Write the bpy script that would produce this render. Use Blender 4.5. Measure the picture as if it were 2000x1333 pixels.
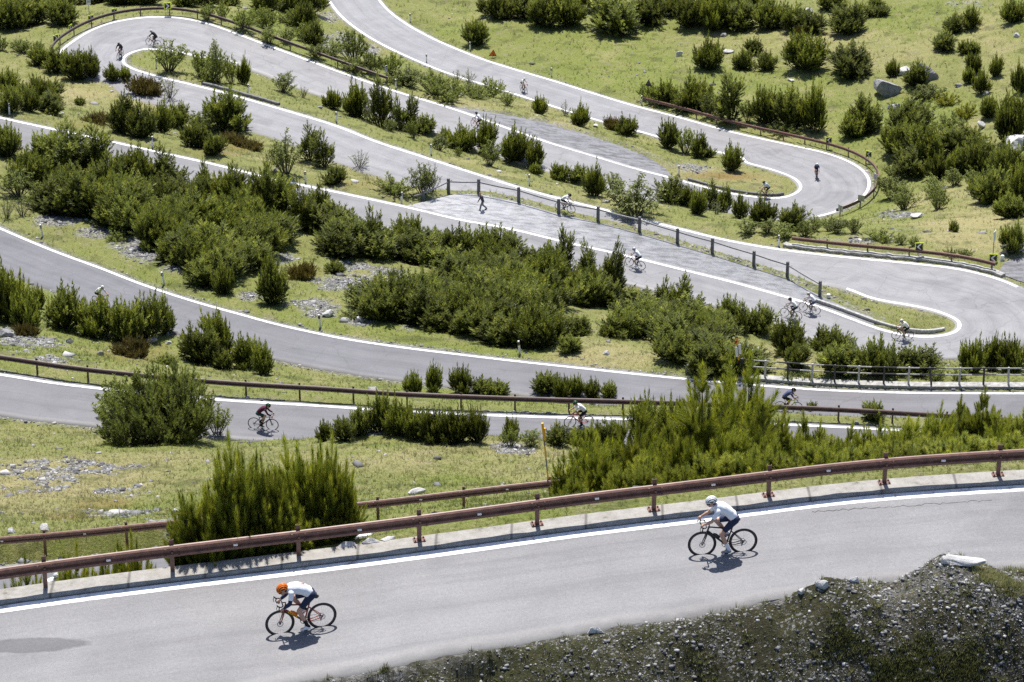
import bpy, bmesh, math, random
import numpy as np
from mathutils import Vector, Matrix

for _o in list(bpy.data.objects):
    bpy.data.objects.remove(_o)
SC = bpy.context.scene
COL = SC.collection
rng = np.random.default_rng(7)
random.seed(7)

# ------------------------------------------------------------------ camera, sky, sun, exposure
FPX, CX, CY = 6300.0, 1000.0, 666.5          # focal length and centre in pixels of the 2000 px wide photograph
PITCH = math.radians(26.0)                   # the lens looks down the mountainside
cam = bpy.data.cameras.new('camera')
cam.sensor_width = 36.0
cam.lens = FPX / 2000 * 36.0
cam.clip_start = 1.0
cam.clip_end = 3000.0
cam_o = bpy.data.objects.new('camera', cam)
COL.objects.link(cam_o)
cam_o.location = (0, 0, 0)
cam_o.rotation_euler = (math.pi / 2 - PITCH, 0, 0)
SC.camera = cam_o

SUN_EL, SUN_AZ = math.radians(61), math.radians(-6)   # azimuth from +Y, the sun stands beyond the valley
world = bpy.data.worlds.new('World')
SC.world = world
world.use_nodes = True
_wn = world.node_tree
_wn.nodes.clear()
_sky = _wn.nodes.new('ShaderNodeTexSky')
_sky.sky_type = 'NISHITA'
_sky.sun_disc = False
_sky.sun_elevation = SUN_EL
_sky.sun_rotation = SUN_AZ
_sky.altitude = 2000
_sky.air_density = 0.8
_sky.dust_density = 3.5
_sky.ozone_density = 0.4
_bg = _wn.nodes.new('ShaderNodeBackground')
_bg.inputs['Strength'].default_value = 0.115
_out = _wn.nodes.new('ShaderNodeOutputWorld')
_wn.links.new(_sky.outputs[0], _bg.inputs['Color'])
_wn.links.new(_bg.outputs[0], _out.inputs['Surface'])

sun = bpy.data.lights.new('sun', 'SUN')
sun.energy = 4.6
sun.angle = math.radians(0.5)
sun.color = (1.0, 0.955, 0.89)
sun_o = bpy.data.objects.new('sun', sun)
COL.objects.link(sun_o)
_sd = Vector((math.sin(SUN_AZ) * math.cos(SUN_EL), math.cos(SUN_AZ) * math.cos(SUN_EL), math.sin(SUN_EL)))
sun_o.rotation_euler = _sd.to_track_quat('Z', 'Y').to_euler()
sun_o.location = _sd * 200

SC.view_settings.view_transform = 'Standard'
SC.view_settings.look = 'None'
SC.view_settings.exposure = 0.72
SC.view_settings.gamma = 1.0
SC.view_settings.use_curve_mapping = False
SC.render.engine = 'CYCLES'
SC.cycles.max_bounces = 6
SC.cycles.diffuse_bounces = 3
SC.cycles.transmission_bounces = 4
SC.cycles.use_denoising = False

FW = np.array([0, math.cos(PITCH), -math.sin(PITCH)])
UP = np.array([0, math.sin(PITCH), math.cos(PITCH)])


def ray(x, y):
    return FW + (CY - y) / FPX * UP + np.array([(x - CX) / FPX, 0, 0])


def bp(x, y, z):
    """point at height z seen at photograph pixel (x, y)"""
    r = ray(x, y)
    return r * (z / r[2])


def pix(P):
    P = np.asarray(P, float)
    d = P @ FW
    return CX + FPX * P[..., 0] / d, CY - FPX * (P @ UP) / d, d


# ------------------------------------------------------------------ tagging and mesh helpers
def tag(o, label=None, cat=None, group=None, kind=None):
    if label: o['label'] = label
    if cat: o['category'] = cat
    if group: o['group'] = group
    if kind: o['kind'] = kind
    return o


def empty(name, loc=(0, 0, 0), rz=0.0):
    o = bpy.data.objects.new(name, None)
    o.empty_display_size = 0.2
    COL.objects.link(o)
    o.location = loc
    o.rotation_euler = (0, 0, rz)
    return o


def mesh_np(name, V, F, smooth=False):
    """fast mesh from numpy arrays; F is an array (n,3)/(n,4) or a list of such arrays"""
    V = np.ascontiguousarray(V, dtype=np.float32)
    Fs = F if isinstance(F, list) else [F]
    Fs = [np.asarray(f, dtype=np.int32) for f in Fs if len(f)]
    loops = np.concatenate([f.ravel() for f in Fs])
    tot = np.concatenate([np.full(len(f), f.shape[1], np.int32) for f in Fs])
    start = np.concatenate([[0], np.cumsum(tot)[:-1]]).astype(np.int32)
    me = bpy.data.meshes.new(name)
    me.vertices.add(len(V))
    me.vertices.foreach_set('co', V.ravel())
    me.loops.add(len(loops))
    me.loops.foreach_set('vertex_index', loops)
    me.polygons.add(len(tot))
    me.polygons.foreach_set('loop_start', start)
    me.polygons.foreach_set('loop_total', tot)
    if smooth:
        me.polygons.foreach_set('use_smooth', np.ones(len(tot), bool))
    me.update(calc_edges=True)
    me.validate()
    return me


def link(name, me, mat=None, parent=None, loc=None, rz=None):
    o = bpy.data.objects.new(name, me)
    COL.objects.link(o)
    if mat is not None and not me.materials:
        me.materials.append(mat)
    if parent is not None:
        o.parent = parent
    if loc is not None:
        o.location = loc
    if rz is not None:
        o.rotation_euler = (0, 0, rz)
    return o


def vattr(me, name, vals):
    a = me.attributes.new(name, 'FLOAT', 'POINT')
    a.data.foreach_set('value', np.asarray(vals, np.float32))


def copy_tree(o, parent=None):
    c = o.copy()
    COL.objects.link(c)
    if parent is not None:
        c.parent = parent
    for ch in list(o.children):
        copy_tree(ch, c)
    return c


class MB:
    """collects simple solids into one mesh"""
    def __init__(self):
        self.v, self.f = [], []

    def add(self, V, F):
        n = len(self.v)
        self.v += [tuple(map(float, p)) for p in V]
        self.f += [tuple(i + n for i in q) for q in F]
        return self

    def box(self, c, s, M=None, taper=1.0):
        c = np.array(c, float)
        hx, hy, hz = s[0] / 2, s[1] / 2, s[2] / 2
        V = [(-hx, -hy, -hz), (hx, -hy, -hz), (hx, hy, -hz), (-hx, hy, -hz),
             (-hx * taper, -hy * taper, hz), (hx * taper, -hy * taper, hz), (hx * taper, hy * taper, hz), (-hx * taper, hy * taper, hz)]
        if M is not None:
            V = [M @ Vector(p) for p in V]
        V = [np.array(p) + c for p in V]
        return self.add(V, [(0, 3, 2, 1), (4, 5, 6, 7), (0, 1, 5, 4), (1, 2, 6, 5), (2, 3, 7, 6), (3, 0, 4, 7)])

    def tube(self, pts, r, n=8, cap=True, close=False):
        pts = [np.array(p, float) for p in pts]
        m = len(pts)
        rs = r if hasattr(r, '__len__') else [r] * m
        V, F = [], []
        up = None
        for i in range(m):
            a = pts[(i - 1) % m] if (i > 0 or close) else pts[0]
            b = pts[(i + 1) % m] if (i < m - 1 or close) else pts[-1]
            t = b - a
            t = t / (np.linalg.norm(t) + 1e-9)
            if up is None:
                up = np.array([0, 0, 1.0]) if abs(t[2]) < 0.9 else np.array([1.0, 0, 0])
            s = np.cross(t, up); s /= np.linalg.norm(s) + 1e-9
            up = np.cross(s, t)
            for k in range(n):
                th = 2 * math.pi * k / n
                V.append(pts[i] + rs[i] * (math.cos(th) * s + math.sin(th) * up))
        mm = m if close else m - 1
        for i in range(mm):
            j = (i + 1) % m
            for k in range(n):
                l = (k + 1) % n
                F.append((i * n + k, i * n + l, j * n + l, j * n + k))
        if cap and not close:
            F.append(tuple(range(n))[::-1])
            F.append(tuple((m - 1) * n + k for k in range(n)))
        return self.add(V, F)

    def lathe(self, prof, n=16, axis='z', c=(0, 0, 0)):
        """prof: list of (radius, height)"""
        V, F = [], []
        for (r, h) in prof:
            for k in range(n):
                th = 2 * math.pi * k / n
                a, b = r * math.cos(th), r * math.sin(th)
                p = (a, b, h) if axis == 'z' else ((a, h, b) if axis == 'y' else (h, a, b))
                V.append(np.array(p) + np.array(c, float))
        for i in range(len(prof) - 1):
            for k in range(n):
                l = (k + 1) % n
                F.append((i * n + k, i * n + l, (i + 1) * n + l, (i + 1) * n + k))
        F.append(tuple(range(n))[::-1])
        F.append(tuple((len(prof) - 1) * n + k for k in range(n)))
        return self.add(V, F)

    def ball(self, c, r, n=10, m=7):
        rx, ry, rz = r if hasattr(r, '__len__') else (r, r, r)
        V = [(c[0], c[1], c[2] - rz)]
        for i in range(1, m):
            ph = -math.pi / 2 + math.pi * i / m
            for k in range(n):
                th = 2 * math.pi * k / n
                V.append((c[0] + rx * math.cos(ph) * math.cos(th), c[1] + ry * math.cos(ph) * math.sin(th), c[2] + rz * math.sin(ph)))
        V.append((c[0], c[1], c[2] + rz))
        F = [(0, 1 + (k + 1) % n, 1 + k) for k in range(n)]
        for i in range(m - 2):
            for k in range(n):
                l = (k + 1) % n
                F.append((1 + i * n + k, 1 + i * n + l, 1 + (i + 1) * n + l, 1 + (i + 1) * n + k))
        e = 1 + (m - 2) * n
        F += [(e + k, e + (k + 1) % n, len(V) - 1) for k in range(n)]
        return self.add(V, F)

    def mesh(self, name, smooth=False):
        me = bpy.data.meshes.new(name)
        me.from_pydata(self.v, [], self.f)
        if smooth:
            me.polygons.foreach_set('use_smooth', np.ones(len(me.polygons), bool))
        me.update()
        bm = bmesh.new(); bm.from_mesh(me)
        bmesh.ops.recalc_face_normals(bm, faces=bm.faces)
        bm.to_mesh(me); bm.free()
        return me

    def build(self, name, mat, parent=None, smooth=False, loc=None, rz=None):
        return link(name, self.mesh(name, smooth), mat, parent, loc, rz)


# ------------------------------------------------------------------ materials
def new_mat(name):
    m = bpy.data.materials.new(name)
    m.use_nodes = True
    return m, m.node_tree, m.node_tree.nodes['Principled BSDF']


def node(nt, typ, **kw):
    n = nt.nodes.new(typ)
    for k, v in kw.items():
        if k.startswith('i_'):
            n.inputs[k[2:].replace('_', ' ')].default_value = v
        else:
            setattr(n, k, v)
    return n


def noise(nt, scale, detail=4, rough=0.55, vec=None):
    n = node(nt, 'ShaderNodeTexNoise')
    n.inputs['Scale'].default_value = scale
    n.inputs['Detail'].default_value = detail
    n.inputs['Roughness'].default_value = rough
    if vec is not None:
        nt.links.new(vec, n.inputs['Vector'])
    return n.outputs['Fac']


def ramp(nt, fac, stops):
    n = node(nt, 'ShaderNodeValToRGB')
    el = n.color_ramp.elements
    while len(el) < len(stops):
        el.new(0.5)
    for e, (p, c) in zip(el, stops):
        e.position = p
        e.color = (*c, 1) if len(c) == 3 else c
    nt.links.new(fac, n.inputs['Fac'])
    return n.outputs['Color']


def mix(nt, fac, a, b, mode='MIX'):
    n = node(nt, 'ShaderNodeMix', data_type='RGBA', blend_type=mode)
    for sock, v in ((n.inputs[0], fac), (n.inputs[6], a), (n.inputs[7], b)):
        if hasattr(v, 'is_output') or isinstance(v, bpy.types.NodeSocket):
            nt.links.new(v, sock)
        elif isinstance(v, (int, float)):
            sock.default_value = v
        else:
            sock.default_value = (*v, 1)
    return n.outputs[2]


def mth(nt, op, a, b=0.0, clamp=False):
    n = node(nt, 'ShaderNodeMath', operation=op, use_clamp=clamp)
    for i, v in enumerate((a, b)):
        if isinstance(v, (int, float)):
            n.inputs[i].default_value = v
        else:
            nt.links.new(v, n.inputs[i])
    return n.outputs[0]


def attr(nt, name):
    return node(nt, 'ShaderNodeAttribute', attribute_name=name).outputs['Fac']


def bump(nt, bsdf, h, strength=0.4, dist=0.02):
    b = node(nt, 'ShaderNodeBump')
    b.inputs['Strength'].default_value = strength
    b.inputs['Distance'].default_value = dist
    nt.links.new(h, b.inputs['Height'])
    nt.links.new(b.outputs[0], bsdf.inputs['Normal'])


def objco(nt):
    return node(nt, 'ShaderNodeTexCoord').outputs['Object']


def geopos(nt):
    return node(nt, 'ShaderNodeNewGeometry').outputs['Position']


def plain(name, col, rough=0.6, metal=0.0, var=0.15, scale=20.0, spec=0.5):
    """one colour with a little mottling"""
    m, nt, b = new_mat(name)
    f = noise(nt, scale, 4, 0.6, objco(nt))
    c = ramp(nt, f, [(0.3, tuple(max(0, v * (1 - var)) for v in col)), (0.7, tuple(min(1, v * (1 + var)) for v in col))])
    nt.links.new(c, b.inputs['Base Color'])
    b.inputs['Roughness'].default_value = rough
    b.inputs['Metallic'].default_value = metal
    b.inputs['Specular IOR Level'].default_value = spec
    return m

# ------------------------------------------------------------------ the road: traced edges, heights, width
def polyz(entries):
    """fill missing heights linearly along the traced edge"""
    n = len(entries)
    pts = [e[0] if e[0] is not None else e[1] for e in entries]
    s = [0.0]
    for i in range(1, n):
        s.append(s[-1] + math.dist(pts[i], pts[i - 1]) + 1e-6)
    ks = [i for i in range(n) if e_z(entries[i]) is not None]
    return np.interp(s, [s[i] for i in ks], [e_z(entries[i]) for i in ks])


def e_z(e):
    return e[2] if len(e) > 2 else None


def make_ribbon(entries, W, step=0.7):
    """cross sections (left px, right px, z) along the way -> smooth left and right edges in the world"""
    z = polyz(entries)
    n = len(entries)
    L = [None] * n
    R = [None] * n
    for i, e in enumerate(entries):
        if e[0] is not None: L[i] = bp(*e[0], z[i])
        if e[1] is not None: R[i] = bp(*e[1], z[i])
    for i in range(n):
        for A, B, sg in ((L, R, 1), (R, L, -1)):
            if entries[i][0 if sg == -1 else 1] is None and B[i] is None:
                j0 = i - 1 if i > 0 and A[i - 1] is not None else i
                j1 = i + 1 if i < n - 1 and A[i + 1] is not None else i
                t = A[j1] - A[j0]
                t = t[:2] / np.linalg.norm(t[:2])
                B[i] = A[i] + sg * (entries[i][3] if len(entries[i]) > 3 else W) * np.array([t[1], -t[0], 0])
    L, R = np.array(L), np.array(R)
    C = (L + R) / 2
    s = np.concatenate([[0], np.cumsum(np.linalg.norm(np.diff(C, axis=0), axis=1))])
    q = np.arange(0, s[-1], step)
    out = []
    for A in (L, R):
        T = np.gradient(A, s, axis=0)
        idx = np.clip(np.searchsorted(s, q, side='right') - 1, 0, n - 2)
        h = (s[idx + 1] - s[idx])[:, None]
        u = ((q - s[idx]))[:, None] / h
        P = ((2 * u**3 - 3 * u**2 + 1) * A[idx] + (u**3 - 2 * u**2 + u) * h * T[idx]
             + (-2 * u**3 + 3 * u**2) * A[idx + 1] + (u**3 - u**2) * h * T[idx + 1])
        out.append(P)
    Lq, Rq = out
    # level the cross fall and ease small kinks
    zc = (Lq[:, 2] + Rq[:, 2]) / 2
    Lq[:, 2] = zc; Rq[:, 2] = zc
    for A in (Lq, Rq):
        for _ in range(3):
            A[1:-1] = (A[:-2] + 2 * A[1:-1] + A[2:]) / 4
    return Lq, Rq


def Lp(pts, *w): return [(p, None, None, *w) for p in pts]
def Rp(pts, *w): return [(None, p, None, *w) for p in pts]


ROAD = {}
ROAD['top'] = make_ribbon([
    ((-300, 1230), (-300, 1500), -39.5), ((0, 1181), (0, 1442)), ((340, 1136), (340, 1377)), ((578, 1108), (578, 1333)), ((932, 1062), (932, 1264)),
    ((1163, 1029.5), (1163, 1223)), ((1330, 1011), (1330, 1200)), ((1670, 968), (1670, 1140)), ((2000, 945), (2000, 1105)), ((2350, 928), (2350, 1080), -38.3)], 5)
ROAD['second'] = make_ribbon([((-300, 1133), None, -60)] + Lp([(0, 1108), (144, 1096), (340, 1075), (744, 1036), (910, 1016)]) + [((1100, 994), None, -57.3), ((1300, 975), None, -56.8)], 5.4)
ROAD['fourth'] = make_ribbon([((-300, 700), None, -80.6)] + Lp([(0, 728.5), (101, 745), (202, 757), (439, 779), (670, 793), (744, 799), (896, 806), (1099, 813),
    (1230, 816), (1489, 825), (1634, 831), (1789, 840), (2000, 853)]) + [((2300, 872), None, -83.4)], 4.6)
ROAD['fifth'] = make_ribbon([((-350, 285), None, -93.6), ((-150, 374), None)] + Lp([(0, 443), (67, 472), (135, 499), (202, 523), (270, 550), (337, 573), (405, 594),
    (472, 612), (540, 631), (607, 646), (670, 659), (761, 673), (896, 690), (997, 702), (1099, 713), (1330, 737), (1465, 749), (1600, 759), (1735, 764), (2000, 766)])
    + [((2300, 766), None, -87.2)], 4.7)
_D = [((-300, 153), None, -94.0, 4.5)] + Lp([(0, 228), (101, 250), (182, 267), (304, 294), (439, 324), (513, 343), (670, 376), (727, 388), (822, 409), (896, 427),
    (997, 445), (1116, 474), (1200, 492), (1330, 524), (1431, 549), (1532, 577), (1600, 597)], 4.6) + [((1667, 622), (1610, 676), -102.6)]
_DE = [((1735, 646), (1715, 690)), ((1779, 655), (1770, 699)), ((1819, 656), (1840, 701)), ((1845, 652), (1925, 694)), ((1860, 648), (1990, 676)), ((1869, 640), (2032, 650), -103.4), ((1869, 631), (2042, 618)),
       ((1857, 621), (2022, 578)), ((1819, 607), (1960, 546)), ((1769, 597), (1880, 525)), ((1701, 585), (1790, 514), -104.0)]
_E = Rp([(1690, 504.5), (1634, 499), (1532, 487), (1431, 470), (1330, 446), (1200, 413), (1099, 388), (997, 359.5), (930, 338), (829, 305.5), (727, 272),
         (665, 247), (574, 219), (506, 199), (439, 180), (371, 163)]) + [(None, (337, 155), -111.0)]
_EF = [((215, 163), (287, 142)), ((150, 147), (258, 132)), ((118, 127), (246, 124), -111.6), ((109, 111), (243, 118)), ((117, 97), (246, 112)), ((140, 80), (254, 106.5)), ((180, 56), (265, 102)), ((230, 39.5), (275, 99)),
       ((290, 32), (289, 97)), ((345, 33), (325, 99)), ((392, 41), (352, 104)), ((445, 58), (392, 113), -112.4)]
_F = Lp([(506, 81), (574, 106), (665, 139.5), (734, 164), (795, 184), (862, 204), (923, 224), (997, 251), (1082, 280), (1166, 305), (1234, 326), (1330, 351), (1397, 370)]) + [((1455, 381), None, -118.6)]
_FG = [((1510, 386), (1545, 431)), ((1535, 383), (1610, 423)), ((1550, 377), (1660, 405)), ((1559, 370), (1692, 384), -119.2), ((1560, 362), (1703, 362)), ((1552, 351), (1698, 343)), ((1528, 340), (1678, 324)),
       ((1490, 328), (1628, 302)), ((1452, 318), (1580, 290))]
_G = Rp([(1532, 279.5), (1431, 257), (1330, 229), (1234, 204), (1149, 178), (1082, 157), (1014, 137), (947, 116), (896, 96), (846, 74), (795, 45.6), (761, 20)]) + [(None, (735, -12), -126.0), (None, (700, -80), -127)]
ROAD['hairpins'] = make_ribbon(_D + _DE + _E + _EF + _F + _FG + _G, 5.9)


def z_on(road, x):
    """height of a road at photograph column x along its left edge (first pass only)"""
    Lq = ROAD[road][0]
    px = pix(Lq)[0]
    return float(np.interp(x, px, Lq[:, 2]))


_h = ROAD['hairpins'][0]
_hx = pix(_h)[0]
_iD = int(np.argmax(_hx > 1720))                     # first leg of the hairpin road ends here
_zD = lambda x: float(np.interp(x, _hx[:_iD], _h[:_iD, 2]))
_i0 = int(np.argmin(np.abs(_hx - 1100) + 1000 * (np.abs(pix(_h)[1] - 286) > 12)))
_F0, _F1 = [int(np.argmin(np.hypot(_hx - a, pix(_h)[1] - b))) for a, b in ((700, 152), (1455, 381))]
_zF = lambda x: float(np.interp(x, _hx[_F0:_F1], _h[_F0:_F1, 2]))
# the two lay-bys lie level with the road beside them
_layD = [((790, 402), (815, 407)), ((835, 394), (850, 416)), ((878, 380), (896, 427)), ((935, 380), (960, 438)), ((1013, 396), (1040, 455)), ((1090, 418), (1116, 474)), ((1168, 435), (1200, 492)), ((1249, 456), (1280, 511)),
         ((1323, 478), (1352, 529)), ((1391, 499), (1416, 545)), ((1472, 524), (1490, 565)), ((1537, 545), (1560, 585)), ((1590, 572), (1615, 603)), ((1650, 600), (1660, 619)), ((1705, 620), (1708, 636))]
PAD = {}
PAD['D'] = make_ribbon([(a, b, _zD(b[0])) for a, b in _layD], 4)
_layF = [((868, 205), (866, 207)), ((920, 213), (923, 224)), ((985, 224), (997, 251)), ((1060, 238), (1082, 280)), ((1130, 258), (1166, 305)), ((1200, 281), (1234, 326)), ((1262, 305), (1290, 340)), ((1310, 335), (1325, 350))]
PAD['F'] = make_ribbon([(a, b, _zF(b[0])) for a, b in _layF], 4)
PAD['yard'] = make_ribbon([((1962, 512), (1950, 532), -103.9), ((2010, 498), (2003, 552)), ((2090, 485), (2085, 560)), ((2200, 470), (2200, 565), -104.2)], 4)

# ------------------------------------------------------------------ terrain: a height field through the road edges and a few slopes
ctrl = []
for nm, (Lq, Rq) in list(ROAD.items()) + list(PAD.items()):
    k = 4 if nm not in PAD else 5
    n0 = len(Lq)
    for A, B in ((Lq, Rq), (Rq, Lq)):
        out = A - B
        out = out / (np.linalg.norm(out, axis=1)[:, None] + 1e-6)
        ctrl.append((A + out * 0.9)[::k])
for (x, y, d) in [
    # meadow crest above the fourth leg and the meadow itself
    (-150, 846, 162), (0, 848, 162), (150, 851, 161), (300, 858, 160), (450, 869, 160), (600, 862, 160), (690, 850, 158), (750, 838, 157), (830, 856, 158), (950, 861, 160), (1080, 868, 160),
    (1250, 884, 158), (1500, 892, 157), (1800, 892, 155), (2150, 886, 155),
    (-150, 950, 142), (0, 950, 142), (400, 950, 142.5), (800, 950, 142), (1080, 945, 140), (1300, 935, 134), (1600, 930, 130), (2000, 915, 130), (0, 1020, 130), (400, 1010, 131), (800, 990, 130), (1100, 965, 128),
    (1300, 958, 115), (1600, 945, 112), (2000, 930, 112),
    # bank just beyond the kerb of the top road
    (600, 1083, 86), (744, 1057, 88.5), (900, 1039, 89.5), (1100, 1013, 91), (1300, 985, 92), (1600, 953, 92), (2000, 925, 92), (2300, 910, 92),
    (744, 1045, 99), (950, 1020, 101), (1150, 995, 102),
    # near bank that drops towards the lens
    (1500, 1150, 75.15), (1600, 1122, 75.15), (1670, 1104, 75.2), (1850, 1078, 75.3), (2000, 1058, 75.45), (2250, 1040, 75.7),
    (1330, 1260, 74.75), (1500, 1210, 74.65), (1500, 1270, 74.4), (1670, 1190, 74.35), (1670, 1260, 74.08), (1850, 1160, 74.4), (2000, 1150, 74.45), (2000, 1240, 74.05), (2250, 1150, 74.6), (2250, 1240, 74.2),
    (500, 1375, 73.6), (700, 1333, 74.2), (900, 1333, 74.1), (1100, 1333, 74.35), (1300, 1333, 74.5), (1500, 1333, 74.1), (1670, 1333, 73.8), (2000, 1333, 73.75), (2250, 1333, 73.9),
    (0, 1560, 72), (400, 1560, 72), (900, 1560, 73.2), (1500, 1560, 73.2), (2000, 1560, 72.9),
]:
    ctrl.append((ray(x, y) * d)[None])
for x in (-250, -100, 50, 200, 350):
    for q, z in ((1.3, -42.2), (4.5, -46.5), (10, -51.0)):
        k = bp(x, 1181 - 0.12 * x, -39.4)
        ctrl.append((k + np.array([0, q + 0.5, z - k[2]]))[None])
for (x, y, z) in [(0, 105, -111.5), (-250, 100, -110), (0, 40, -118), (-250, 30, -118), (150, 5, -121), (350, -5, -122), (520, 20, -121), (600, 40, -121), (-200, -60, -124), (300, -90, -126), (600, -60, -126),
                  (900, 10, -126.3), (1200, 60, -124.8), (1500, 150, -122), (1250, -20, -125.5), (1650, 60, -122), (1650, 220, -120.6), (2000, -10, -119), (2000, 120, -118), (2250, 60, -114), (1000, -150, -127), (1600, -150, -125), (2200, -150, -117),
                  (1780, 250, -119.6), (2000, 260, -116.5), (2250, 260, -111), (1780, 400, -115.5), (1900, 430, -110.2), (2000, 400, -110), (2250, 420, -107), (1000, -320, -131), (-100, -320, -131), (2000, -320, -122)]:
    ctrl.append(bp(x, y, z)[None])
CT = np.concatenate(ctrl)
# thin near duplicates
_key = {}
for p in CT:
    _key.setdefault((round(p[0] / 1.3), round(p[1] / 1.3)), p)
CT = np.array(list(_key.values()))
_n = len(CT)
_r = np.linalg.norm(CT[:, None, :2] - CT[None, :, :2], axis=2)
_A = np.zeros((_n + 3, _n + 3))
_A[:_n, :_n] = -_r + 0.15 * np.eye(_n)
_A[:_n, _n] = 1; _A[:_n, _n + 1:] = CT[:, :2]
_A[_n, :_n] = 1; _A[_n + 1:, :_n] = CT[:, :2].T
_w = np.linalg.solve(_A, np.concatenate([CT[:, 2], np.zeros(3)]))


def base_z(X, Y):
    P = np.stack([X.ravel(), Y.ravel()], 1)
    out = np.empty(len(P))
    for i in range(0, len(P), 20000):
        q = P[i:i + 20000]
        r = np.sqrt((q[:, None, 0] - CT[None, :, 0])**2 + (q[:, None, 1] - CT[None, :, 1])**2)
        out[i:i + 20000] = -r @ _w[:_n] + _w[_n] + q @ _w[_n + 1:]
    return out.reshape(X.shape)


def vnoise(X, Y, cell, seed):
    r = np.random.default_rng(seed)
    T = r.random((256, 256))
    gx, gy = X / cell, Y / cell
    ix, iy = np.floor(gx).astype(int), np.floor(gy).astype(int)
    fx, fy = gx - ix, gy - iy
    fx = fx * fx * (3 - 2 * fx); fy = fy * fy * (3 - 2 * fy)
    g = lambda a, b: T[a % 256, b % 256]
    return (g(ix, iy) * (1 - fx) + g(ix + 1, iy) * fx) * (1 - fy) + (g(ix, iy + 1) * (1 - fx) + g(ix + 1, iy + 1) * fx) * fy - 0.5


NU, NV, U0, V0, V1 = 620, 1150, 0.245, math.log(56.0), math.log(560.0)
uu = np.linspace(-U0, U0, NU)
vv = np.linspace(V0, V1, NV)
Yg = np.exp(vv)[:, None] * np.ones(NU)[None]
Xg = uu[None] * Yg
_sub = (slice(None, None, 3), slice(None, None, 2))
_us, _vs = np.arange(0, NU, 2), np.arange(0, NV, 3)
_zc = base_z(Xg[_sub], Yg[_sub])
_t = np.array([np.interp(np.arange(NU), _us, row) for row in _zc])
Zg = np.array([np.interp(np.arange(NV), _vs, _t[:, j]) for j in range(NU)]).T
# distance to the nearest road or lay-by
DR = np.full(Zg.shape, 99.0)
ZR = np.zeros(Zg.shape)
MB_ = np.full(Zg.shape, 99.0)
for nm, (Lq, Rq) in list(PAD.items()) + list(ROAD.items()):
    for i in range(0, len(Lq)):
        c = (Lq[i] + Rq[i]) / 2
        ax = (Lq[i] - Rq[i])[:2]
        hw = np.linalg.norm(ax) / 2
        ax = ax / (2 * hw + 1e-9)
        rr = hw + 6
        j0, j1 = np.searchsorted(vv, [math.log(max(c[1] - rr, 57)), math.log(c[1] + rr)])
        k0, k1 = np.searchsorted(uu, [(c[0] - rr) / (c[1] - rr * (1 if c[0] - rr < 0 else -1)), (c[0] + rr) / (c[1] - rr * (1 if c[0] + rr > 0 else -1))])
        j0, k0 = max(j0 - 1, 0), max(k0 - 1, 0)
        sx, sy = Xg[j0:j1 + 1, k0:k1 + 1] - c[0], Yg[j0:j1 + 1, k0:k1 + 1] - c[1]
        a = sx * ax[0] + sy * ax[1]
        b = -sx * ax[1] + sy * ax[0]
        i2 = min(i + 1, len(Lq) - 1)
        hb = max(0.45, 0.7 * max(np.linalg.norm(Lq[i2] - Lq[i2 - 1]), np.linalg.norm(Rq[i2] - Rq[i2 - 1])))
        d = np.hypot(np.maximum(np.abs(a) - hw, 0), np.maximum(np.abs(b) - hb, 0))
        D0, Z0 = DR[j0:j1 + 1, k0:k1 + 1], ZR[j0:j1 + 1, k0:k1 + 1]
        M0 = MB_[j0:j1 + 1, k0:k1 + 1]
        met = d + 0.01 * np.hypot(np.abs(a) * 0.2, b)
        m = met < M0 - 1e-6
        M0[m] = met[m]
        Z0[m] = c[2]
        np.minimum(D0, d, out=D0)
_rough = np.clip((DR - 0.6) / 2.5, 0, 1)
_bankish = np.clip((74 - Yg) / 4, 0, 1)
_near = np.clip((110 - Yg) / 20, 0, 1)
Zg = Zg + _rough * (0.55 * vnoise(Xg, Yg, 6.0, 1) + 0.3 * vnoise(Xg, Yg, 2.3, 2) + 0.16 * vnoise(Xg, Yg, 0.9, 3)) * (1 - 0.45 * _near) * (1 - .5 * _bankish) + _rough * 0.10 * vnoise(Xg, Yg, 0.35, 4)
_tl, _tr = ROAD['top']
_cy = np.interp(Xg, (_tl[:, 0] + _tr[:, 0]) / 2, (_tl[:, 1] + _tr[:, 1]) / 2)
_fgbank = np.clip((_cy - Yg - 1.5) / 0.6, 0, 1) * (Yg < 80)        # the stony bank between the top road and the lens
Zg = Zg + _fgbank * np.clip(DR / .5, 0, 1) * (0.10 * vnoise(Xg, Yg, .8, 6) + 0.08 * vnoise(Xg, Yg, .33, 7) + 0.06 * vnoise(Xg, Yg, .16, 8))
_kl = ROAD['top'][0]
_ky, _kz = np.interp(Xg, _kl[:, 0], _kl[:, 1]), np.interp(Xg, _kl[:, 0], _kl[:, 2])
_sight = Yg * (_kz + 0.05) / _ky
_pxg = CX + FPX * Xg / (Yg * FW[1] + Zg * FW[2])
_wl = np.clip((470 - _pxg) / 110, 0, 1) * np.clip((Yg - _ky - 0.9) / 1.0, 0, 1) * (Yg < 106) * (DR > 0.3)
_low = _sight - 0.5 - 0.25 * (Yg - _ky).clip(0, 8)
Zg = np.where((_wl > 0) & (Zg > _low), Zg * (1 - _wl) + _low * _wl, Zg)
_bl = np.clip((DR - np.where(_fgbank > .5, .10, .35)) / np.where(_fgbank > .5, .45, 1.5), 0, 1)
_bl = _bl * _bl * (3 - 2 * _bl)
Zg = np.where(DR < 50, (ZR - 0.03) * (1 - _bl) + Zg * _bl, Zg)
Zg = np.where(DR < 0.02, ZR - 0.06, Zg)


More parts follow.
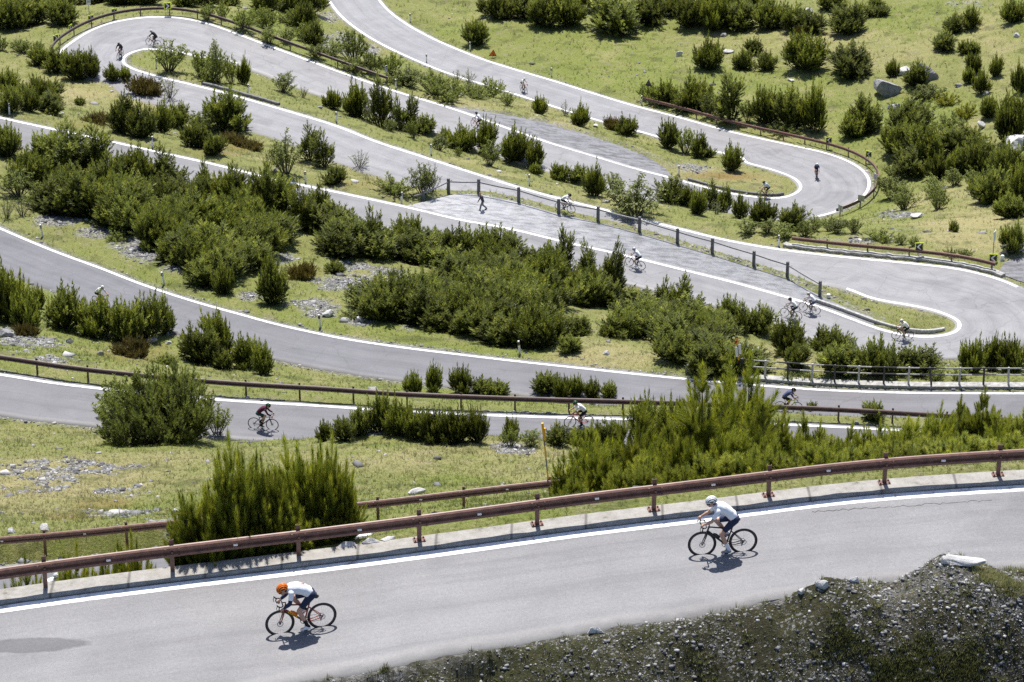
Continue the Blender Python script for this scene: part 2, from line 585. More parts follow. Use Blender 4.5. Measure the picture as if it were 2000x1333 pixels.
def gz(x, y):
    """ground height at world x, y (arrays)"""
    x, y = np.asarray(x, float), np.asarray(y, float)
    fu = np.clip((x / y + U0) / (2 * U0) * (NU - 1), 0, NU - 1.001)
    fv = np.clip((np.log(np.maximum(y, 56.01)) - V0) / (V1 - V0) * (NV - 1), 0, NV - 1.001)
    i, j = fv.astype(int), fu.astype(int)
    a, b = fv - i, fu - j
    return (Zg[i, j] * (1 - b) + Zg[i, j + 1] * b) * (1 - a) + (Zg[i + 1, j] * (1 - b) + Zg[i + 1, j + 1] * b) * a


def rd(x, y):
    fu = np.clip(np.rint((x / y + U0) / (2 * U0) * (NU - 1)), 0, NU - 1).astype(int)
    fv = np.clip(np.rint((np.log(np.maximum(y, 56.01)) - V0) / (V1 - V0) * (NV - 1)), 0, NV - 1).astype(int)
    return DR[fv, fu]


_DD = np.concatenate([np.arange(66, 110, 0.12), np.arange(110, 470, 0.3)])


def gp(x, y):
    """the ground point seen at photograph pixel (x, y)"""
    P = ray(x, y)[None] * _DD[:, None]
    h = P[:, 2] - gz(P[:, 0], P[:, 1])
    k = np.argmax(h < 0)
    if h[k] >= 0:
        return P[-1]
    if k == 0:
        return P[0]
    t = h[k - 1] / (h[k - 1] - h[k])
    return P[k - 1] * (1 - t) + P[k] * t


def gd(x, d):
    """ground point in photograph column x at lens depth d, even where something hides it"""
    y = np.linspace(-200, 1500, 900)
    P = np.stack([np.full(900, (x - CX) / FPX * d), d * (FW[1] + (CY - y) / FPX * UP[1]), d * (FW[2] + (CY - y) / FPX * UP[2])], 1)
    h = np.abs(P[:, 2] - gz(P[:, 0], P[:, 1]))
    k = int(np.argmin(h))
    return P[k]


def scale_at(p):
    return FPX / float(np.asarray(p) @ FW)

# ------------------------------------------------------------------ ground cover maps (what grows or lies where), by place on the hillside
_px, _py, _pd = pix(np.stack([Xg, Yg, Zg], -1))


def blobs(spec):
    m = np.zeros(Zg.shape)
    for (x, y, rx, ry, s) in spec:
        q = ((_px - x) / rx)**2 + ((_py - y) / ry)**2
        np.maximum(m, s * np.exp(-q * q * 0.9), out=m)
    return m


n1 = vnoise(Xg, Yg, 5.0, 11) + 0.6 * vnoise(Xg, Yg, 2.0, 12) + 0.35 * vnoise(Xg, Yg, 0.8, 13)
n2 = vnoise(Xg, Yg, 9.0, 21) + 0.6 * vnoise(Xg, Yg, 3.0, 22) + 0.4 * vnoise(Xg, Yg, 1.1, 23)
SCREE = [(120, 430, 60, 16, 1), (190, 455, 60, 17, 1), (250, 480, 60, 18, 1), (300, 500, 60, 18, 1), (345, 525, 40, 12, .9), (270, 455, 40, 12, .6), (545, 505, 50, 13, .95), (490, 580, 22, 9, .8), (600, 600, 55, 14, .95), (650, 555, 60, 16, .8), (680, 520, 50, 10, .6), (720, 560, 60, 16, .8), (760, 535, 40, 12, .6), (620, 615, 40, 10, 1),
         (700, 628, 40, 9, .8), (820, 640, 50, 10, .55), (15, 650, 25, 14, .9), (110, 700, 40, 9, .5), (60, 672, 60, 14, .45), (840, 590, 40, 14, .35), (740, 845, 50, 9, .8), (230, 905, 110, 18, .26), (430, 945, 60, 16, .34), (270, 960, 70, 18, .26), (250, 1000, 70, 28, .30), (60, 930, 80, 28, .24), (330, 1015, 60, 14, .30),
         (1000, 880, 40, 12, .5), (1460, 118 + 0, 60, 8, .2), (1560, 115, 60, 10, .4), (1450, 395, 60, 12, .0), (1350, 325, 40, 12, .6), (1760, 420, 45, 8, .8), (1770, 450, 40, 6, .6), (660, 80, 60, 25, .6), (630, 75, 30, 10, .7), (640, 45, 30, 25, .35), (700, 100, 40, 10, .6), (1660, 470, 100, 6, .5), (1400, 300, 60, 10, .0), (1880, 9, 60, 8, .3), (1740, 215, 30, 8, .6),
         (1450, 310, 60, 8, .55), (950, 270, 30, 4, 0), (530, 258, 30, 8, .6), (650, 308, 20, 5, .7), (60, 55, 40, 8, .35), (750, 400, 40, 10, .4), (790, 395, 30, 6, .5)]
rock = blobs(SCREE)
rock = np.clip(rock * 1.5 + n1 * 1.3 + .9 * vnoise(Xg, Yg, .5, 17) - 0.60, 0, 1) * (rock > 0.03)
_fgm = (Yg < 71) & (_py > 1050)
rock = np.maximum(rock, _fgbank * np.clip(-.25 + .8 * n1 + .7 * np.clip(1 - DR / .4, 0, 1), 0, .7))
rock = np.maximum(rock, np.clip(1 - DR / 0.5, 0, 1) * np.clip(0.55 + n2, 0, 1) * (DR > 0))
lush = blobs([(1450, 165, 260, 50, .9), (1100, 60, 250, 50, .7), (1000, 120, 140, 40, .8), (880, 60, 90, 40, .8), (1250, 130, 200, 50, .8), (1650, 240, 80, 60, .95), (1850, 40, 200, 60, .65), (1800, 215, 120, 40, .9), (200, 120, 120, 30, .5), (520, 60, 120, 60, .9), (1700, 420, 120, 40, .6), (700, 150, 150, 50, .5),
              (250, 640, 600, 90, .55), (150, 680, 300, 60, .6), (900, 690, 500, 20, .8), (1000, 770, 500, 20, .75), (350, 510, 300, 60, .5), (600, 640, 200, 20, .8), (200, 810, 220, 22, .9), (350, 870, 300, 14, .75), (700, 880, 110, 25, .9), (650, 1000, 700, 40, .55), (300, 1070, 300, 30, .8), (550, 935, 160, 30, .5), (940, 960, 130, 40, .55)])
lush = np.clip(lush + 0.85 * n2 + 0.08, 0, 1)
dry = blobs([(150, 160, 180, 40, .8), (300, 190, 90, 40, .7), (120, 185, 120, 25, .8), (1200, 700, 140, 25, .9), (1500, 700, 120, 30, .9), (1900, 440, 110, 60, .9), (1830, 400, 90, 40, .5), (1400, 350, 160, 30, .5), (100, 950, 180, 60, .75), (250, 920, 200, 40, .7), (1000, 900, 140, 40, .6), (760, 900, 200, 30, .4), (1650, 95, 250, 40, .5), (1000, 215, 200, 16, .5), (1100, 240, 200, 12, .6),
             (700, 370, 120, 30, .5), (560, 320, 80, 30, .4), (900, 330, 200, 20, .3), (1150, 380, 200, 20, .3), (1280, 890, 150, 40, .8), (1950, 60, 80, 40, .3)])
dry = np.clip(dry + 0.85 * n1 + 0.35 * vnoise(Xg, Yg, 0.45, 15) - 0.02, 0, 1)
rust = blobs([(200, 985, 60, 14, .9), (140, 1010, 60, 8, .8), (1000, 585, 0.1, 0.1, 0), (440, 290, 60, 14, .8), (470, 285, 40, 12, .7), (180, 240, 60, 10, .8), (330, 170, 40, 12, .6), (590, 530, 40, 12, .8), (700, 360, 60, 10, .6), (1420, 345, 80, 8, .7), (260, 690, 70, 20, .5)]) * np.clip(0.6 + n1, 0, 1)
DR_V = np.clip(DR, 0, 20)

def ramp_f(nt, fac, lo, hi):
    r = node(nt, 'ShaderNodeMapRange', clamp=True)
    r.inputs[1].default_value = lo; r.inputs[2].default_value = hi
    nt.links.new(fac, r.inputs[0])
    return r.outputs[0]


def vadd(nt, v, d):
    a = node(nt, 'ShaderNodeVectorMath', operation='ADD')
    nt.links.new(v, a.inputs[0]); a.inputs[1].default_value = d
    return a.outputs[0]


m_ground, nt, b = new_mat('alpine_ground')
P = geopos(nt)
nA = noise(nt, 1.3, 6, 0.65, P)
nB = noise(nt, 9.0, 5, 0.7, P)
nC = noise(nt, 38.0, 3, 0.7, P)
green = ramp(nt, nB, [(0.25, (0.100, 0.112, 0.034)), (0.5, (0.195, 0.208, 0.068)), (0.75, (0.310, 0.312, 0.125))])
lushc = ramp(nt, nB, [(0.25, (0.085, 0.112, 0.024)), (0.5, (0.170, 0.202, 0.045)), (0.78, (0.265, 0.290, 0.082))])
dryc = ramp(nt, nB, [(0.25, (0.17, 0.145, 0.065)), (0.5, (0.33, 0.29, 0.145)), (0.75, (0.48, 0.43, 0.245))])
rustc = ramp(nt, nB, [(0.3, (0.10, 0.055, 0.015)), (0.7, (0.30, 0.19, 0.055))])
vor = node(nt, 'ShaderNodeTexVoronoi', feature='F1'); vor.inputs['Scale'].default_value = 7.0
nt.links.new(P, vor.inputs['Vector'])
stone = mix(nt, 0.75, ramp(nt, nC, [(0.25, (0.10, 0.095, 0.085)), (0.75, (0.42, 0.41, 0.40))]), ramp(nt, node_out := vor.outputs['Color'], [(0.2, (0.09, 0.085, 0.08)), (0.5, (0.24, 0.235, 0.23)), (0.8, (0.52, 0.51, 0.50))]))
soil = ramp(nt, nB, [(0.3, (0.016, 0.014, 0.009)), (0.6, (0.044, 0.040, 0.023)), (0.8, (0.080, 0.072, 0.042))])
chip = node(nt, 'ShaderNodeTexVoronoi', feature='F1'); chip.inputs['Scale'].default_value = 19.0
nt.links.new(P, chip.inputs['Vector'])
chs = node(nt, 'ShaderNodeSeparateColor'); nt.links.new(chip.outputs['Color'], chs.inputs[0])
chc = ramp(nt, chs.outputs[1], [(0.0, (0.06, 0.058, 0.056)), (0.6, (0.17, 0.168, 0.165)), (1.0, (0.40, 0.39, 0.38))])
grav = noise(nt, 1.1, 5, 0.7, P)
soil = mix(nt, mth(nt, 'MULTIPLY', mth(nt, 'GREATER_THAN', mth(nt, 'ADD', chs.outputs[0], mth(nt, 'MULTIPLY', mth(nt, 'SUBTRACT', grav, 0.5), 2.2)), 0.86), 0.85), soil, chc)
wob = mth(nt, 'MULTIPLY', mth(nt, 'SUBTRACT', nA, 0.5), 1.6)
wob2 = mth(nt, 'MULTIPLY', mth(nt, 'SUBTRACT', nB, 0.5), 1.2)
f_l = mth(nt, 'ADD', attr(nt, 'lush'), wob, clamp=True)
f_d = mth(nt, 'ADD', attr(nt, 'dry'), mth(nt, 'ADD', mth(nt, 'MULTIPLY', wob, -0.8), wob2), clamp=True)
f_r = mth(nt, 'ADD', mth(nt, 'MULTIPLY', attr(nt, 'rock'), 1.0), mth(nt, 'MULTIPLY', mth(nt, 'MULTIPLY', wob2, 1.4), attr(nt, 'rock')), clamp=True)
c = mix(nt, f_l, green, lushc)
c = mix(nt, mth(nt, 'MULTIPLY', f_d, 0.85), c, dryc)
c = mix(nt, attr(nt, 'rust'), c, rustc)
hN = noise(nt, 0.42, 7, 0.68, P)
c = mix(nt, mth(nt, 'MULTIPLY', ramp_f(nt, hN, 0.54, 0.62), 0.62), c, ramp(nt, nB, [(0.3, (0.045, 0.060, 0.018)), (0.7, (0.125, 0.135, 0.045))]))
hM = noise(nt, 0.75, 6, 0.7, vadd(nt, P, (31.0, 7.0, 3.0)))
c = mix(nt, mth(nt, 'MULTIPLY', ramp_f(nt, hM, 0.56, 0.66), 0.55), c, ramp(nt, nB, [(0.3, (0.16, 0.13, 0.085)), (0.7, (0.36, 0.32, 0.24))]))
fine = ramp(nt, nC, [(0.3, (0.62, 0.62, 0.62)), (0.7, (1.25, 1.25, 1.2))])
c = mix(nt, 0.75, c, fine, 'MULTIPLY')
c = mix(nt, attr(nt, 'soil'), c, soil)
c = mix(nt, f_r, c, stone)
nt.links.new(c, b.inputs['Base Color'])
b.inputs['Roughness'].default_value = 0.95
b.inputs['Specular IOR Level'].default_value = 0.15
bump(nt, b, mth(nt, 'ADD', nB, mth(nt, 'MULTIPLY', nC, 0.6)), 0.9, 0.10)

_ii = np.arange(NV * NU).reshape(NV, NU)
_F = np.stack([_ii[:-1, :-1], _ii[:-1, 1:], _ii[1:, 1:], _ii[1:, :-1]], -1).reshape(-1, 4)
me = mesh_np('terrain', np.stack([Xg, Yg, Zg], -1).reshape(-1, 3), _F, True)
soilmap = _fgbank * np.clip(0.97 + .25 * n2, 0, 1)
for nm, a in (('rock', rock), ('lush', lush), ('dry', dry), ('rust', rust), ('soil', soilmap)):
    vattr(me, nm, a.ravel())
tag(link('terrain', me, m_ground), kind='structure')

# ------------------------------------------------------------------ asphalt, markings, lay-bys
def asphalt(name, lo, mid, hi, tint, crack=0.6, glossy=0.55, damp=None, shade_len=0.0):
    m, nt, b = new_mat(name)
    P = geopos(nt)
    g = noise(nt, 55.0, 3, 0.75, P)
    w = noise(nt, 0.55, 5, 0.6, P)
    col = ramp(nt, g, [(0.25, lo), (0.5, mid), (0.78, hi)])
    col = mix(nt, 1.0, col, ramp(nt, w, [(0.3, (0.86, 0.86, 0.87)), (0.7, (1.1, 1.1, 1.1))]), 'MULTIPLY')
    # lighter wheel tracks worn along the lane, darker strip between
    ac = attr(nt, 'across')
    wv = node(nt, 'ShaderNodeMath', operation='SINE')
    nt.links.new(mth(nt, 'ADD', mth(nt, 'MULTIPLY', ac, 3.4), mth(nt, 'MULTIPLY', w, 2.0)), wv.inputs[0])
    col = mix(nt, 0.5, col, ramp(nt, mth(nt, 'ADD', mth(nt, 'MULTIPLY', wv.outputs[0], 0.5), 0.5), [(0.0, (0.88, 0.88, 0.885)), (1.0, (1.07, 1.07, 1.06))]), 'MULTIPLY')
    # long streaks of rubber and polish along the lane, and tarred patches
    cv = node(nt, 'ShaderNodeCombineXYZ')
    nt.links.new(mth(nt, 'MULTIPLY', ac, 2.6), cv.inputs[0]); nt.links.new(mth(nt, 'MULTIPLY', attr(nt, 'along'), 0.09), cv.inputs[1])
    stv = noise(nt, 1.0, 5, 0.62, cv.outputs[0])
    col = mix(nt, 0.85, col, ramp(nt, stv, [(0.30, (0.80, 0.80, 0.81)), (0.48, (1.0, 1.0, 1.0)), (0.72, (1.12, 1.12, 1.11))]), 'MULTIPLY')
    g2 = noise(nt, 13.0, 3, 0.8, P)
    col = mix(nt, 0.8, col, ramp(nt, g2, [(0.28, (0.82, 0.82, 0.82)), (0.72, (1.17, 1.17, 1.17))]), 'MULTIPLY')
    bl = ramp(nt, noise(nt, 0.21, 2, 0.4, P), [(0.36, (0.80, 0.80, 0.81)), (0.39, (1, 1, 1))])
    col = mix(nt, 0.7, col, bl, 'MULTIPLY')
    # cracks: warped cell borders, only in worn places
    mp = node(nt, 'ShaderNodeVectorMath', operation='ADD')
    nz = node(nt, 'ShaderNodeTexNoise'); nz.inputs['Scale'].default_value = 1.1; nz.inputs['Detail'].default_value = 5
    nt.links.new(P, nz.inputs['Vector'])
    nt.links.new(P, mp.inputs[0]); nt.links.new(nz.outputs['Color'], mp.inputs[1])
    v = node(nt, 'ShaderNodeTexVoronoi', feature='DISTANCE_TO_EDGE'); v.inputs['Scale'].default_value = 0.30
    nt.links.new(mp.outputs[0], v.inputs['Vector'])
    line = ramp(nt, v.outputs['Distance'], [(0.0, (1, 1, 1)), (0.017, (0, 0, 0))])
    msk = ramp(nt, noise(nt, 0.11, 3, 0.5, P), [(0.42, (0, 0, 0)), (0.56, (1, 1, 1))])
    ck = mix(nt, 1.0, line, msk, 'MULTIPLY')
    sep = node(nt, 'ShaderNodeSeparateColor'); nt.links.new(ck, sep.inputs[0])
    col = mix(nt, mth(nt, 'MULTIPLY', sep.outputs[0], crack), col, (0.045, 0.045, 0.05))
    # dusty pale margin at the verges
    ed = mth(nt, 'ADD', attr(nt, 'edge'), mth(nt, 'MULTIPLY', mth(nt, 'SUBTRACT', noise(nt, 2.5, 4, 0.6, P), 0.5), 0.5))
    ef = ramp(nt, ed, [(0.05, (1, 1, 1)), (0.35, (0, 0, 0))])
    sep2 = node(nt, 'ShaderNodeSeparateColor'); nt.links.new(ef, sep2.inputs[0])
    col = mix(nt, mth(nt, 'MULTIPLY', sep2.outputs[0], 0.45), col, tint)
    if damp:      # an oval of still damp asphalt with a ragged rim
        (cx, cy), (ax, ay) = damp
        sx = node(nt, 'ShaderNodeSeparateXYZ'); nt.links.new(P, sx.inputs[0])
        dx = mth(nt, 'DIVIDE', mth(nt, 'SUBTRACT', sx.outputs[0], cx), ax); dy = mth(nt, 'DIVIDE', mth(nt, 'SUBTRACT', sx.outputs[1], cy), ay)
        rr = mth(nt, 'ADD', mth(nt, 'MULTIPLY', dx, dx), mth(nt, 'MULTIPLY', dy, dy))
        rr = mth(nt, 'ADD', rr, mth(nt, 'MULTIPLY', mth(nt, 'SUBTRACT', noise(nt, 2.2, 4, 0.6, P), 0.5), 0.9))
        col = mix(nt, mth(nt, 'SUBTRACT', 1.0, ramp_f(nt, rr, 0.75, 1.1)), col, mix(nt, 1.0, col, (0.50, 0.50, 0.51), 'MULTIPLY'))
    if shade_len:  # cloud shade painted into the asphalt colour, fading out along the road
        col = mix(nt, 1.0, col, ramp(nt, mth(nt, 'DIVIDE', attr(nt, 'along'), shade_len), [(0.25, (0.70, 0.70, 0.72)), (1.0, (1, 1, 1))]), 'MULTIPLY')
    nt.links.new(col, b.inputs['Base Color'])
    b.inputs['Roughness'].default_value = glossy
    b.inputs['Specular IOR Level'].default_value = 0.35
    bump(nt, b, g, 0.35, 0.008)
    return m


m_asph_far = asphalt('pale_asphalt', (0.165, 0.163, 0.169), (0.215, 0.213, 0.22), (0.265, 0.262, 0.269), (0.34, 0.325, 0.30), 0.32, shade_len=75.0)
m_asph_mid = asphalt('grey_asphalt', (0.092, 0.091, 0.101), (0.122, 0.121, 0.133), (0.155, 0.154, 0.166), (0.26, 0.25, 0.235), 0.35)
m_asph_near = asphalt('coarse_asphalt', (0.09, 0.089, 0.093), (0.175, 0.174, 0.181), (0.265, 0.263, 0.268), (0.36, 0.345, 0.32), 0.0, damp=(tuple(bp(62, 1258, -39.3)[:2]), (1.35, .34)))

m_paint, nt, b = new_mat('road_paint')
P = geopos(nt)
wear = ramp(nt, noise(nt, 3.5, 7, 0.78, P), [(0.33, (0.24, 0.24, 0.245)), (0.41, (0.50, 0.50, 0.50)), (0.47, (0.76, 0.76, 0.75)), (0.7, (0.82, 0.82, 0.81))])
nt.links.new(wear, b.inputs['Base Color'])
b.inputs['Roughness'].default_value = 0.6



def strip_mesh(name, L, R, nx=7, dz=0.0, skirt=False):
    n = len(L)
    t = np.linspace(0, 1, nx)
    if skirt:
        t = np.concatenate([[-0.02], t, [1.02]])
        nx += 2
    V = L[:, None] * (1 - t)[None, :, None] + R[:, None] * t[None, :, None]
    V[..., 2] += dz
    if skirt:
        V[:, 0, 2] -= 0.25
        V[:, -1, 2] -= 0.25
        t = np.clip(t, 0, 1)
    ii = np.arange(n * nx).reshape(n, nx)
    F = np.stack([ii[:-1, :-1], ii[:-1, 1:], ii[1:, 1:], ii[1:, :-1]], -1).reshape(-1, 4)
    me = mesh_np(name, V.reshape(-1, 3), F)
    bm = bmesh.new(); bm.from_mesh(me)
    if sum(f.normal.z for f in bm.faces) < 0:
        bmesh.ops.reverse_faces(bm, faces=bm.faces)
    bm.to_mesh(me); bm.free()
    w = np.linalg.norm(L - R, axis=1)
    vattr(me, 'across', (w[:, None] * t[None]).ravel())
    C_ = (L + R) / 2
    sl = np.concatenate([[0], np.cumsum(np.linalg.norm(np.diff(C_, axis=0), axis=1))])
    vattr(me, 'along', (sl[:, None] * np.ones(nx)[None]).ravel())
    vattr(me, 'edge', (w[:, None] * np.minimum(t, 1 - t)[None]).ravel())
    return me


def edge_line(A, B, off, wid, i0=0, i1=None, name='edge_line', parent=None, mat=None, dz=0.004):
    """painted line beside edge A (towards B), from sample i0 to i1"""
    A, B = A[i0:i1], B[i0:i1]
    d = B - A
    w = np.linalg.norm(d, axis=1)[:, None]
    d = d / w
    return link(name, strip_mesh(name, A + d * off, A + d * (off + wid), 2, dz), mat or m_paint, parent)


road_o = {}
for nm, (Lq, Rq) in ROAD.items():
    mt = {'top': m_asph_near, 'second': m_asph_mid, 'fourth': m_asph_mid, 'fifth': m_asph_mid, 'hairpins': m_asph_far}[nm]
    # the asphalt frays at its verges
    Le, Re = Lq.copy(), Rq.copy()
    for A, B, s in ((Le, Lq - Rq, 31), (Re, Rq - Lq, 32)):
        B = B / np.linalg.norm(B, axis=1)[:, None]
        A += B * (0.22 * vnoise(A[:, 0], A[:, 1], 1.2, s) + 0.1)[:, None]
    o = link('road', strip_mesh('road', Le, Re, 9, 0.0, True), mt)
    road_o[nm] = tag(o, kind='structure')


def idx_near(A, x, y):
    a, b_, _ = pix(A)
    return int(np.argmin(np.hypot(a - x, b_ - y)))


L_, R_ = ROAD['top']
edge_line(L_, R_, 0.07, 0.33, parent=road_o['top'])
L_, R_ = ROAD['second']
edge_line(L_, R_, 0.05, 0.25, parent=road_o['second'])
for k in ('fourth', 'fifth'):
    L_, R_ = ROAD[k]
    edge_line(L_, R_, 0.08, 0.22, parent=road_o[k])
L_, R_ = ROAD['hairpins']
i_tip = idx_near(L_, 1656, 570)
i_o1 = idx_near(L_, 116, 103)
edge_line(L_, R_, 0.06, 0.27, 0, i_tip + 1, parent=road_o['hairpins'])
edge_line(L_, R_, 0.06, 0.27, i_o1 - 4, len(L_), parent=road_o['hairpins'])
i_E0 = idx_near(R_, 1990, 560)
i_E1 = idx_near(R_, 470, 140)
edge_line(R_, L_, 0.06, 0.27, i_E0, i_E1, parent=road_o['hairpins'])
i_F1 = idx_near(R_, 1600, 424)
edge_line(R_, L_, 0.06, 0.27, i_F1, len(R_), parent=road_o['hairpins'])

# lay-bys: cracked old asphalt and gravel
def layby_mat(name, pale, dark, wet):
    m, nt, b = new_mat(name)
    P = geopos(nt)
    mp = node(nt, 'ShaderNodeMapping'); mp.inputs['Scale'].default_value = (0.55, 1.6, 1)
    nt.links.new(P, mp.inputs['Vector'])
    n_ = noise(nt, 1.4, 6, 0.7, mp.outputs[0])
    g = noise(nt, 22.0, 4, 0.75, P)
    col = ramp(nt, n_, [(0.34, dark), (0.52, pale), (0.7, tuple(min(1, v * 1.25) for v in pale))])
    col = mix(nt, 0.8, col, ramp(nt, g, [(0.3, (0.6, 0.6, 0.6)), (0.7, (1.25, 1.25, 1.25))]), 'MULTIPLY')
    v = node(nt, 'ShaderNodeTexVoronoi', feature='DISTANCE_TO_EDGE'); v.inputs['Scale'].default_value = 1.0
    wv = node(nt, 'ShaderNodeVectorMath', operation='ADD')
    nz = node(nt, 'ShaderNodeTexNoise'); nz.inputs['Scale'].default_value = 2.0; nt.links.new(P, nz.inputs['Vector'])
    nt.links.new(P, wv.inputs[0]); nt.links.new(nz.outputs['Color'], wv.inputs[1]); nt.links.new(wv.outputs[0], v.inputs['Vector'])
    ln = ramp(nt, v.outputs['Distance'], [(0.0, (1, 1, 1)), (0.07, (0, 0, 0))])
    s = node(nt, 'ShaderNodeSeparateColor'); nt.links.new(ln, s.inputs[0])
    col = mix(nt, mth(nt, 'MULTIPLY', s.outputs[0], 0.35), col, (0.07, 0.07, 0.067))
    nt.links.new(col, b.inputs['Base Color'])
    b.inputs['Roughness'].default_value = wet
    bump(nt, b, mth(nt, 'ADD', g, n_), 0.7, 0.03)
    return m


def pale_left(m):
    nt = m.node_tree
    b = nt.nodes['Principled BSDF']
    src = b.inputs['Base Color'].links[0].from_socket
    f = mth(nt, 'MULTIPLY', attr(nt, 'pale'), 0.8)
    nt.links.new(mix(nt, f, src, mix(nt, 1.0, src, (1.75, 1.75, 1.75), 'MULTIPLY')), b.inputs['Base Color'])


m_layD = layby_mat('broken_asphalt', (0.22, 0.22, 0.228), (0.085, 0.085, 0.092), 0.42)
m_layF = layby_mat('gravel_surface', (0.19, 0.19, 0.205), (0.06, 0.06, 0.068), 0.8)
pale_left(m_layD)
for k, mt in (('D', m_layD), ('F', m_layF), ('yard', m_layF)):
    L_, R_ = PAD[k]
    me = strip_mesh('lay_by', L_, R_ + (R_ - L_) * 0.04, 9, -0.006)
    if k == 'D':      # upper end: whitish cracked asphalt, with sun glints painted in as paler colour
        f = np.clip(1.15 - np.arange(len(L_)) / (len(L_) * .40), 0, 1)
        vattr(me, 'pale', np.repeat(f, 9))
    tag(link('lay_by' if k != 'yard' else 'yard', me, mt), kind='structure')
# a long crack on the near road
zt = float(ROAD['top'][0][:, 2].mean())
m_crack = plain('crack_grey', (0.05, 0.05, 0.052), 0.9)  # dark grey of the crack itself
V, F = [], []
r_ = np.random.default_rng(3)
for i, x in enumerate(np.linspace(1585, 1935, 60)):
    p = bp(x, 1018 - (x - 1585) * .035 + (r_.random() - .5) * 4, zt)
    p[2] = float(np.interp(p[0], ROAD['top'][0][:, 0], ROAD['top'][0][:, 2])) + .004
    w = .008 + .012 * r_.random()
    V += [(p[0], p[1] - w, p[2]), (p[0], p[1] + w, p[2])]
    if i: F.append((2 * i - 2, 2 * i, 2 * i + 1, 2 * i - 1))
me = bpy.data.meshes.new('crack'); me.from_pydata(V, [], F); me.update()
link('crack', me, m_crack, road_o['top'])

# ------------------------------------------------------------------ guard rails, kerbs, fences
m_corten = plain('brown_weathering_steel', (0.165, 0.080, 0.058), 0.36, 0.0, 0.35, 6.0)
m_corten_far = plain('brown_rail_paint', (0.085, 0.048, 0.042), 0.45, 0.0, 0.3, 3.0)
m_conc = plain('pale_concrete', (0.42, 0.405, 0.375), 0.9, 0, 0.32, 5.0, 0.2)
m_conc_d = plain('old_concrete', (0.33, 0.325, 0.31), 0.9, 0, 0.4, 4.0, 0.2)
m_stone = plain('limestone', (0.40, 0.395, 0.385), 0.9, 0, 0.4, 7.0, 0.2)
m_white = plain('white_paint', (0.78, 0.78, 0.76), 0.5, 0, 0.08, 14.0)
m_white_old = plain('weathered_white_paint', (0.40, 0.39, 0.37), 0.7, 0, 0.35, 9.0)
m_black = plain('black_paint', (0.022, 0.022, 0.025), 0.5, 0, 0.2)
m_galv = plain('zinc_grey', (0.42, 0.42, 0.43), 0.45, 0.2, 0.12)
m_granite = plain('weathered_granite', (0.17, 0.168, 0.165), 0.85, 0, 0.4, 9.0, 0.2)
m_yellow = plain('yellow_paint', (0.78, 0.42, 0.012), 0.5, 0, 0.1)
m_fluo = plain('lime_yellow_sheeting', (0.80, 0.95, 0.02), 0.5, 0, 0.05)
m_orange = plain('orange_sheeting', (0.75, 0.20, 0.015), 0.5, 0, 0.1)
m_red = plain('red_reflector', (0.45, 0.03, 0.02), 0.4, 0, 0.1)
m_reflector = plain('reflector_white', (0.75, 0.72, 0.68), 0.3, 0, 0.05)
m_greyplank = plain('weathered_plank', (0.33, 0.32, 0.31), 0.85, 0, 0.25, 8.0, 0.2)
m_blackrail = plain('dark_steel', (0.05, 0.045, 0.045), 0.5, 0, 0.2)


class Curve:
    """a line beside a road edge, at a set distance outside it"""
    def __init__(self, P):
        self.P = np.asarray(P)
        self.s = np.concatenate([[0], np.cumsum(np.linalg.norm(np.diff(self.P[:, :2], axis=0), axis=1))])

    def at(self, s):
        return np.array([np.interp(s, self.s, self.P[:, k]) for k in range(3)])

    def tan(self, s):
        d = self.at(min(s + 0.4, self.s[-1])) - self.at(max(s - 0.4, 0))
        return d / (np.linalg.norm(d) + 1e-9)

    def find_x(self, x):
        return self.s[int(np.argmin(np.abs(pix(self.P)[0] - x)))] if not len(np.where(np.diff(np.sign(pix(self.P)[0] - x)))[0]) else self._fx(x)

    def _fx(self, x):
        q = np.linspace(0, self.s[-1], 4000)
        P = np.stack([np.interp(q, self.s, self.P[:, k]) for k in range(3)], 1)
        return q[int(np.argmin(np.abs(pix(P)[0] - x)))]

    def find(self, x, y):
        q = np.linspace(0, self.s[-1], 4000)
        P = np.stack([np.interp(q, self.s, self.P[:, k]) for k in range(3)], 1)
        a, b_, _ = pix(P)
        return q[int(np.argmin(np.hypot(a - x, b_ - y)))]


def beside(A, B, off, i0=0, i1=None):
    """curve outside edge A; the road lies towards B"""
    d = A - B
    d = d / np.linalg.norm(d, axis=1)[:, None]
    P = A + d * off
    for _ in range(4):
        P[1:-1] = (P[:-2] + 2 * P[1:-1] + P[2:]) / 4
    return Curve(P[i0:i1])


def extrude(crv, prof, step=0.6, s0=None, s1=None, n_sign=1, zfun=None, wob=0.0, seed=0):
    """sweep a closed (n, z) profile along a curve; n points to the right of travel times n_sign"""
    s0 = 0 if s0 is None else s0
    s1 = crv.s[-1] if s1 is None else s1
    q = np.linspace(s0, s1, max(2, int((s1 - s0) / step)))
    r = np.random.default_rng(seed)
    V, F = [], []
    m = len(prof)
    for s in q:
        p, t = crv.at(s), crv.tan(s)
        n = np.array([t[1], -t[0], 0]); n /= np.linalg.norm(n)
        z0 = p[2] if zfun is None else zfun(p)
        w = wob * (r.random() - 0.5)
        for (a, h) in prof:
            V.append((p[0] + n[0] * (a * n_sign + w), p[1] + n[1] * (a * n_sign + w), z0 + h + w * 0.5))
    for i in range(len(q) - 1):
        for k in range(m):
            l = (k + 1) % m
            F.append((i * m + k, i * m + l, (i + 1) * m + l, (i + 1) * m + k))
    F.append(tuple(range(m))); F.append(tuple((len(q) - 1) * m + k for k in range(m))[::-1])
    return V, F


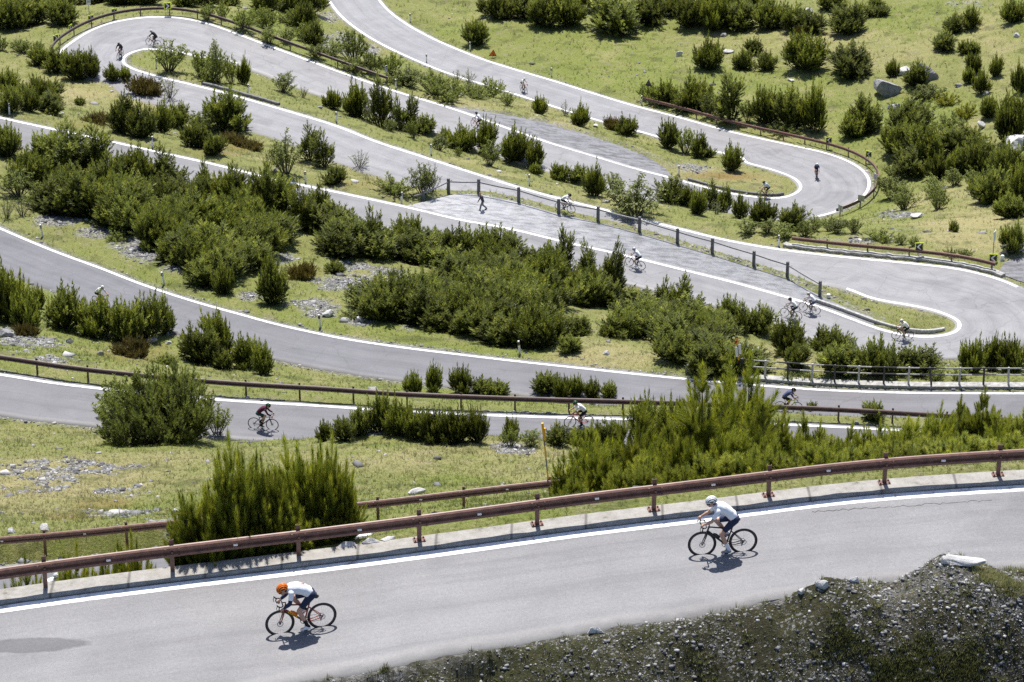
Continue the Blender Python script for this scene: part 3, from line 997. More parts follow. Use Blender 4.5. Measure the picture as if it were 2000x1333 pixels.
WB = [(0.0, .155), (.035, .15), (.083, .118), (.083, .06), (.02, .022), (.02, -.022), (.083, -.06), (.083, -.118), (.035, -.15), (0, -.155),
      (-.012, -.15), (.022, -.138), (.068, -.108), (.068, -.066), (.006, -.024), (.006, .024), (.068, .066), (.068, .108), (.022, .138), (-.012, .15)]


def guardrail(label, crv, sgn, h, spacing, mat, s0=None, s1=None, posts=None, plates=None, reflect=True, base=None, group='guard rails', over=0.10, dz=0.0):
    """beam on posts; sgn points the beam towards the traffic"""
    s0 = 0 if s0 is None else s0
    s1 = crv.s[-1] if s1 is None else s1
    root = empty('guardrail', tuple(crv.at((s0 + s1) / 2)))
    tag(root, label, 'guard rail', group)
    o0 = np.array(root.location)
    mb = MB()
    V, F = extrude(crv, [(a, z + h) for a, z in WB], 0.5, s0, s1, sgn, None, 0.012, 5)
    mb.add([np.array(v) - o0 for v in V], F)
    mb.build('beam', mat, root)
    if posts is None:
        posts = list(np.arange(s0 + 0.4, s1, spacing))
    for i, s in enumerate(posts):
        p, t = crv.at(s), crv.tan(s)
        n = np.array([t[1], -t[0], 0]) * sgn; n /= np.linalg.norm(n)
        M = Matrix(((t[0], n[0], 0), (t[1], n[1], 0), (0, 0, 1)))
        zb = (base(s) if base else -0.25)
        mb = MB()
        q = p - n * 0.075 - o0
        hh = h + 0.155 + over - zb
        zc = zb + hh / 2
        for (dx, dy, sx, sy) in ((0, 0.03, .10, .012), (-.047, 0, .010, .06), (.047, 0, .010, .06)):
            mb.box(q + M @ Vector((dx, dy, zc)), (sx, sy, hh), M)
        mb.box(q + np.array(M @ Vector((0, .055, h))), (.07, .05, .16), M)
        if reflect:
            for (bx, bz) in ((-.16, .09), (.16, .09), (-.16, -.09), (.16, -.09), (0, 0)):
                mb.box(p + n * 0.080 - o0 + np.array(M @ Vector((bx, 0, h + bz))), (.045, .045, .045), M)
        po = mb.build('post', mat, root)
        if plates and i in plates:
            mb = MB()
            pl = q + np.array(M @ Vector((0, 0, zb + 0.012)))
            mb.box(pl, (.30, .20, .024), M)
            for bx in (-.11, .11):
                for by in (-.07, .07):
                    mb.box(pl + np.array(M @ Vector((bx, by, .03))), (.035, .035, .04), M)
            mb.build('base_plate', mat, po)
    if reflect:
        for i in range(len(posts) - 1):
            s = (posts[i] + posts[i + 1]) / 2
            p, t = crv.at(s), crv.tan(s)
            n = np.array([t[1], -t[0], 0]) * sgn; n /= np.linalg.norm(n)
            M = Matrix(((t[0], n[0], 0), (t[1], n[1], 0), (0, 0, 1)))
            mb = MB()
            mb.box(p + n * 0.05 - o0 + np.array([0, 0, h + 0.0]), (.10, .07, .055), M)
            mb.build('reflector', m_reflector, root)
    return root


def wall_along(name, label, cat, crv, s0, s1, width, height, mat, sgn=1, group=None, wob=0.03, seed=1):
    root_p = crv.at((s0 + s1) / 2)
    w = width / 2
    prof = [(w, -0.25), (w, height - .03), (w - .03, height), (-w + .03, height), (-w, height - .03), (-w, -0.25)]
    V, F = extrude(crv, prof, 0.45, s0, s1, 1, None, wob, seed)
    mb = MB(); mb.add([np.array(v) - root_p for v in V], F)
    o = mb.build(name, mat, None, False, tuple(root_p))
    return tag(o, label, cat, group)


# top road: broad kerb with the big rail standing on it
m_kerb, nt, b = new_mat('kerb_concrete')
P = geopos(nt)
kc = ramp(nt, noise(nt, 3.2, 6, 0.7, P), [(0.28, (0.13, 0.12, 0.10)), (0.42, (0.27, 0.255, 0.23)), (0.7, (0.37, 0.355, 0.33))])
sp = ramp(nt, noise(nt, 30.0, 3, 0.7, P), [(0.3, (0.78, 0.78, 0.78)), (0.6, (1.05, 1.05, 1.05))])
kc = mix(nt, 0.8, kc, sp, 'MULTIPLY')
br = node(nt, 'ShaderNodeTexWave'); br.inputs['Scale'].default_value = 0.17; br.inputs['Distortion'].default_value = 0.6
nt.links.new(P, br.inputs['Vector'])
jl = ramp(nt, br.outputs['Fac'], [(0.0, (1, 1, 1)), (0.006, (0, 0, 0))])
sj = node(nt, 'ShaderNodeSeparateColor'); nt.links.new(jl, sj.inputs[0])
kc = mix(nt, mth(nt, 'MULTIPLY', sj.outputs[0], 0.7), kc, (0.06, 0.055, 0.05))
nt.links.new(kc, b.inputs['Base Color'])
b.inputs['Roughness'].default_value = 0.9
bump(nt, b, noise(nt, 14.0, 5, 0.7, P), 0.5, 0.03)

Lt, Rt = ROAD['top']
kerb_c = beside(Lt, Rt, 0.30)
wall_along('concrete_kerb', 'broad pale concrete kerb under the big brown guard rail beside the two nearest cyclists', 'kerb', kerb_c, 0, kerb_c.s[-1], 0.62, 0.09, m_kerb, wob=0.05)
rail_c = beside(Lt, Rt, 0.30)
_ps = [rail_c.find_x(x) for x in (-170, 90, 338, 584, 820, 1050, 1278, 1502, 1728, 1950, 2190)]
_bs = lambda s: 0.09
guardrail('long brown steel guard rail on the concrete kerb behind the two nearest cyclists', rail_c, 1, 0.68, 3, m_corten, posts=_ps, plates=range(4, 11), base=_bs, over=0.12)
Ls, Rs = ROAD['second']
c2 = beside(Ls, Rs, 0.9)
_e = c2.find_x(1104)
_ps = [c2.find_x(x) for x in (-75, 88, 248, 420, 582, 738, 906, 1075)]
guardrail('brown guard rail at the foot of the stony meadow, behind the big near rail', c2, 1, 0.62, 3, m_corten, 0, _e, posts=_ps)
La, Ra = ROAD['fourth']
ca = beside(La, Ra, 0.62)
_s0 = ca.find_x(72)
guardrail('very long dark brown guard rail beside the cyclist in the purple jersey', ca, 1, 0.66, 3, m_corten_far, 0, ca.s[-1], posts=list(np.arange(_s0 - 6, ca.s[-1], 3.0)), reflect=False)
Lh, Rh = ROAD['hairpins']
ch = beside(Lh, Rh, 0.75)
_a, _b = ch.find(103, 108), ch.find(757, 168)
guardrail('curved dark guard rail round the outside of the hairpin with the number board', ch, 1, 0.62, 2.9, m_corten_far, _a, _b, reflect=False)
cr = beside(Rh, Lh, 0.8)
_a, _b = cr.find(1634, 424), cr.find(1258, 205)
guardrail('curved brown guard rail round the hairpin under the big boulders', cr, -1, 0.62, 2.9, m_corten, _a, _b, reflect=False)
_c, _d = cr.find(1944, 530), cr.find(1546, 480)
guardrail('straight rusty guard rail with two arrow boards on a low broken wall', cr, -1, 0.66, 3.4, m_corten, _c, _d, reflect=False)
cw = beside(Rh, Lh, 0.62)
wall_along('low_wall', 'low broken stone wall under the straight rusty guard rail', 'wall', cw, cw.find(1958, 545), cw.find(1530, 483), 0.55, 0.22, m_conc_d, wob=0.14, seed=3)
ck = beside(Lh, Rh, 0.55)
wall_along('stone_kerb', 'pale stone kerb round the grassy tip of the nearest hairpin island', 'kerb', ck, ck.find(1585, 589), ck.find(1846, 652), 0.22, 0.20, m_stone, wob=0.05, seed=4)
ck2 = beside(Rh, Lh, 0.5)
wall_along('stone_kerb', 'low dark kerb on the island side below the bushes of the upper hairpin', 'kerb', ck2, ck2.find(545, 208), ck2.find(395, 166), 0.25, 0.22, m_granite, wob=0.05, seed=6)
ck3 = beside(Lh, Rh, 0.4)
wall_along('stone_kerb', 'low dark kerb behind the cyclist at the tip of the right hairpin', 'kerb', ck3, ck3.find(1343, 350), ck3.find(1530, 384), 0.22, 0.18, m_granite, wob=0.05, seed=7)


def gpt(x, y):
    return gp(x, y)


# square stone posts with a pole between them, along the lay-by of the walking man
root = tag(empty('post_fence', tuple(gp(1168, 431))), 'fence of square stone posts joined by a single pole along the grey lay-by', 'fence')
o0 = np.array(root.location)
FP = [(826.5, 392), (876, 377), (935, 378), (1013, 394), (1091, 417), (1168, 431.5), (1249, 452), (1323, 475), (1391, 494), (1472, 519), (1537.5, 540), (1601, 578)]
tops = []
for i, (x, y) in enumerate(FP):
    p = gp(x, y)
    hgt = 0.85 if i == 0 else 1.2
    mb = MB()
    mb.box(p - o0 + np.array([0, 0, hgt / 2 - 0.15]), (0.20, 0.19, hgt + 0.3), Matrix.Rotation(-0.5, 3, 'Z'), 0.94)
    mb.build('post', m_granite, root)
    tops.append(p - o0 + np.array([0, 0, hgt - 0.26]))
st = gp(805, 390) - o0 + np.array([0, 0, .25])
ends = [st] + tops[:]
for i in range(len(ends) - 1):
    a, b_ = ends[i], ends[i + 1]
    d = (b_ - a) / np.linalg.norm(b_ - a)
    mb = MB()
    mb.tube([a + d * 0.1, (a + b_) / 2 - np.array([0, 0, .03]), b_ + d * (0.35 if i in (1, 5, 8, 10) else -0.05)], 0.068, 8)
    mb.build('pole', m_greyplank, root)

# black and white railing on a concrete plinth
FB = [(1448, 738), (1494, 741), (1537.6, 743.5), (1585.5, 745), (1630, 748.5), (1676.6, 750), (1725.5, 751), (1774, 752), (1819, 752), (1872.7, 752.5), (1920, 752), (1969.6, 752), (2018, 752), (2066, 752)]
Lb, Rb = ROAD['fifth']
cb = beside(Lb, Rb, 0.75)
root = tag(empty('railing', tuple(cb.at(cb.find_x(1725)))), 'black and white painted railing on a concrete plinth above the dark cyclist', 'railing')
o0 = np.array(root.location)
_q0, _q1 = cb.find_x(1440), cb.find_x(2080)
V, F = extrude(cb, [(.32, -.3), (.32, .13), (-.32, .13), (-.32, -.3)], 0.6, _q0, _q1, 1, None, 0.03, 9)
mb = MB(); mb.add([np.array(v) - o0 for v in V], F); mb.build('plinth', m_conc_d, root)
pp = []
for i, (x, y) in enumerate(FB):
    p = cb.at(cb.find_x(x)) - o0
    lean = {8: -0.16, 11: -0.06}.get(i, 0.0)
    top = p + np.array([lean, 0, 1.28])
    mb = MB(); mb.tube([p + np.array([0, 0, .05]), top], 0.065 if i else 0.09, 8)
    po = mb.build('post', m_black if i % 2 == 0 else m_white_old, root)
    tag(po, ('black' if i % 2 == 0 else 'white') + ' railing post')
    pp.append((p, lean))
for i in range(len(pp) - 1):
    (a, la), (b_, lb) = pp[i], pp[i + 1]
    for hh in (1.22, 0.78):
        A = a + np.array([la * hh / 1.28, 0, hh]); B = b_ + np.array([lb * hh / 1.28, 0, hh])
        mid = A + (B - A) * 0.5
        first = m_black if i % 2 == 0 else m_white_old
        second = m_white_old if i % 2 == 0 else m_black
        for (u, v, mt) in ((A, mid, first), (mid, B, second)):
            mb = MB(); mb.tube([u, v], 0.04, 6)
            tag(mb.build('rail', mt, root), ('black' if mt == m_black else 'white') + ' length of rail')

# the plank fence by the yard at the right edge
root = tag(empty('plank_fence', tuple(bp(1985, 498, -103.9))), 'grey plank fence beside the dark yard at the right edge', 'fence')
o0 = np.array(root.location)
FQ = [gp(1966, 499), gp(2010, 494), gp(2060, 489)]
for p in FQ:
    mb = MB(); mb.box(p - o0 + np.array([0, 0, .4]), (.14, .14, 1.1)); mb.build('post', m_granite, root)
for hh in (0.35, 0.85):
    mb = MB()
    A = FQ[0] - o0 + np.array([-.5, -.1, hh]); B = FQ[-1] - o0 + np.array([0, -.1, hh])
    d = B - A
    M = Matrix.Rotation(math.atan2(d[1], d[0]), 3, 'Z')
    mb.box((A + B) / 2, (np.linalg.norm(d), .05, .16), M)
    mb.build('plank', m_greyplank, root)

# ------------------------------------------------------------------ roadside posts and stones
def delineator(label, x, y, h=0.95, lean=0.0, red=False):
    p = gp(x, y)
    r = tag(empty('delineator_post', tuple(p), 0.4), label, 'roadside post', 'white delineator posts')
    r.rotation_euler = (0, lean, 0.4)
    mb = MB(); mb.box((0, 0, h * .5 - .1), (.125, .11, h + .2), None, 0.86); mb.build('shaft', m_white, r)
    mb = MB(); mb.box((0, 0, h * .80), (.128, .116, h * .22), None, 0.97); mb.build('band', m_black, r)
    mb = MB(); mb.box((0, -.066, h * .80), (.05, .012, h * .14)); mb.build('reflector', m_red if red else m_reflector, r)
    return r


for lb, x, y, ln in [
    ('white post with black band at the left edge below the shrubs of the upper meadow', 18.5, 224, 0),
    ('white post with black band above the big left thicket, right of the round pine clump', 297.6, 289, .03),
    ('white post with black band below the leafy shrub left of the paler road bend', 596.7, 357, 0),
    ('white post with black band on the grass strip inside the upper left hairpin', 484, 184, .08),
    ('white post with black band beside the road below the tall pine pair', 657, 238, 0),
    ('white post half hidden in grass under the bushes at the hairpin tip', 305, 133, .05),
    ('white post with black band on the grass strip above the leafless bush', 842, 302, 0),
    ('white post beyond the road end of the curved hairpin guard rail', 773, 173, 0),
    ('white post with black band above the walking man on the far verge', 1033.6, 361.5, 0),
    ('white post with black band under the large leafy alder by the stone posts', 1256.7, 423, 0),
    ('white post with dark band left of the stone post fence', 784, 398, .06),
    ('white post beside the topmost road just below the picture edge', 801, 42.5, 0),
    ('white post left of the orange road work triangle', 918, 98.5, 0),
    ('white post with black band on the near verge of the topmost road', 833, 122, 0),
    ('white post with black band in the meadow above the cyclist on the topmost road', 1077, 149.5, 0),
    ('white post at the end of the guard rail below the triangular sign', 1253, 204.5, 0),
    ('white post at the upper end of the straight rusty guard rail', 1520.7, 481, 0),
    ('leaning white post with black cap at the upper left of the broad road bend', 83.4, 462.5, -.12),
    ('leaning white post with black cap beside the band of scree', 320.6, 556, -.14),
    ('leaning white post with red reflector below the scree patch', 626, 640, -.1),
    ('leaning white post with red cap in front of the central thicket', 1015.4, 692, -.1),
    ('white post left of the black and white railing', 1427, 741, -.03),
    ('white post with black band beside the gravel lay-by and the orange grass', 1326, 342, 0),
]:
    delineator(lb, x, y, 0.95, ln, 'red' in lb)

for lb, x, y, h in [('round topped granite bollard left of the black and white railing', 1343.5, 729, .62), ('grey stone bollard partly behind the dark guard rail below the small pines', 1251, 803, 0.85),
                    ('small white marker stone at the end of the stone post fence', 1618, 581, .28), ('white marker stone between the rusty guard rail and the plank fence', 1957.5, 508, .42)]:
    p = gp(x, y)
    mb = MB()
    r = 0.17 if h > .5 else 0.15
    mb.lathe([(r * 1.1, -.15), (r * 1.05, h * .3), (r, h * .78), (r * .8, h * .92), (r * .35, h)], 14)
    tag(mb.build('bollard', m_granite if h > .5 else m_white, None, True, tuple(p)), lb, 'bollard', 'bollards and marker stones')


# ------------------------------------------------------------------ signs
def text_polys(ch):
    seg = {'3': [(.0, .9, .6, .14), (.0, .43, .6, .14), (0, -.04, .6, .14), (.46, 0, .14, 1.0)], '1': [(.23, -.04, .16, 1.08), (.08, .78, .18, .14)]}
    return seg[ch]


def chevron_mesh(direction, size):
    s = size * 0.40
    w = size * 0.20
    d = direction
    # two arms of a ">" as prisms standing proud of the board, facing -Y
    V, F = [], []
    for (z0, z1) in ((s, 0), (0, -s)):
        x0 = -d * s * .55 if z0 else d * s * .45
        x1 = d * s * .45 if z0 else -d * s * .55
        q = [(x0 - w * .55, z0), (x0 + w * .55, z0), (x1 + w * .55, z1), (x1 - w * .55, z1)]
        n = len(V)
        V += [(a, -0.035, c) for a, c in q] + [(a, -0.028, c) for a, c in q]
        F += [tuple(n + k for k in f) for f in ((0, 1, 2, 3), (7, 6, 5, 4), (0, 4, 5, 1), (1, 5, 6, 2), (2, 6, 7, 3), (3, 7, 4, 0))]
    return V, F


def arrow_board(label, x, ybase, ytop, wpx, hpx, direction, facing, back=False, base=None, size=0.62, number=None):
    """square bend marker; facing is the yaw of its face, 0 looks at the lens"""
    p = gp(x, ybase) if base is None else base
    s = scale_at(p)
    H = (ybase - (ytop + hpx / 2)) / (s * 0.92)
    r = tag(empty('arrow_board', tuple(p), facing), label, 'road sign', 'chevron boards on the bends')
    mb = MB(); mb.tube([(0, .03, -.2), (0, .03, H + size * .45)], 0.03, 8); mb.build('pole', m_galv, r)
    mb = MB(); mb.box((0, 0, H), (size, .03, size))
    po = mb.build('panel', m_fluo if not back else m_galv, r)
    if back:
        tag(po, 'plain grey back of the board')
    mb = MB(); mb.box((0, -.018, H), (size * .80, .014, size * .80)); mb.build('field', m_black, po)
    V, F = chevron_mesh(direction, size)
    mb = MB(); mb.add([(a, b_, c + H) for a, b_, c in V], F); mb.build('chevron', m_white, po)
    return r, H


arrow_board('narrow looking lime bordered arrow board lowest on the left hairpin rail', 109, 78, 67, 10, 15, 1, 0.75)
arrow_board('edge on lime arrow board second from the left on the left hairpin rail', 138, 60, 47, 6, 15, -1, 1.15)
_r, _H = arrow_board('lime bordered arrow board under the white number plate', 178, 46, 29, 12, 14, 1, 0.5)
arrow_board('white faced lime bordered arrow board pointing left at the top of the hairpin', 224, 37, 16, 10, 14, -1, 0.65)
arrow_board('largest lime bordered arrow board on the left hairpin, cut by the top edge', 328, 31, 5.5, 14, 14, 1, 0.1, size=.70)
arrow_board('small lime bordered arrow board in the bright bushes behind the descending rail', 461, 54, 35.5, 9, 14, 1, -0.6)
arrow_board('lime bordered arrow board pointing left above the right hairpin rail', 1618, 291, 267, 14, 14, -1, 0.1)
arrow_board('narrower lime bordered arrow board pointing left where the right hairpin rail bends', 1696, 318, 294, 10, 15, -1, -0.55)
arrow_board('dark backed board at the outermost point of the right hairpin', 1708, 370, 338, 5, 15, -1, 2.0, True)
arrow_board('dark backed square board low on the right hairpin rail', 1681, 408, 381, 11, 13, -1, 2.75, True)
arrow_board('dark backed board at the lower end of the right hairpin rail', 1641, 424, 400, 7, 14, -1, 2.2, True)
arrow_board('lime bordered arrow board pointing left over the middle of the rusty rail', 1794, 505, 474, 16, 16, -1, 0.1, size=.68)
arrow_board('lime bordered arrow board pointing left at the end of the rusty rail', 1938.5, 527, 495.7, 17, 17, -1, -0.1, size=.68)

p = gp(174.5, 46)
r = tag(empty('number_sign', tuple(p + np.array([0, .25, 0])), 0.35), 'small white number plate 31 on a pole above an arrow board', 'road sign')
H = (46 - 7) / (scale_at(p) * .92)
mb = MB(); mb.tube([(0, .03, -.2), (0, .03, H + .25)], 0.03, 8); mb.build('pole', m_galv, r)
mb = MB(); mb.box((0, 0, H), (.42, .03, .60)); pl = mb.build('panel', m_white, r)
m_blue = plain('blue_lettering', (0.05, 0.06, 0.16), 0.5)
mb = MB()
for k, chv in enumerate('31'):
    for (a, c, w, h) in text_polys(chv):
        sc = 0.25
        mb.box((-.155 + k * .17 + (a + w / 2) * sc, -.02, H - .10 + (c + h / 2) * sc), (w * sc, .012, h * sc))
mb.build('number', m_blue, pl)

# white board on a pole at the end of the hairpin guard rail
p = gp(754.5, 156)
r = tag(empty('warning_sign', tuple(p), 0.9), 'white rectangular sign with black bar at the end of the hairpin rail', 'road sign')
H = (156 - 135) / (scale_at(p) * .92)
mb = MB(); mb.tube([(0, .03, -.2), (0, .03, H + .3)], 0.03, 8); mb.build('pole', m_galv, r)
mb = MB(); mb.box((0, 0, H), (.40, .03, .62)); pl = mb.build('panel', m_white, r)
mb = MB(); mb.box((0, -.02, H + .23), (.40, .012, .12)); mb.box((0.0, -.02, H + .02), (.10, .012, .18)); mb.build('marking', m_black, pl)

# pole with number board seen nearly edge on behind the rusty rail
p = gp(1940, 503)
r = tag(empty('number_sign', tuple(p), 1.2), 'white plate seen almost edge on behind the end of the rusty rail', 'road sign')
H = (503 - 461) / (scale_at(p) * .92)
mb = MB(); mb.tube([(0, .04, -.2), (0, .04, H + .35)], 0.04, 8); mb.build('pole', m_galv, r)
mb = MB(); mb.box((0, 0, H), (.5, .03, .85)); mb.build('panel', m_white, r)


def triangle(mb, r, y0, y1, c):
    q = [(r * math.sin(a), r * math.cos(a)) for a in (0, 2 * math.pi / 3, 4 * math.pi / 3)]
    V = [(a, y0, c + b_) for a, b_ in q] + [(a, y1, c + b_) for a, b_ in q]
    mb.add(V, [(0, 1, 2), (5, 4, 3), (0, 3, 4, 1), (1, 4, 5, 2), (2, 5, 3, 0)])


p = gp(962, 113)
r = tag(empty('triangle_sign', tuple(p), 0.25), 'orange triangular road work sign leaning in the meadow by the topmost road', 'road sign')
r.rotation_euler = (0, 0.10, 0.25)
mb = MB(); mb.tube([(0, .03, -.2), (0, .03, .6)], .02, 6); mb.build('pole', m_galv, r)
mb = MB(); triangle(mb, .52, 0, .02, .42); pl = mb.build('panel', m_red, r)
mb = MB(); triangle(mb, .36, -.01, -.002, .40); fl = mb.build('field', m_orange, pl)
mb = MB(); mb.ball((.03, -.016, .56), .04, 8, 6); mb.box((0, -.016, .44), (.09, .01, .16)); mb.box((.07, -.016, .30), (.10, .01, .08)); mb.build('symbol', m_black, pl)
p = gp(1266, 196)
r = tag(empty('triangle_sign', tuple(p), 2.6), 'dark back of a triangular sign above the start of the brown rail', 'road sign')
H = (196 - 165) / (scale_at(p) * .92)
mb = MB(); mb.tube([(0, .0, -.2), (0, .0, H)], .03, 6); mb.build('pole', m_blackrail, r)
mb = MB(); triangle(mb, .5, -.03, -.01, H); mb.build('panel', m_blackrail, r)

# snow poles
s = c2.find_x(1074)
p = c2.at(s)
r = tag(empty('snow_pole', tuple(p + np.array([0, .12, 0]))), 'tall leaning yellow and grey snow pole rising behind the guard rails', 'snow pole')
lean = np.array([-.095, 0, 1.0]); lean /= np.linalg.norm(lean)
hts = [0.0, .78, 1.10, 1.62, 2.12, 2.62, 3.08]
mts = [m_corten, m_yellow, m_granite, m_yellow, m_granite, m_yellow]
mb = MB(); mb.tube([lean * 0, lean * 2.9], .026, 8); mb.build('pole', m_granite, r)
for i in range(6):
    if mts[i] != m_granite:
        mb = MB(); mb.tube([lean * hts[i], lean * hts[i + 1]], .032 if i < 5 else .045, 10)
        mb.build('band', mts[i], r)
mb = MB(); mb.box(lean * 2.62 + np.array([.02, 0, 0]), (.10, .06, .5)); mb.build('top_marker', m_yellow, r)

p = gp(1446, 738)
r = tag(empty('snow_pole', tuple(p + np.array([0, .15, 0]))), 'short yellow and black pole with two white plates left of the railing', 'snow pole')
lean = np.array([-.10, 0, 1.0]); lean /= np.linalg.norm(lean)
mb = MB(); mb.tube([lean * 0, lean * 2.75], .04, 8); mb.build('pole', m_black, r)
for a, c in ((1.15, 1.45), (2.15, 2.62)):
    mb = MB(); mb.tube([lean * a, lean * c], .06, 8); mb.build('band', m_yellow, r)
for dx, z in ((-.10, 1.72), (.11, 1.92)):
    mb = MB(); mb.box(lean * z + np.array([dx, -.05, 0]), (.17, .02, .68), Matrix.Rotation(-.10, 3, 'Y')); mb.build('plate', m_white, r)
mb = MB(); mb.box(lean * 2.4 + np.array([-.10, -.06, 0]), (.13, .02, .22), Matrix.Rotation(.5, 3, 'Y')); mb.build('arrow_plate', m_red, r)

# ------------------------------------------------------------------ dwarf pines, alders, willows, junipers
def foliage_mat(name, dark, light, young, trans=0.35, hue=0.25, rough=0.55):
    m = bpy.data.materials.new(name)
    m.use_nodes = True
    nt = m.node_tree
    b = nt.nodes['Principled BSDF']
    out = nt.nodes['Material Output']
    oi = node(nt, 'ShaderNodeObjectInfo')
    col = mix(nt, attr(nt, 'tone'), dark, light)
    col = mix(nt, attr(nt, 'young'), col, young)
    v = mth(nt, 'ADD', mth(nt, 'MULTIPLY', oi.outputs['Random'], hue * 2), 1 - hue)
    mx = node(nt, 'ShaderNodeCombineColor')
    for i, k in enumerate((1.0, 0.96, 0.8)):
        nt.links.new(mth(nt, 'MULTIPLY', v, k), mx.inputs[i])
    col = mix(nt, 1.0, col, mx.outputs[0], 'MULTIPLY')
    nt.links.new(col, b.inputs['Base Color'])
    b.inputs['Roughness'].default_value = rough
    b.inputs['Specular IOR Level'].default_value = 0.35
    t = node(nt, 'ShaderNodeBsdfTranslucent')
    nt.links.new(mix(nt, 1.0, col, (1.25, 1.2, 0.7), 'MULTIPLY'), t.inputs['Color'])
    ms = node(nt, 'ShaderNodeMixShader')
    ms.inputs[0].default_value = trans
    nt.links.new(b.outputs[0], ms.inputs[1]); nt.links.new(t.outputs[0], ms.inputs[2])
    nt.links.new(ms.outputs[0], out.inputs['Surface'])
    return m


m_pine = foliage_mat('pine_needles', (0.020, 0.034, 0.010), (0.125, 0.160, 0.036), (0.42, 0.46, 0.10), 0.44, 0.28)
m_pine_near = foliage_mat('pine_needles_fresh', (0.044, 0.070, 0.011), (0.205, 0.250, 0.034), (0.52, 0.54, 0.085), 0.44, 0.2)
m_leaf = foliage_mat('alder_leaves', (0.100, 0.135, 0.026), (0.23, 0.285, 0.060), (0.42, 0.46, 0.13), 0.42, 0.25)
m_willow = foliage_mat('willow_leaves', (0.11, 0.14, 0.055), (0.24, 0.28, 0.12), (0.40, 0.42, 0.24), 0.40, 0.2)
m_juni = foliage_mat('juniper_needles', (0.060, 0.060, 0.018), (0.13, 0.11, 0.035), (0.20, 0.15, 0.05), 0.25, 0.25)
m_lime = foliage_mat('lime_leaves', (0.16, 0.19, 0.015), (0.36, 0.38, 0.025), (0.5, 0.48, 0.04), 0.4, 0.15)
m_bush = foliage_mat('bush_pine_needles', (0.040, 0.060, 0.018), (0.130, 0.165, 0.042), (0.30, 0.34, 0.09), 0.42, 0.1)
m_bark = plain('grey_bark', (0.11, 0.092, 0.078), 0.9, 0, 0.35, 12.0, 0.2)
m_bark_d = plain('dark_bark', (0.055, 0.042, 0.034), 0.9, 0, 0.35, 12.0, 0.2)


def frames(D, r):
    """rotation frames with z along D"""
    D = D / np.linalg.norm(D, axis=1)[:, None]
    A = np.where(np.abs(D[:, 2:3]) < 0.95, np.array([[0, 0, 1.0]]), np.array([[1.0, 0, 0]]))
    X = np.cross(A, D); X /= np.linalg.norm(X, axis=1)[:, None]
    Y = np.cross(D, X)
    th = r.random(len(D)) * 2 * math.pi
    c, s = np.cos(th)[:, None], np.sin(th)[:, None]
    return np.stack([X * c + Y * s, -X * s + Y * c, D], 2)


def instance(TV, TF, P, R, S):
    """template repeated at P with frames R and scales S (n,3)"""
    n, m = len(P), len(TV)
    V = np.einsum('nij,nmj->nmi', R, TV[None] * S[:, None, :]) + P[:, None]
    F = TF[None] + (np.arange(n) * m)[:, None, None]
    return V.reshape(-1, 3), F.reshape(-1, TF.shape[1])


def brush(K, wid, r, full=0.22):
    """a shoot: needle blades round an axis of length 1"""
    V, F = [], []
    for i in range(K):
        t = 0.02 + 0.86 * (i / K)
        a = i * 2.399 + r.random() * .5
        ca, sa = math.cos(a), math.sin(a)
        rad = (full + 0.05 * r.random()) * (1.0 - 0.45 * max(0, t - .55) / .45)
        b = np.array([ca * .02, sa * .02, t])
        tip = np.array([ca * rad, sa * rad, t + 0.17 + .05 * r.random()])
        side = np.array([-sa, ca, 0.15]) * wid
        n = len(V)
        V += [b - side * .5, b + side * .5, tip]
        F.append((n, n + 1, n + 2))
    n = len(V)
    V += [np.array([-.04, 0, .8]), np.array([.04, 0, .8]), np.array([0, 0, 1.12]), np.array([0, -.04, .8]), np.array([0, .04, .8])]
    F += [(n, n + 1, n + 2), (n + 3, n + 4, n + 2)]
    return np.array(V), np.array(F)


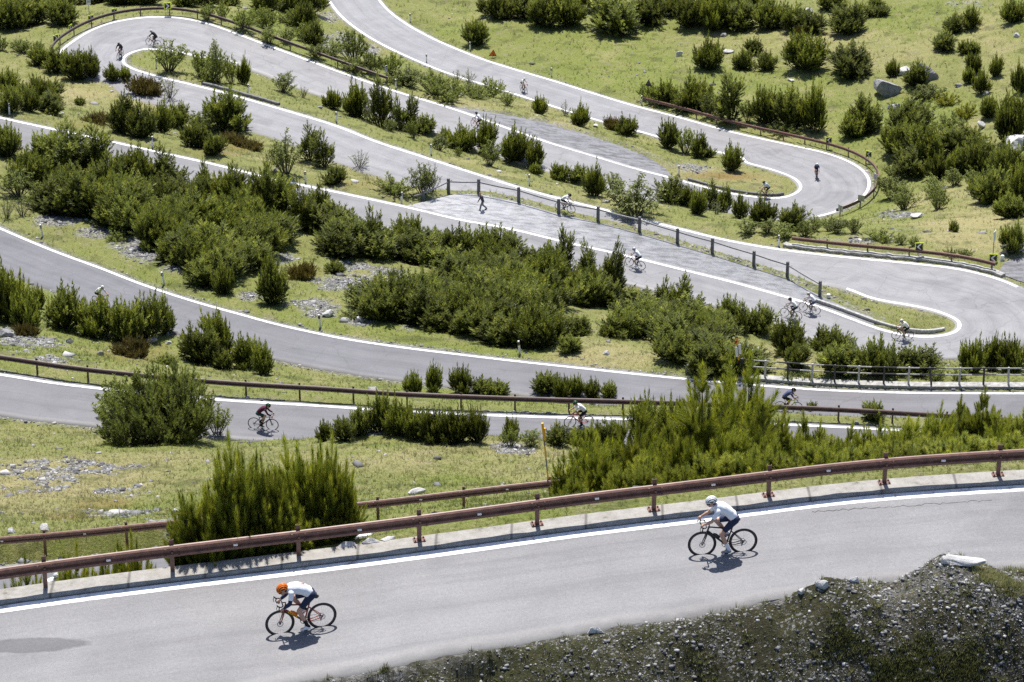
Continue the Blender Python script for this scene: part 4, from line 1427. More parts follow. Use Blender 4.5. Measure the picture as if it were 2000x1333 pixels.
def gen_pine(seed, h, w, nl, K=14, wid=0.19, shoot=0.36, dens=0.74, spire=False, skirt=0.12, long=1.35, full=0.22):
    """crown and trunk meshes of a many-stemmed mountain pine, base at the origin"""
    r = np.random.default_rng(seed)
    TVs = [brush(K, wid, r, full) for _ in range(3)]
    P, D, S, T, Yg_ = [], [], [], [], []
    tb = MB()
    l0, l1 = r.random(2) * 6.28
    axes = []
    for i in range(nl):
        u = (i + r.random()) / nl
        rr = w / 2 * math.sqrt(u) * (0.0 if spire and i == 0 else 0.86)
        ph = i * 2.399 + r.random() * 0.9
        rr *= 1 + 0.2 * math.cos(2 * (ph - l0)) + .12 * math.cos(3 * (ph - l1))
        fall = min(1, rr / (w / 2))
        if spire:
            th = h * (1.0 if i == 0 else max(0.25, (1 - 0.75 * fall)) * (0.6 + .35 * r.random()))
        else:
            th = h * (1 - 0.55 * fall**2) * (0.50 + 0.58 * r.random())
        tip = np.array([rr * math.cos(ph), rr * math.sin(ph), th])
        base = np.array([tip[0] * .15, tip[1] * .15, -0.1])
        mid = np.array([tip[0] * .85, tip[1] * .85, th * .30])
        q = np.linspace(0, 1, 7)
        bez = lambda t, A=base, B=mid, C=tip: (1 - t)**2 * A + 2 * t * (1 - t) * B + t * t * C
        tb.tube([bez(t) for t in q], [0.012 + 0.034 * (h / 2.5) * (1 - t) for t in q], 5, False)
        axes.append((bez, math.dist(base, tip), 1.0, spire and i == 0))
        if not spire or i == 0:
            for k in range(2 if not spire else 12):
                t0 = 0.35 + .4 * r.random()
                a = r.random() * 6.28
                A = bez(t0)
                reach = (0.22 + .30 * r.random()) * h / 2.0
                C = A + np.array([math.cos(a) * reach, math.sin(a) * reach, reach * (.55 + .7 * r.random())])
                B = A + np.array([math.cos(a) * reach * .8, math.sin(a) * reach * .8, 0.05])
                bz = lambda t, A=A, B=B, C=C: (1 - t)**2 * A + 2 * t * (1 - t) * B + t * t * C
                tb.tube([bz(t) for t in (0, .35, .7, 1)], [.018, .014, .010, .007], 4, False)
                axes.append((bz, math.dist(A, C) * 1.2, .7, False))
    for bez, L, sz, lead in axes:
        nlev = max(3, int(L * (1 - skirt) / 0.17 * dens))
        bright = r.random() < .35
        tip = bez(1.0)
        for k in range(nlev):
            t = skirt + (1 - skirt) * (k + r.random() * .6) / nlev
            c = bez(min(t, 1.0))
            ax = bez(min(t + .05, 1.02)) - bez(t - .05)
            ax /= np.linalg.norm(ax)
            reach = (0.05 + 0.34 * (1 - t)**0.7) * (0.55 + 0.22 * h) * (0.7 + .6 * r.random()) * sz
            if lead:
                reach *= 1.5
            m = 6 if lead else 3
            a0 = r.random() * 6.28
            for j in range(m):
                a = a0 + j * 2 * math.pi / m + r.random() * .8
                rad = np.array([math.cos(a), math.sin(a), 0])
                q_ = reach * (1 if j % 2 == 0 else .6) if lead else reach
                p = c + rad * q_ + np.array([0, 0, 0.25 * q_])
                d = rad * (0.95 * (1 - t) + .25) + ax * (0.3 + .45 * t) + np.array([0, 0, .45]) + (r.random(3) - .5) * .6
                P.append(p); D.append(d); S.append(shoot * (0.65 + .7 * r.random()))
                T.append(r.random()**1.5); Yg_.append(max(0, (t - .35)) * (1.25 if bright else .8) * r.random())
        n2 = 5
        for k in range(n2):
            rad = np.array([math.cos(k * 1.3), math.sin(k * 1.3), 0]) * (0.0 if k == 0 else .75)
            P.append(tip - ax * 0.05); D.append(ax + rad + np.array([0, 0, .15])); S.append(shoot * (1.7 if k == 0 else .95)); T.append(.5 + .5 * r.random()); Yg_.append((.55 if bright else .3) * r.random())
    P, D, S, T, Yg_ = map(np.array, (P, D, S, T, Yg_))
    P[:, 2] = np.maximum(P[:, 2], 0.04)
    Vs, Fs, tn, yn, off = [], [], [], [], 0
    R = frames(D, r)
    pick = r.integers(0, 3, len(P))
    for k in range(3):
        mk = pick == k
        if not mk.any():
            continue
        sc = np.stack([S[mk], S[mk], S[mk] * long], 1)
        V, F = instance(TVs[k][0], TVs[k][1], P[mk], R[mk], sc)
        mt = len(TVs[k][0])
        Vs.append(V); Fs.append(F + off); off += len(V)
        tn.append(np.repeat(T[mk], mt)); yn.append(np.repeat(Yg_[mk], mt))
    crown = mesh_np('crown', np.concatenate(Vs), np.concatenate(Fs))
    vattr(crown, 'tone', np.concatenate(tn)); vattr(crown, 'young', np.concatenate(yn))
    return crown, tb.mesh('trunk'), len(P)


def gen_leafy(seed, h, w, ns, leaf=0.075, per=60, open_=0.35, narrow=False):
    """crown and trunk of a fan-stemmed deciduous shrub"""
    r = np.random.default_rng(seed)
    tb = MB()
    P, D, T, Yn = [], [], [], []
    for i in range(ns):
        u = (i + r.random()) / ns
        rr = w / 2 * math.sqrt(u)
        ph = i * 2.399 + r.random()
        th = h * (1 - 0.5 * (rr / (w / 2))**2) * (0.7 + .35 * r.random())
        tip = np.array([rr * math.cos(ph), rr * math.sin(ph), th])
        base = np.array([tip[0] * .12, tip[1] * .12, -.1])
        mid = np.array([tip[0] * .55, tip[1] * .55, th * .5])
        bez = lambda t: (1 - t)**2 * base + 2 * t * (1 - t) * mid + t * t * tip
        tb.tube([bez(t) for t in np.linspace(0, 1, 6)], [0.010 + 0.020 * (1 - t) for t in np.linspace(0, 1, 6)], 5, False)
        nb = max(3, int(6 * h))
        for k in range(nb):
            t = open_ + (1 - open_) * (k + r.random()) / nb
            c = bez(t)
            a = r.random() * 6.28
            bl = (0.14 + .34 * (1 - t)) * (0.5 + .3 * h)
            e = c + np.array([math.cos(a) * bl, math.sin(a) * bl, bl * (.5 + .4 * r.random())])
            tb.tube([c, e], [.008, .004], 3, False)
            m = int(per / nb * 6 * (0.6 + .8 * r.random()))
            f = r.random(m)
            pts = c + (e - c) * f[:, None]
            pts = pts + (r.random((m, 3)) - .5) * (0.10 + .12 * bl)
            P.append(pts); D.append((r.random((m, 3)) - .5) + np.array([0, 0, .45]))
            T.append(np.clip(r.random(m) * .7 + .3 * r.random(), 0, 1)); Yn.append(np.full(m, .6 * max(0, t - .6) * r.random()))
    P, D, T, Yn = np.concatenate(P), np.concatenate(D), np.concatenate(T), np.concatenate(Yn)
    P[:, 2] = np.maximum(P[:, 2], 0.05)
    TV = np.array([(0, -.5, 0), (.32, 0, .06), (0, .5, 0), (-.32, 0, .06)])
    TF = np.array([(0, 1, 2, 3)])
    R = frames(D, r)
    s = leaf * (0.7 + .7 * r.random(len(P)))
    V, F = instance(TV, TF, P, R, np.stack([s, s, s], 1))
    crown = mesh_np('crown', V, F)
    vattr(crown, 'tone', np.repeat(T, 4)); vattr(crown, 'young', np.repeat(Yn, 4))
    return crown, tb.mesh('trunk'), len(P)


LIB = {}


def lib(kind, specs, gen, mat, bark):
    L = []
    for kw in specs:
        c, t, n = gen(**kw)
        c.materials.append(mat); t.materials.append(bark)
        L.append((c, t, kw['h'], kw['w']))
    LIB[kind] = L


lib('P', [dict(seed=s, h=h, w=w, nl=nl) for s, h, w, nl in ((1, 2.0, 2.4, 17), (2, 2.2, 2.2, 14), (3, 1.7, 2.7, 19), (4, 2.3, 2.4, 15), (5, 1.9, 2.1, 12), (6, 1.5, 2.5, 17), (7, 2.4, 2.6, 19), (8, 1.6, 2.6, 15), (9, 2.1, 2.6, 20), (10, 1.9, 2.9, 20))], gen_pine, m_pine, m_bark_d)
lib('p', [dict(seed=s, h=h, w=w, nl=nl, skirt=.1) for s, h, w, nl in ((11, 1.0, 1.3, 9), (12, 0.9, 1.1, 7), (13, 1.1, 1.2, 8))], gen_pine, m_pine, m_bark_d)
lib('S', [dict(seed=s, h=h, w=w, nl=nl, spire=True, skirt=.12) for s, h, w, nl in ((21, 3.0, 1.7, 9), (22, 3.2, 1.5, 8), (23, 2.8, 1.9, 10))], gen_pine, m_pine, m_bark_d)
lib('N', [dict(seed=s, h=h, w=w, nl=nl, K=130, wid=.026, shoot=.55, dens=.30, long=1.0, full=.17) for s, h, w, nl in ((31, 2.2, 2.0, 24), (32, 2.4, 1.8, 22), (33, 2.0, 2.2, 26), (34, 2.5, 2.1, 24))], gen_pine, m_pine_near, m_bark)
lib('T', [dict(seed=s, h=h, w=w, nl=nl, K=120, wid=.028, shoot=.50, long=1.0, full=.17, spire=True, skirt=.10, dens=.42) for s, h, w, nl in ((41, 3.4, 1.9, 15), (42, 3.2, 1.8, 14), (43, 3.0, 2.0, 16), (44, 3.6, 2.0, 16))], gen_pine, m_pine_near, m_bark)
lib('L', [dict(seed=s, h=h, w=w, ns=ns, per=p) for s, h, w, ns, p in ((51, 2.0, 2.2, 16, 42), (52, 2.3, 2.0, 14, 40), (53, 1.7, 2.3, 16, 42), (54, 2.2, 1.8, 13, 34))], gen_leafy, m_leaf, m_bark)
lib('W', [dict(seed=s, h=h, w=w, ns=ns, per=9, open_=.3) for s, h, w, ns in ((61, 2.0, 1.8, 10), (62, 1.8, 1.5, 8))], gen_leafy, m_willow, m_bark)
lib('B', [dict(seed=95, h=3.2, w=6.4, nl=62, skirt=.3, shoot=.30)], gen_pine, m_bush, m_bark)
lib('J', [dict(seed=s, h=.45, w=2.6, nl=22, shoot=.22, skirt=.05) for s in (71, 72)], gen_pine, m_juni, m_bark)
lib('G', [dict(seed=s, h=.9, w=2.4, ns=22, per=30, open_=.1, leaf=.06) for s in (81, 82)], gen_leafy, m_leaf, m_bark)
lib('Y', [dict(seed=s, h=.7, w=2.6, ns=24, per=34, open_=.05, leaf=.06) for s in (91, 92)], gen_leafy, m_lime, m_bark)

KIND = {'B': ('broad_pine_bush', 'bush', 'broad round green bush'), 'P': ('dwarf_pine', 'dwarf pine', 'dark dwarf pine'), 'p': ('dwarf_pine', 'dwarf pine', 'small dark dwarf pine'), 'S': ('mountain_pine', 'pine', 'slim upright dark pine'),
        'N': ('mountain_pine', 'pine', 'bright green dwarf pine'), 'T': ('mountain_pine', 'pine', 'bright green upright pine'), 'L': ('alder_bush', 'bush', 'leafy green bush'),  # N plants are dwarf pines like P, only named apart
        'W': ('willow_bush', 'bush', 'sparse pale bush'), 'J': ('juniper_bush', 'juniper', 'flat brownish juniper'), 'G': ('low_bush', 'bush', 'low leafy bush'), 'Y': ('low_bush', 'bush', 'low lime yellow bush')}
prng = np.random.default_rng(99)
COUNT = {}


def plant(kind, p, h, w=None, label=None, group=None):
    nm, cat, _ = KIND[kind]
    c, t, h0, w0 = LIB[kind][int(prng.integers(len(LIB[kind])))]
    r = tag(empty(nm, tuple(p - np.array([0, 0, .04])), float(prng.random() * 6.28)), label, cat, group)
    sz = h / h0
    sx = (w / w0) if w else sz * float(0.9 + .25 * prng.random())
    k_ = 0.86 + .28 * float(prng.random())
    r.scale = (sx * k_, sx / k_, sz)
    r.rotation_euler[0], r.rotation_euler[1] = [float(v) for v in (prng.random(2) - .5) * .22]
    link('crown', c, None, r)
    link('trunk', t, None, r)
    COUNT[kind] = COUNT.get(kind, 0) + 1
    return r


ORD = ['first', 'second', 'third', 'fourth', 'fifth', 'sixth', 'seventh', 'eighth', 'ninth']


def place_group(items, phrase, adj=None):
    """items: (kind, p, h, w); each gets a label of its own, from its place within the clump"""
    xs = [float(pix(i[1])[0]) for i in items]
    order = list(np.argsort(xs))
    n = len(items)
    for rank, k in enumerate(order):
        kind, p, h, w = items[k]
        what = adj or KIND[kind][2]
        if n == 1:
            lb = '%s %s' % (what, phrase)
        elif n == 2:
            lb = '%s of two %s' % (('left ' if rank == 0 else 'right ') + what, phrase)
        else:
            lb = '%s %s' % ('leftmost ' + what if rank == 0 else 'rightmost ' + what if rank == n - 1 else 'middle ' + what if n == 3 else ORD[rank] + ' ' + what + ' from left', phrase)
        if len(lb.split()) > 16: print('LONG', lb)
        plant(kind, p, h, w, lb, 'pines and bushes ' + phrase if n > 1 else None)


def clump(kind, x, y, w, h, phrase, n=None, d=None):
    """plants whose bases stand along photograph row y, w wide and h high in photograph pixels; d: lens depth of a hidden base"""
    wr = LIB[kind][0][3] / LIB[kind][0][2]
    n = n or int(np.clip(round(w / (wr * h * 1.0)), 1, 3))
    it = []
    for i in range(n):
        xx = x if n == 1 else x - w / 2 + w * (i + .5) / n
        if d is None:
            p = gp(xx, y + (prng.random() - .5) * .12 * h)
        else:
            p = gd(xx, d)
        s = scale_at(p)
        hh = h / (s * .90) * (0.88 + .24 * prng.random() if n > 1 else 1.0)
        ww = (w / n) / s * (1.12 if n == 1 else 1.3)
        it.append((kind, p, hh, ww))
    place_group(it, phrase)


def topped(kind, x, ytop, d, wpx, phrase):
    """plant with a hidden base at depth d, its top at photograph row ytop"""
    p = gd(x, d)
    s = scale_at(p)
    hh = (float(pix(p)[1]) - ytop) / (s * .87)
    print('TOP %.1f' % hh, phrase)
    if hh > 0.2:
        rt = LIB[kind][0][3] / LIB[kind][0][2]
        place_group([(kind, p, hh, max(wpx / s, rt * hh * (0.55 if x < 700 else 0.8)))], phrase)


def inside(poly, x, y):
    c = False
    for i in range(len(poly)):
        (x1, y1), (x2, y2) = poly[i], poly[i - 1]
        if (y1 > y) != (y2 > y) and x < (x2 - x1) * (y - y1) / (y2 - y1) + x1:
            c = not c
    return c


def thicket(poly, n, h0, h1, wm, phrase, gap=1.5, extra=None):
    xs = [p[0] for p in poly]; ys = [p[1] for p in poly]
    pts, tries = [], 0
    while len(pts) < n and tries < 6000:
        tries += 1
        x, y = prng.uniform(min(xs), max(xs)), prng.uniform(min(ys), max(ys))
        if not inside(poly, x, y):
            continue
        p = gp(x, y)
        if rd(p[0], p[1]) < 0.9 or any((p[0] - q[0])**2 + (p[1] - q[1])**2 < gap * gap for q, _, _ in pts):
            continue
        pts.append((p, x, y))
    if not pts:
        return
    iL, iR = min(range(len(pts)), key=lambda i: pts[i][1]), max(range(len(pts)), key=lambda i: pts[i][1])
    iB = max(range(len(pts)), key=lambda i: pts[i][2]); iT = min(range(len(pts)), key=lambda i: pts[i][2])
    nm = {iT: 'highest placed dark dwarf pine of ', iB: 'dark dwarf pine at the foot of ', iR: 'rightmost dark dwarf pine of ', iL: 'leftmost dark dwarf pine of '}
    for i, (p, x, y) in enumerate(pts):
        h = prng.uniform(h0, h1)
        plant('P', p, h, wm * prng.uniform(.8, 1.2), (nm[i] + phrase) if i in nm else 'dark dwarf pine massed among others in ' + phrase, 'dwarf pines massed in ' + phrase)


# the three big thickets
thicket([(48, 345), (130, 318), (260, 360), (380, 396), (480, 414), (530, 404), (600, 432), (690, 470), (690, 492), (620, 512), (545, 498), (505, 520), (475, 548), (440, 560), (400, 545), (345, 512), (300, 480), (200, 434), (125, 426), (70, 402)],
        54, 1.7, 2.9, 3.5, 'the big dark thicket left of centre', 1.45)
thicket([(705, 472), (800, 478), (900, 500), (1000, 510), (1100, 528), (1190, 545), (1205, 580), (1200, 604), (1110, 600), (1080, 640), (1088, 690), (1000, 688), (900, 660), (830, 640), (730, 622), (712, 600), (770, 588), (850, 572), (845, 545), (780, 520), (715, 497)],
        52, 1.4, 2.5, 3.4, 'the central thicket below the lay-by', 1.45)
thicket([(1205, 605), (1330, 618), (1400, 642), (1430, 680), (1470, 702), (1458, 724), (1380, 722), (1300, 704), (1310, 684), (1300, 668), (1215, 668), (1200, 640)],
        22, 1.3, 2.1, 3.0, 'the thicket left of the black and white railing', 1.3)

for a in [
    # upper left, beyond the hairpin
    ('P', 20, 52, 80, 50, 'at the top left corner'), ('P', 95, 46, 110, 44, 'behind the arrow boards of the left hairpin'), ('P', 262, 8, 90, 30, 'between the number plate and the top arrow board'), ('P', 60, 22, 160, 40, 'highest in the top left corner'),
    ('P', 190, 6, 130, 30, 'at the top edge behind the number plate'), ('P', 405, 12, 120, 26, 'at the top edge right of the top arrow board'), ('L', 20, 100, 70, 30, 'at the left edge above the sloping meadow'), ('L', 60, 104, 56, 26, 'outside the left end of the hairpin rail'),
    ('L', 420, 36, 60, 34, 'beyond the top of the hairpin rail'), ('L', 500, 58, 90, 45, 'beside the small arrow board behind the rail'), ('L', 560, 84, 100, 36, 'below the dark pines right of the hairpin'), ('P', 560, 25, 130, 42, 'at the top edge beyond the bright bushes'), ('P', 592, 62, 46, 48, 'over the bright bushes by the gravel patch'),
    ('P', 615, 88, 44, 38, 'beside the gravel patch under the topmost road'), ('L', 635, 112, 70, 32, 'behind the middle of the descending hairpin rail'), ('L', 690, 122, 70, 62, 'big and dark at the bend of the topmost road'), ('L', 745, 146, 80, 44, 'round the white rectangular sign'), ('L', 800, 168, 60, 40, 'right of the white rectangular sign'),
    ('G', 850, 186, 90, 34, 'on the bank below the topmost road'), ('L', 905, 188, 60, 34, 'on the bank left of the highest cyclist'), ('L', 958, 190, 60, 40, 'just left of the highest cyclist'), ('L', 992, 208, 36, 34, 'in front of the highest cyclist'), ('W', 968, 178, 40, 28, 'against the white line of the topmost road'), ('W', 905, 160, 50, 26, 'on the near verge of the topmost road'),
    ('P', 931, 87, 48, 44, 'left of the orange triangle'),
    # upper right
    ('P', 1000, 34, 110, 42, 'at the left end of the top row of trees'), ('P', 1085, 50, 110, 55, 'in the top row right of the orange triangle'), ('P', 1130, 22, 150, 40, 'at the top edge above the meadow'), ('P', 1200, 62, 100, 58, 'lowest in the top row of trees'), ('P', 1265, 46, 80, 45, 'in the top row above the triangular sign'), ('P', 1300, 30, 90, 36, 'at the top edge right of centre'),
    ('P', 1372, 52, 100, 52, 'in the top row above the white stones'), ('P', 1440, 56, 70, 48, 'in the top row right of the white stones'), ('P', 1505, 52, 70, 44, 'towards the right end of the top row'), ('P', 1430, 26, 120, 36, 'at the top edge towards the right'), ('p', 1552, 58, 40, 30, 'beside the pale boulder at the top'), ('P', 1582, 63, 56, 38, 'below the pale boulder at the top'),
    ('p', 1625, 18, 46, 18, 'in the dry grass near the top edge'), ('P', 1655, 62, 66, 46, 'at the right end of the top row'), ('p', 1700, 31, 60, 17, 'on the bare ground at the upper right'), ('p', 1710, 13, 20, 13, 'at the upper right edge of the bare ground'), ('P', 1862, 61, 38, 30, 'in the open meadow at the upper right'), ('P', 1895, 55, 34, 32, 'beside its twin in the open upper right meadow'),
    ('P', 1842, 97, 44, 30, 'alone below the pair in the upper right meadow'), ('p', 1892, 104, 34, 17, 'flat and low in the upper right meadow'), ('P', 1978, 44, 46, 34, 'at the right edge near the top'), ('P', 1901, 143, 32, 32, 'upslope of the right edge boulders'), ('P', 1943, 147, 24, 36, 'right of the slope above the yellow bushes'), ('P', 1893, 161, 26, 24, 'on the slope right of the twin boulder'),
    ('P', 1916, 182, 30, 34, 'beside the small tilted boulder'), ('P', 1930, 229, 34, 38, 'right of the yellow bushes'), ('P', 1972, 272, 66, 78, 'above the white boulder at the right edge'), ('P', 1992, 178, 30, 46, 'cut by the right edge above the tall pine'),
    ('P', 1382, 131, 56, 46, 'behind the small grey boulder'), ('P', 1450, 136, 36, 34, 'in the meadow right of the small grey boulder'), ('P', 1497, 135, 42, 26, 'low and wide in the middle of the meadow'), ('p', 1471, 102, 26, 17, 'above the middle of the meadow'), ('P', 1570, 132, 76, 56, 'in the left half of the meadow hedge'), ('P', 1662, 146, 84, 52, 'in the right half of the meadow hedge'), ('J', 1568, 72, 30, 14, 'under the top row of pines'),
    ('L', 1262, 194, 40, 34, 'round the post of the triangular sign'), ('P', 1300, 206, 50, 36, 'behind the start of the brown rail'), ('P', 1355, 214, 70, 52, 'behind the brown rail left of the slim pine'), ('L', 1388, 226, 50, 48, 'left of the slim pine behind the rail'), ('S', 1427, 233, 46, 82, 'standing tallest behind the brown rail'), ('L', 1460, 236, 30, 46, 'right of the slim pine behind the rail'),
    ('P', 1495, 242, 56, 56, 'behind the middle of the brown rail'), ('P', 1545, 252, 64, 66, 'behind the brown rail left of the arrow board'), ('P', 1588, 258, 46, 72, 'tallest left of the arrow board'), ('G', 1530, 263, 70, 22, 'at the foot of the pines behind the rail'),
    ('P', 1690, 252, 66, 56, 'below the great grey boulder'), ('P', 1662, 266, 50, 40, 'between the two arrow boards'), ('P', 1770, 266, 90, 60, 'below the white rock in the right hand mass'), ('P', 1752, 300, 70, 50, 'right of the second arrow board'), ('P', 1805, 312, 90, 56, 'in the middle of the right hand mass'), ('L', 1850, 262, 60, 46, 'below the yellow bushes'), ('P', 1872, 300, 80, 50, 'left of the white boulder'), ('P', 1908, 334, 80, 56, 'below the white boulder'),
    ('P', 1850, 346, 80, 42, 'in the lower right hand mass'), ('P', 1778, 342, 70, 42, 'outside the apex of the right hairpin'), ('P', 1965, 352, 74, 58, 'under the white boulder at the right edge'), ('P', 1992, 398, 50, 70, 'at the right edge below the boulder'), ('P', 1935, 396, 80, 56, 'at the lower edge of the right hand mass'), ('P', 1975, 428, 60, 42, 'lowest at the right edge of the mass'),
    ('L', 1740, 384, 60, 50, 'outside the bend of the right hairpin rail'), ('L', 1766, 412, 60, 52, 'below the bend of the right hairpin rail'), ('L', 1822, 384, 56, 42, 'on the dry slope right of the hairpin'), ('L', 1832, 410, 46, 50, 'lowest on the dry slope right of the hairpin'), ('L', 1880, 364, 70, 40, 'at the lower left edge of the right hand mass'), ('L', 1746, 348, 44, 30, 'beside the hairpin apex'), ('G', 720, 138, 120, 24, 'wide under the bend of the topmost road'), ('G', 815, 164, 120, 26, 'wide on the bank right of the white sign'), ('G', 905, 196, 110, 22, 'wide on the bank under the highest cyclist'), ('G', 540, 44, 120, 26, 'wide beyond the descending rail'),
    ('Y', 1848, 204, 64, 22, 'above the right hand mass'), ('Y', 1886, 228, 54, 26, 'lower and brighter by the dark pine'), ('G', 1810, 190, 90, 24, 'between the boulders and the yellow bushes'), ('P', 1788, 166, 40, 38, 'in front of the split boulder'), ('P', 1743, 150, 22, 28, 'left of the split boulder'), ('G', 1760, 215, 60, 14, 'right of the great grey boulder'),
    ('L', 1650, 456, 70, 34, 'above the left half of the rusty rail'), ('G', 1722, 472, 70, 22, 'above the middle of the rusty rail'), ('L', 1772, 480, 50, 22, 'left of the arrow board on the rusty rail'), ('L', 1605, 452, 60, 32, 'left of the rusty rail'), ('P', 1862, 452, 20, 20, 'alone on the dry slope'), ('P', 1978, 492, 50, 46, 'behind the plank fence'), ('G', 1870, 500, 60, 14, 'behind the right half of the rusty rail'),
]:
    clump(*a)
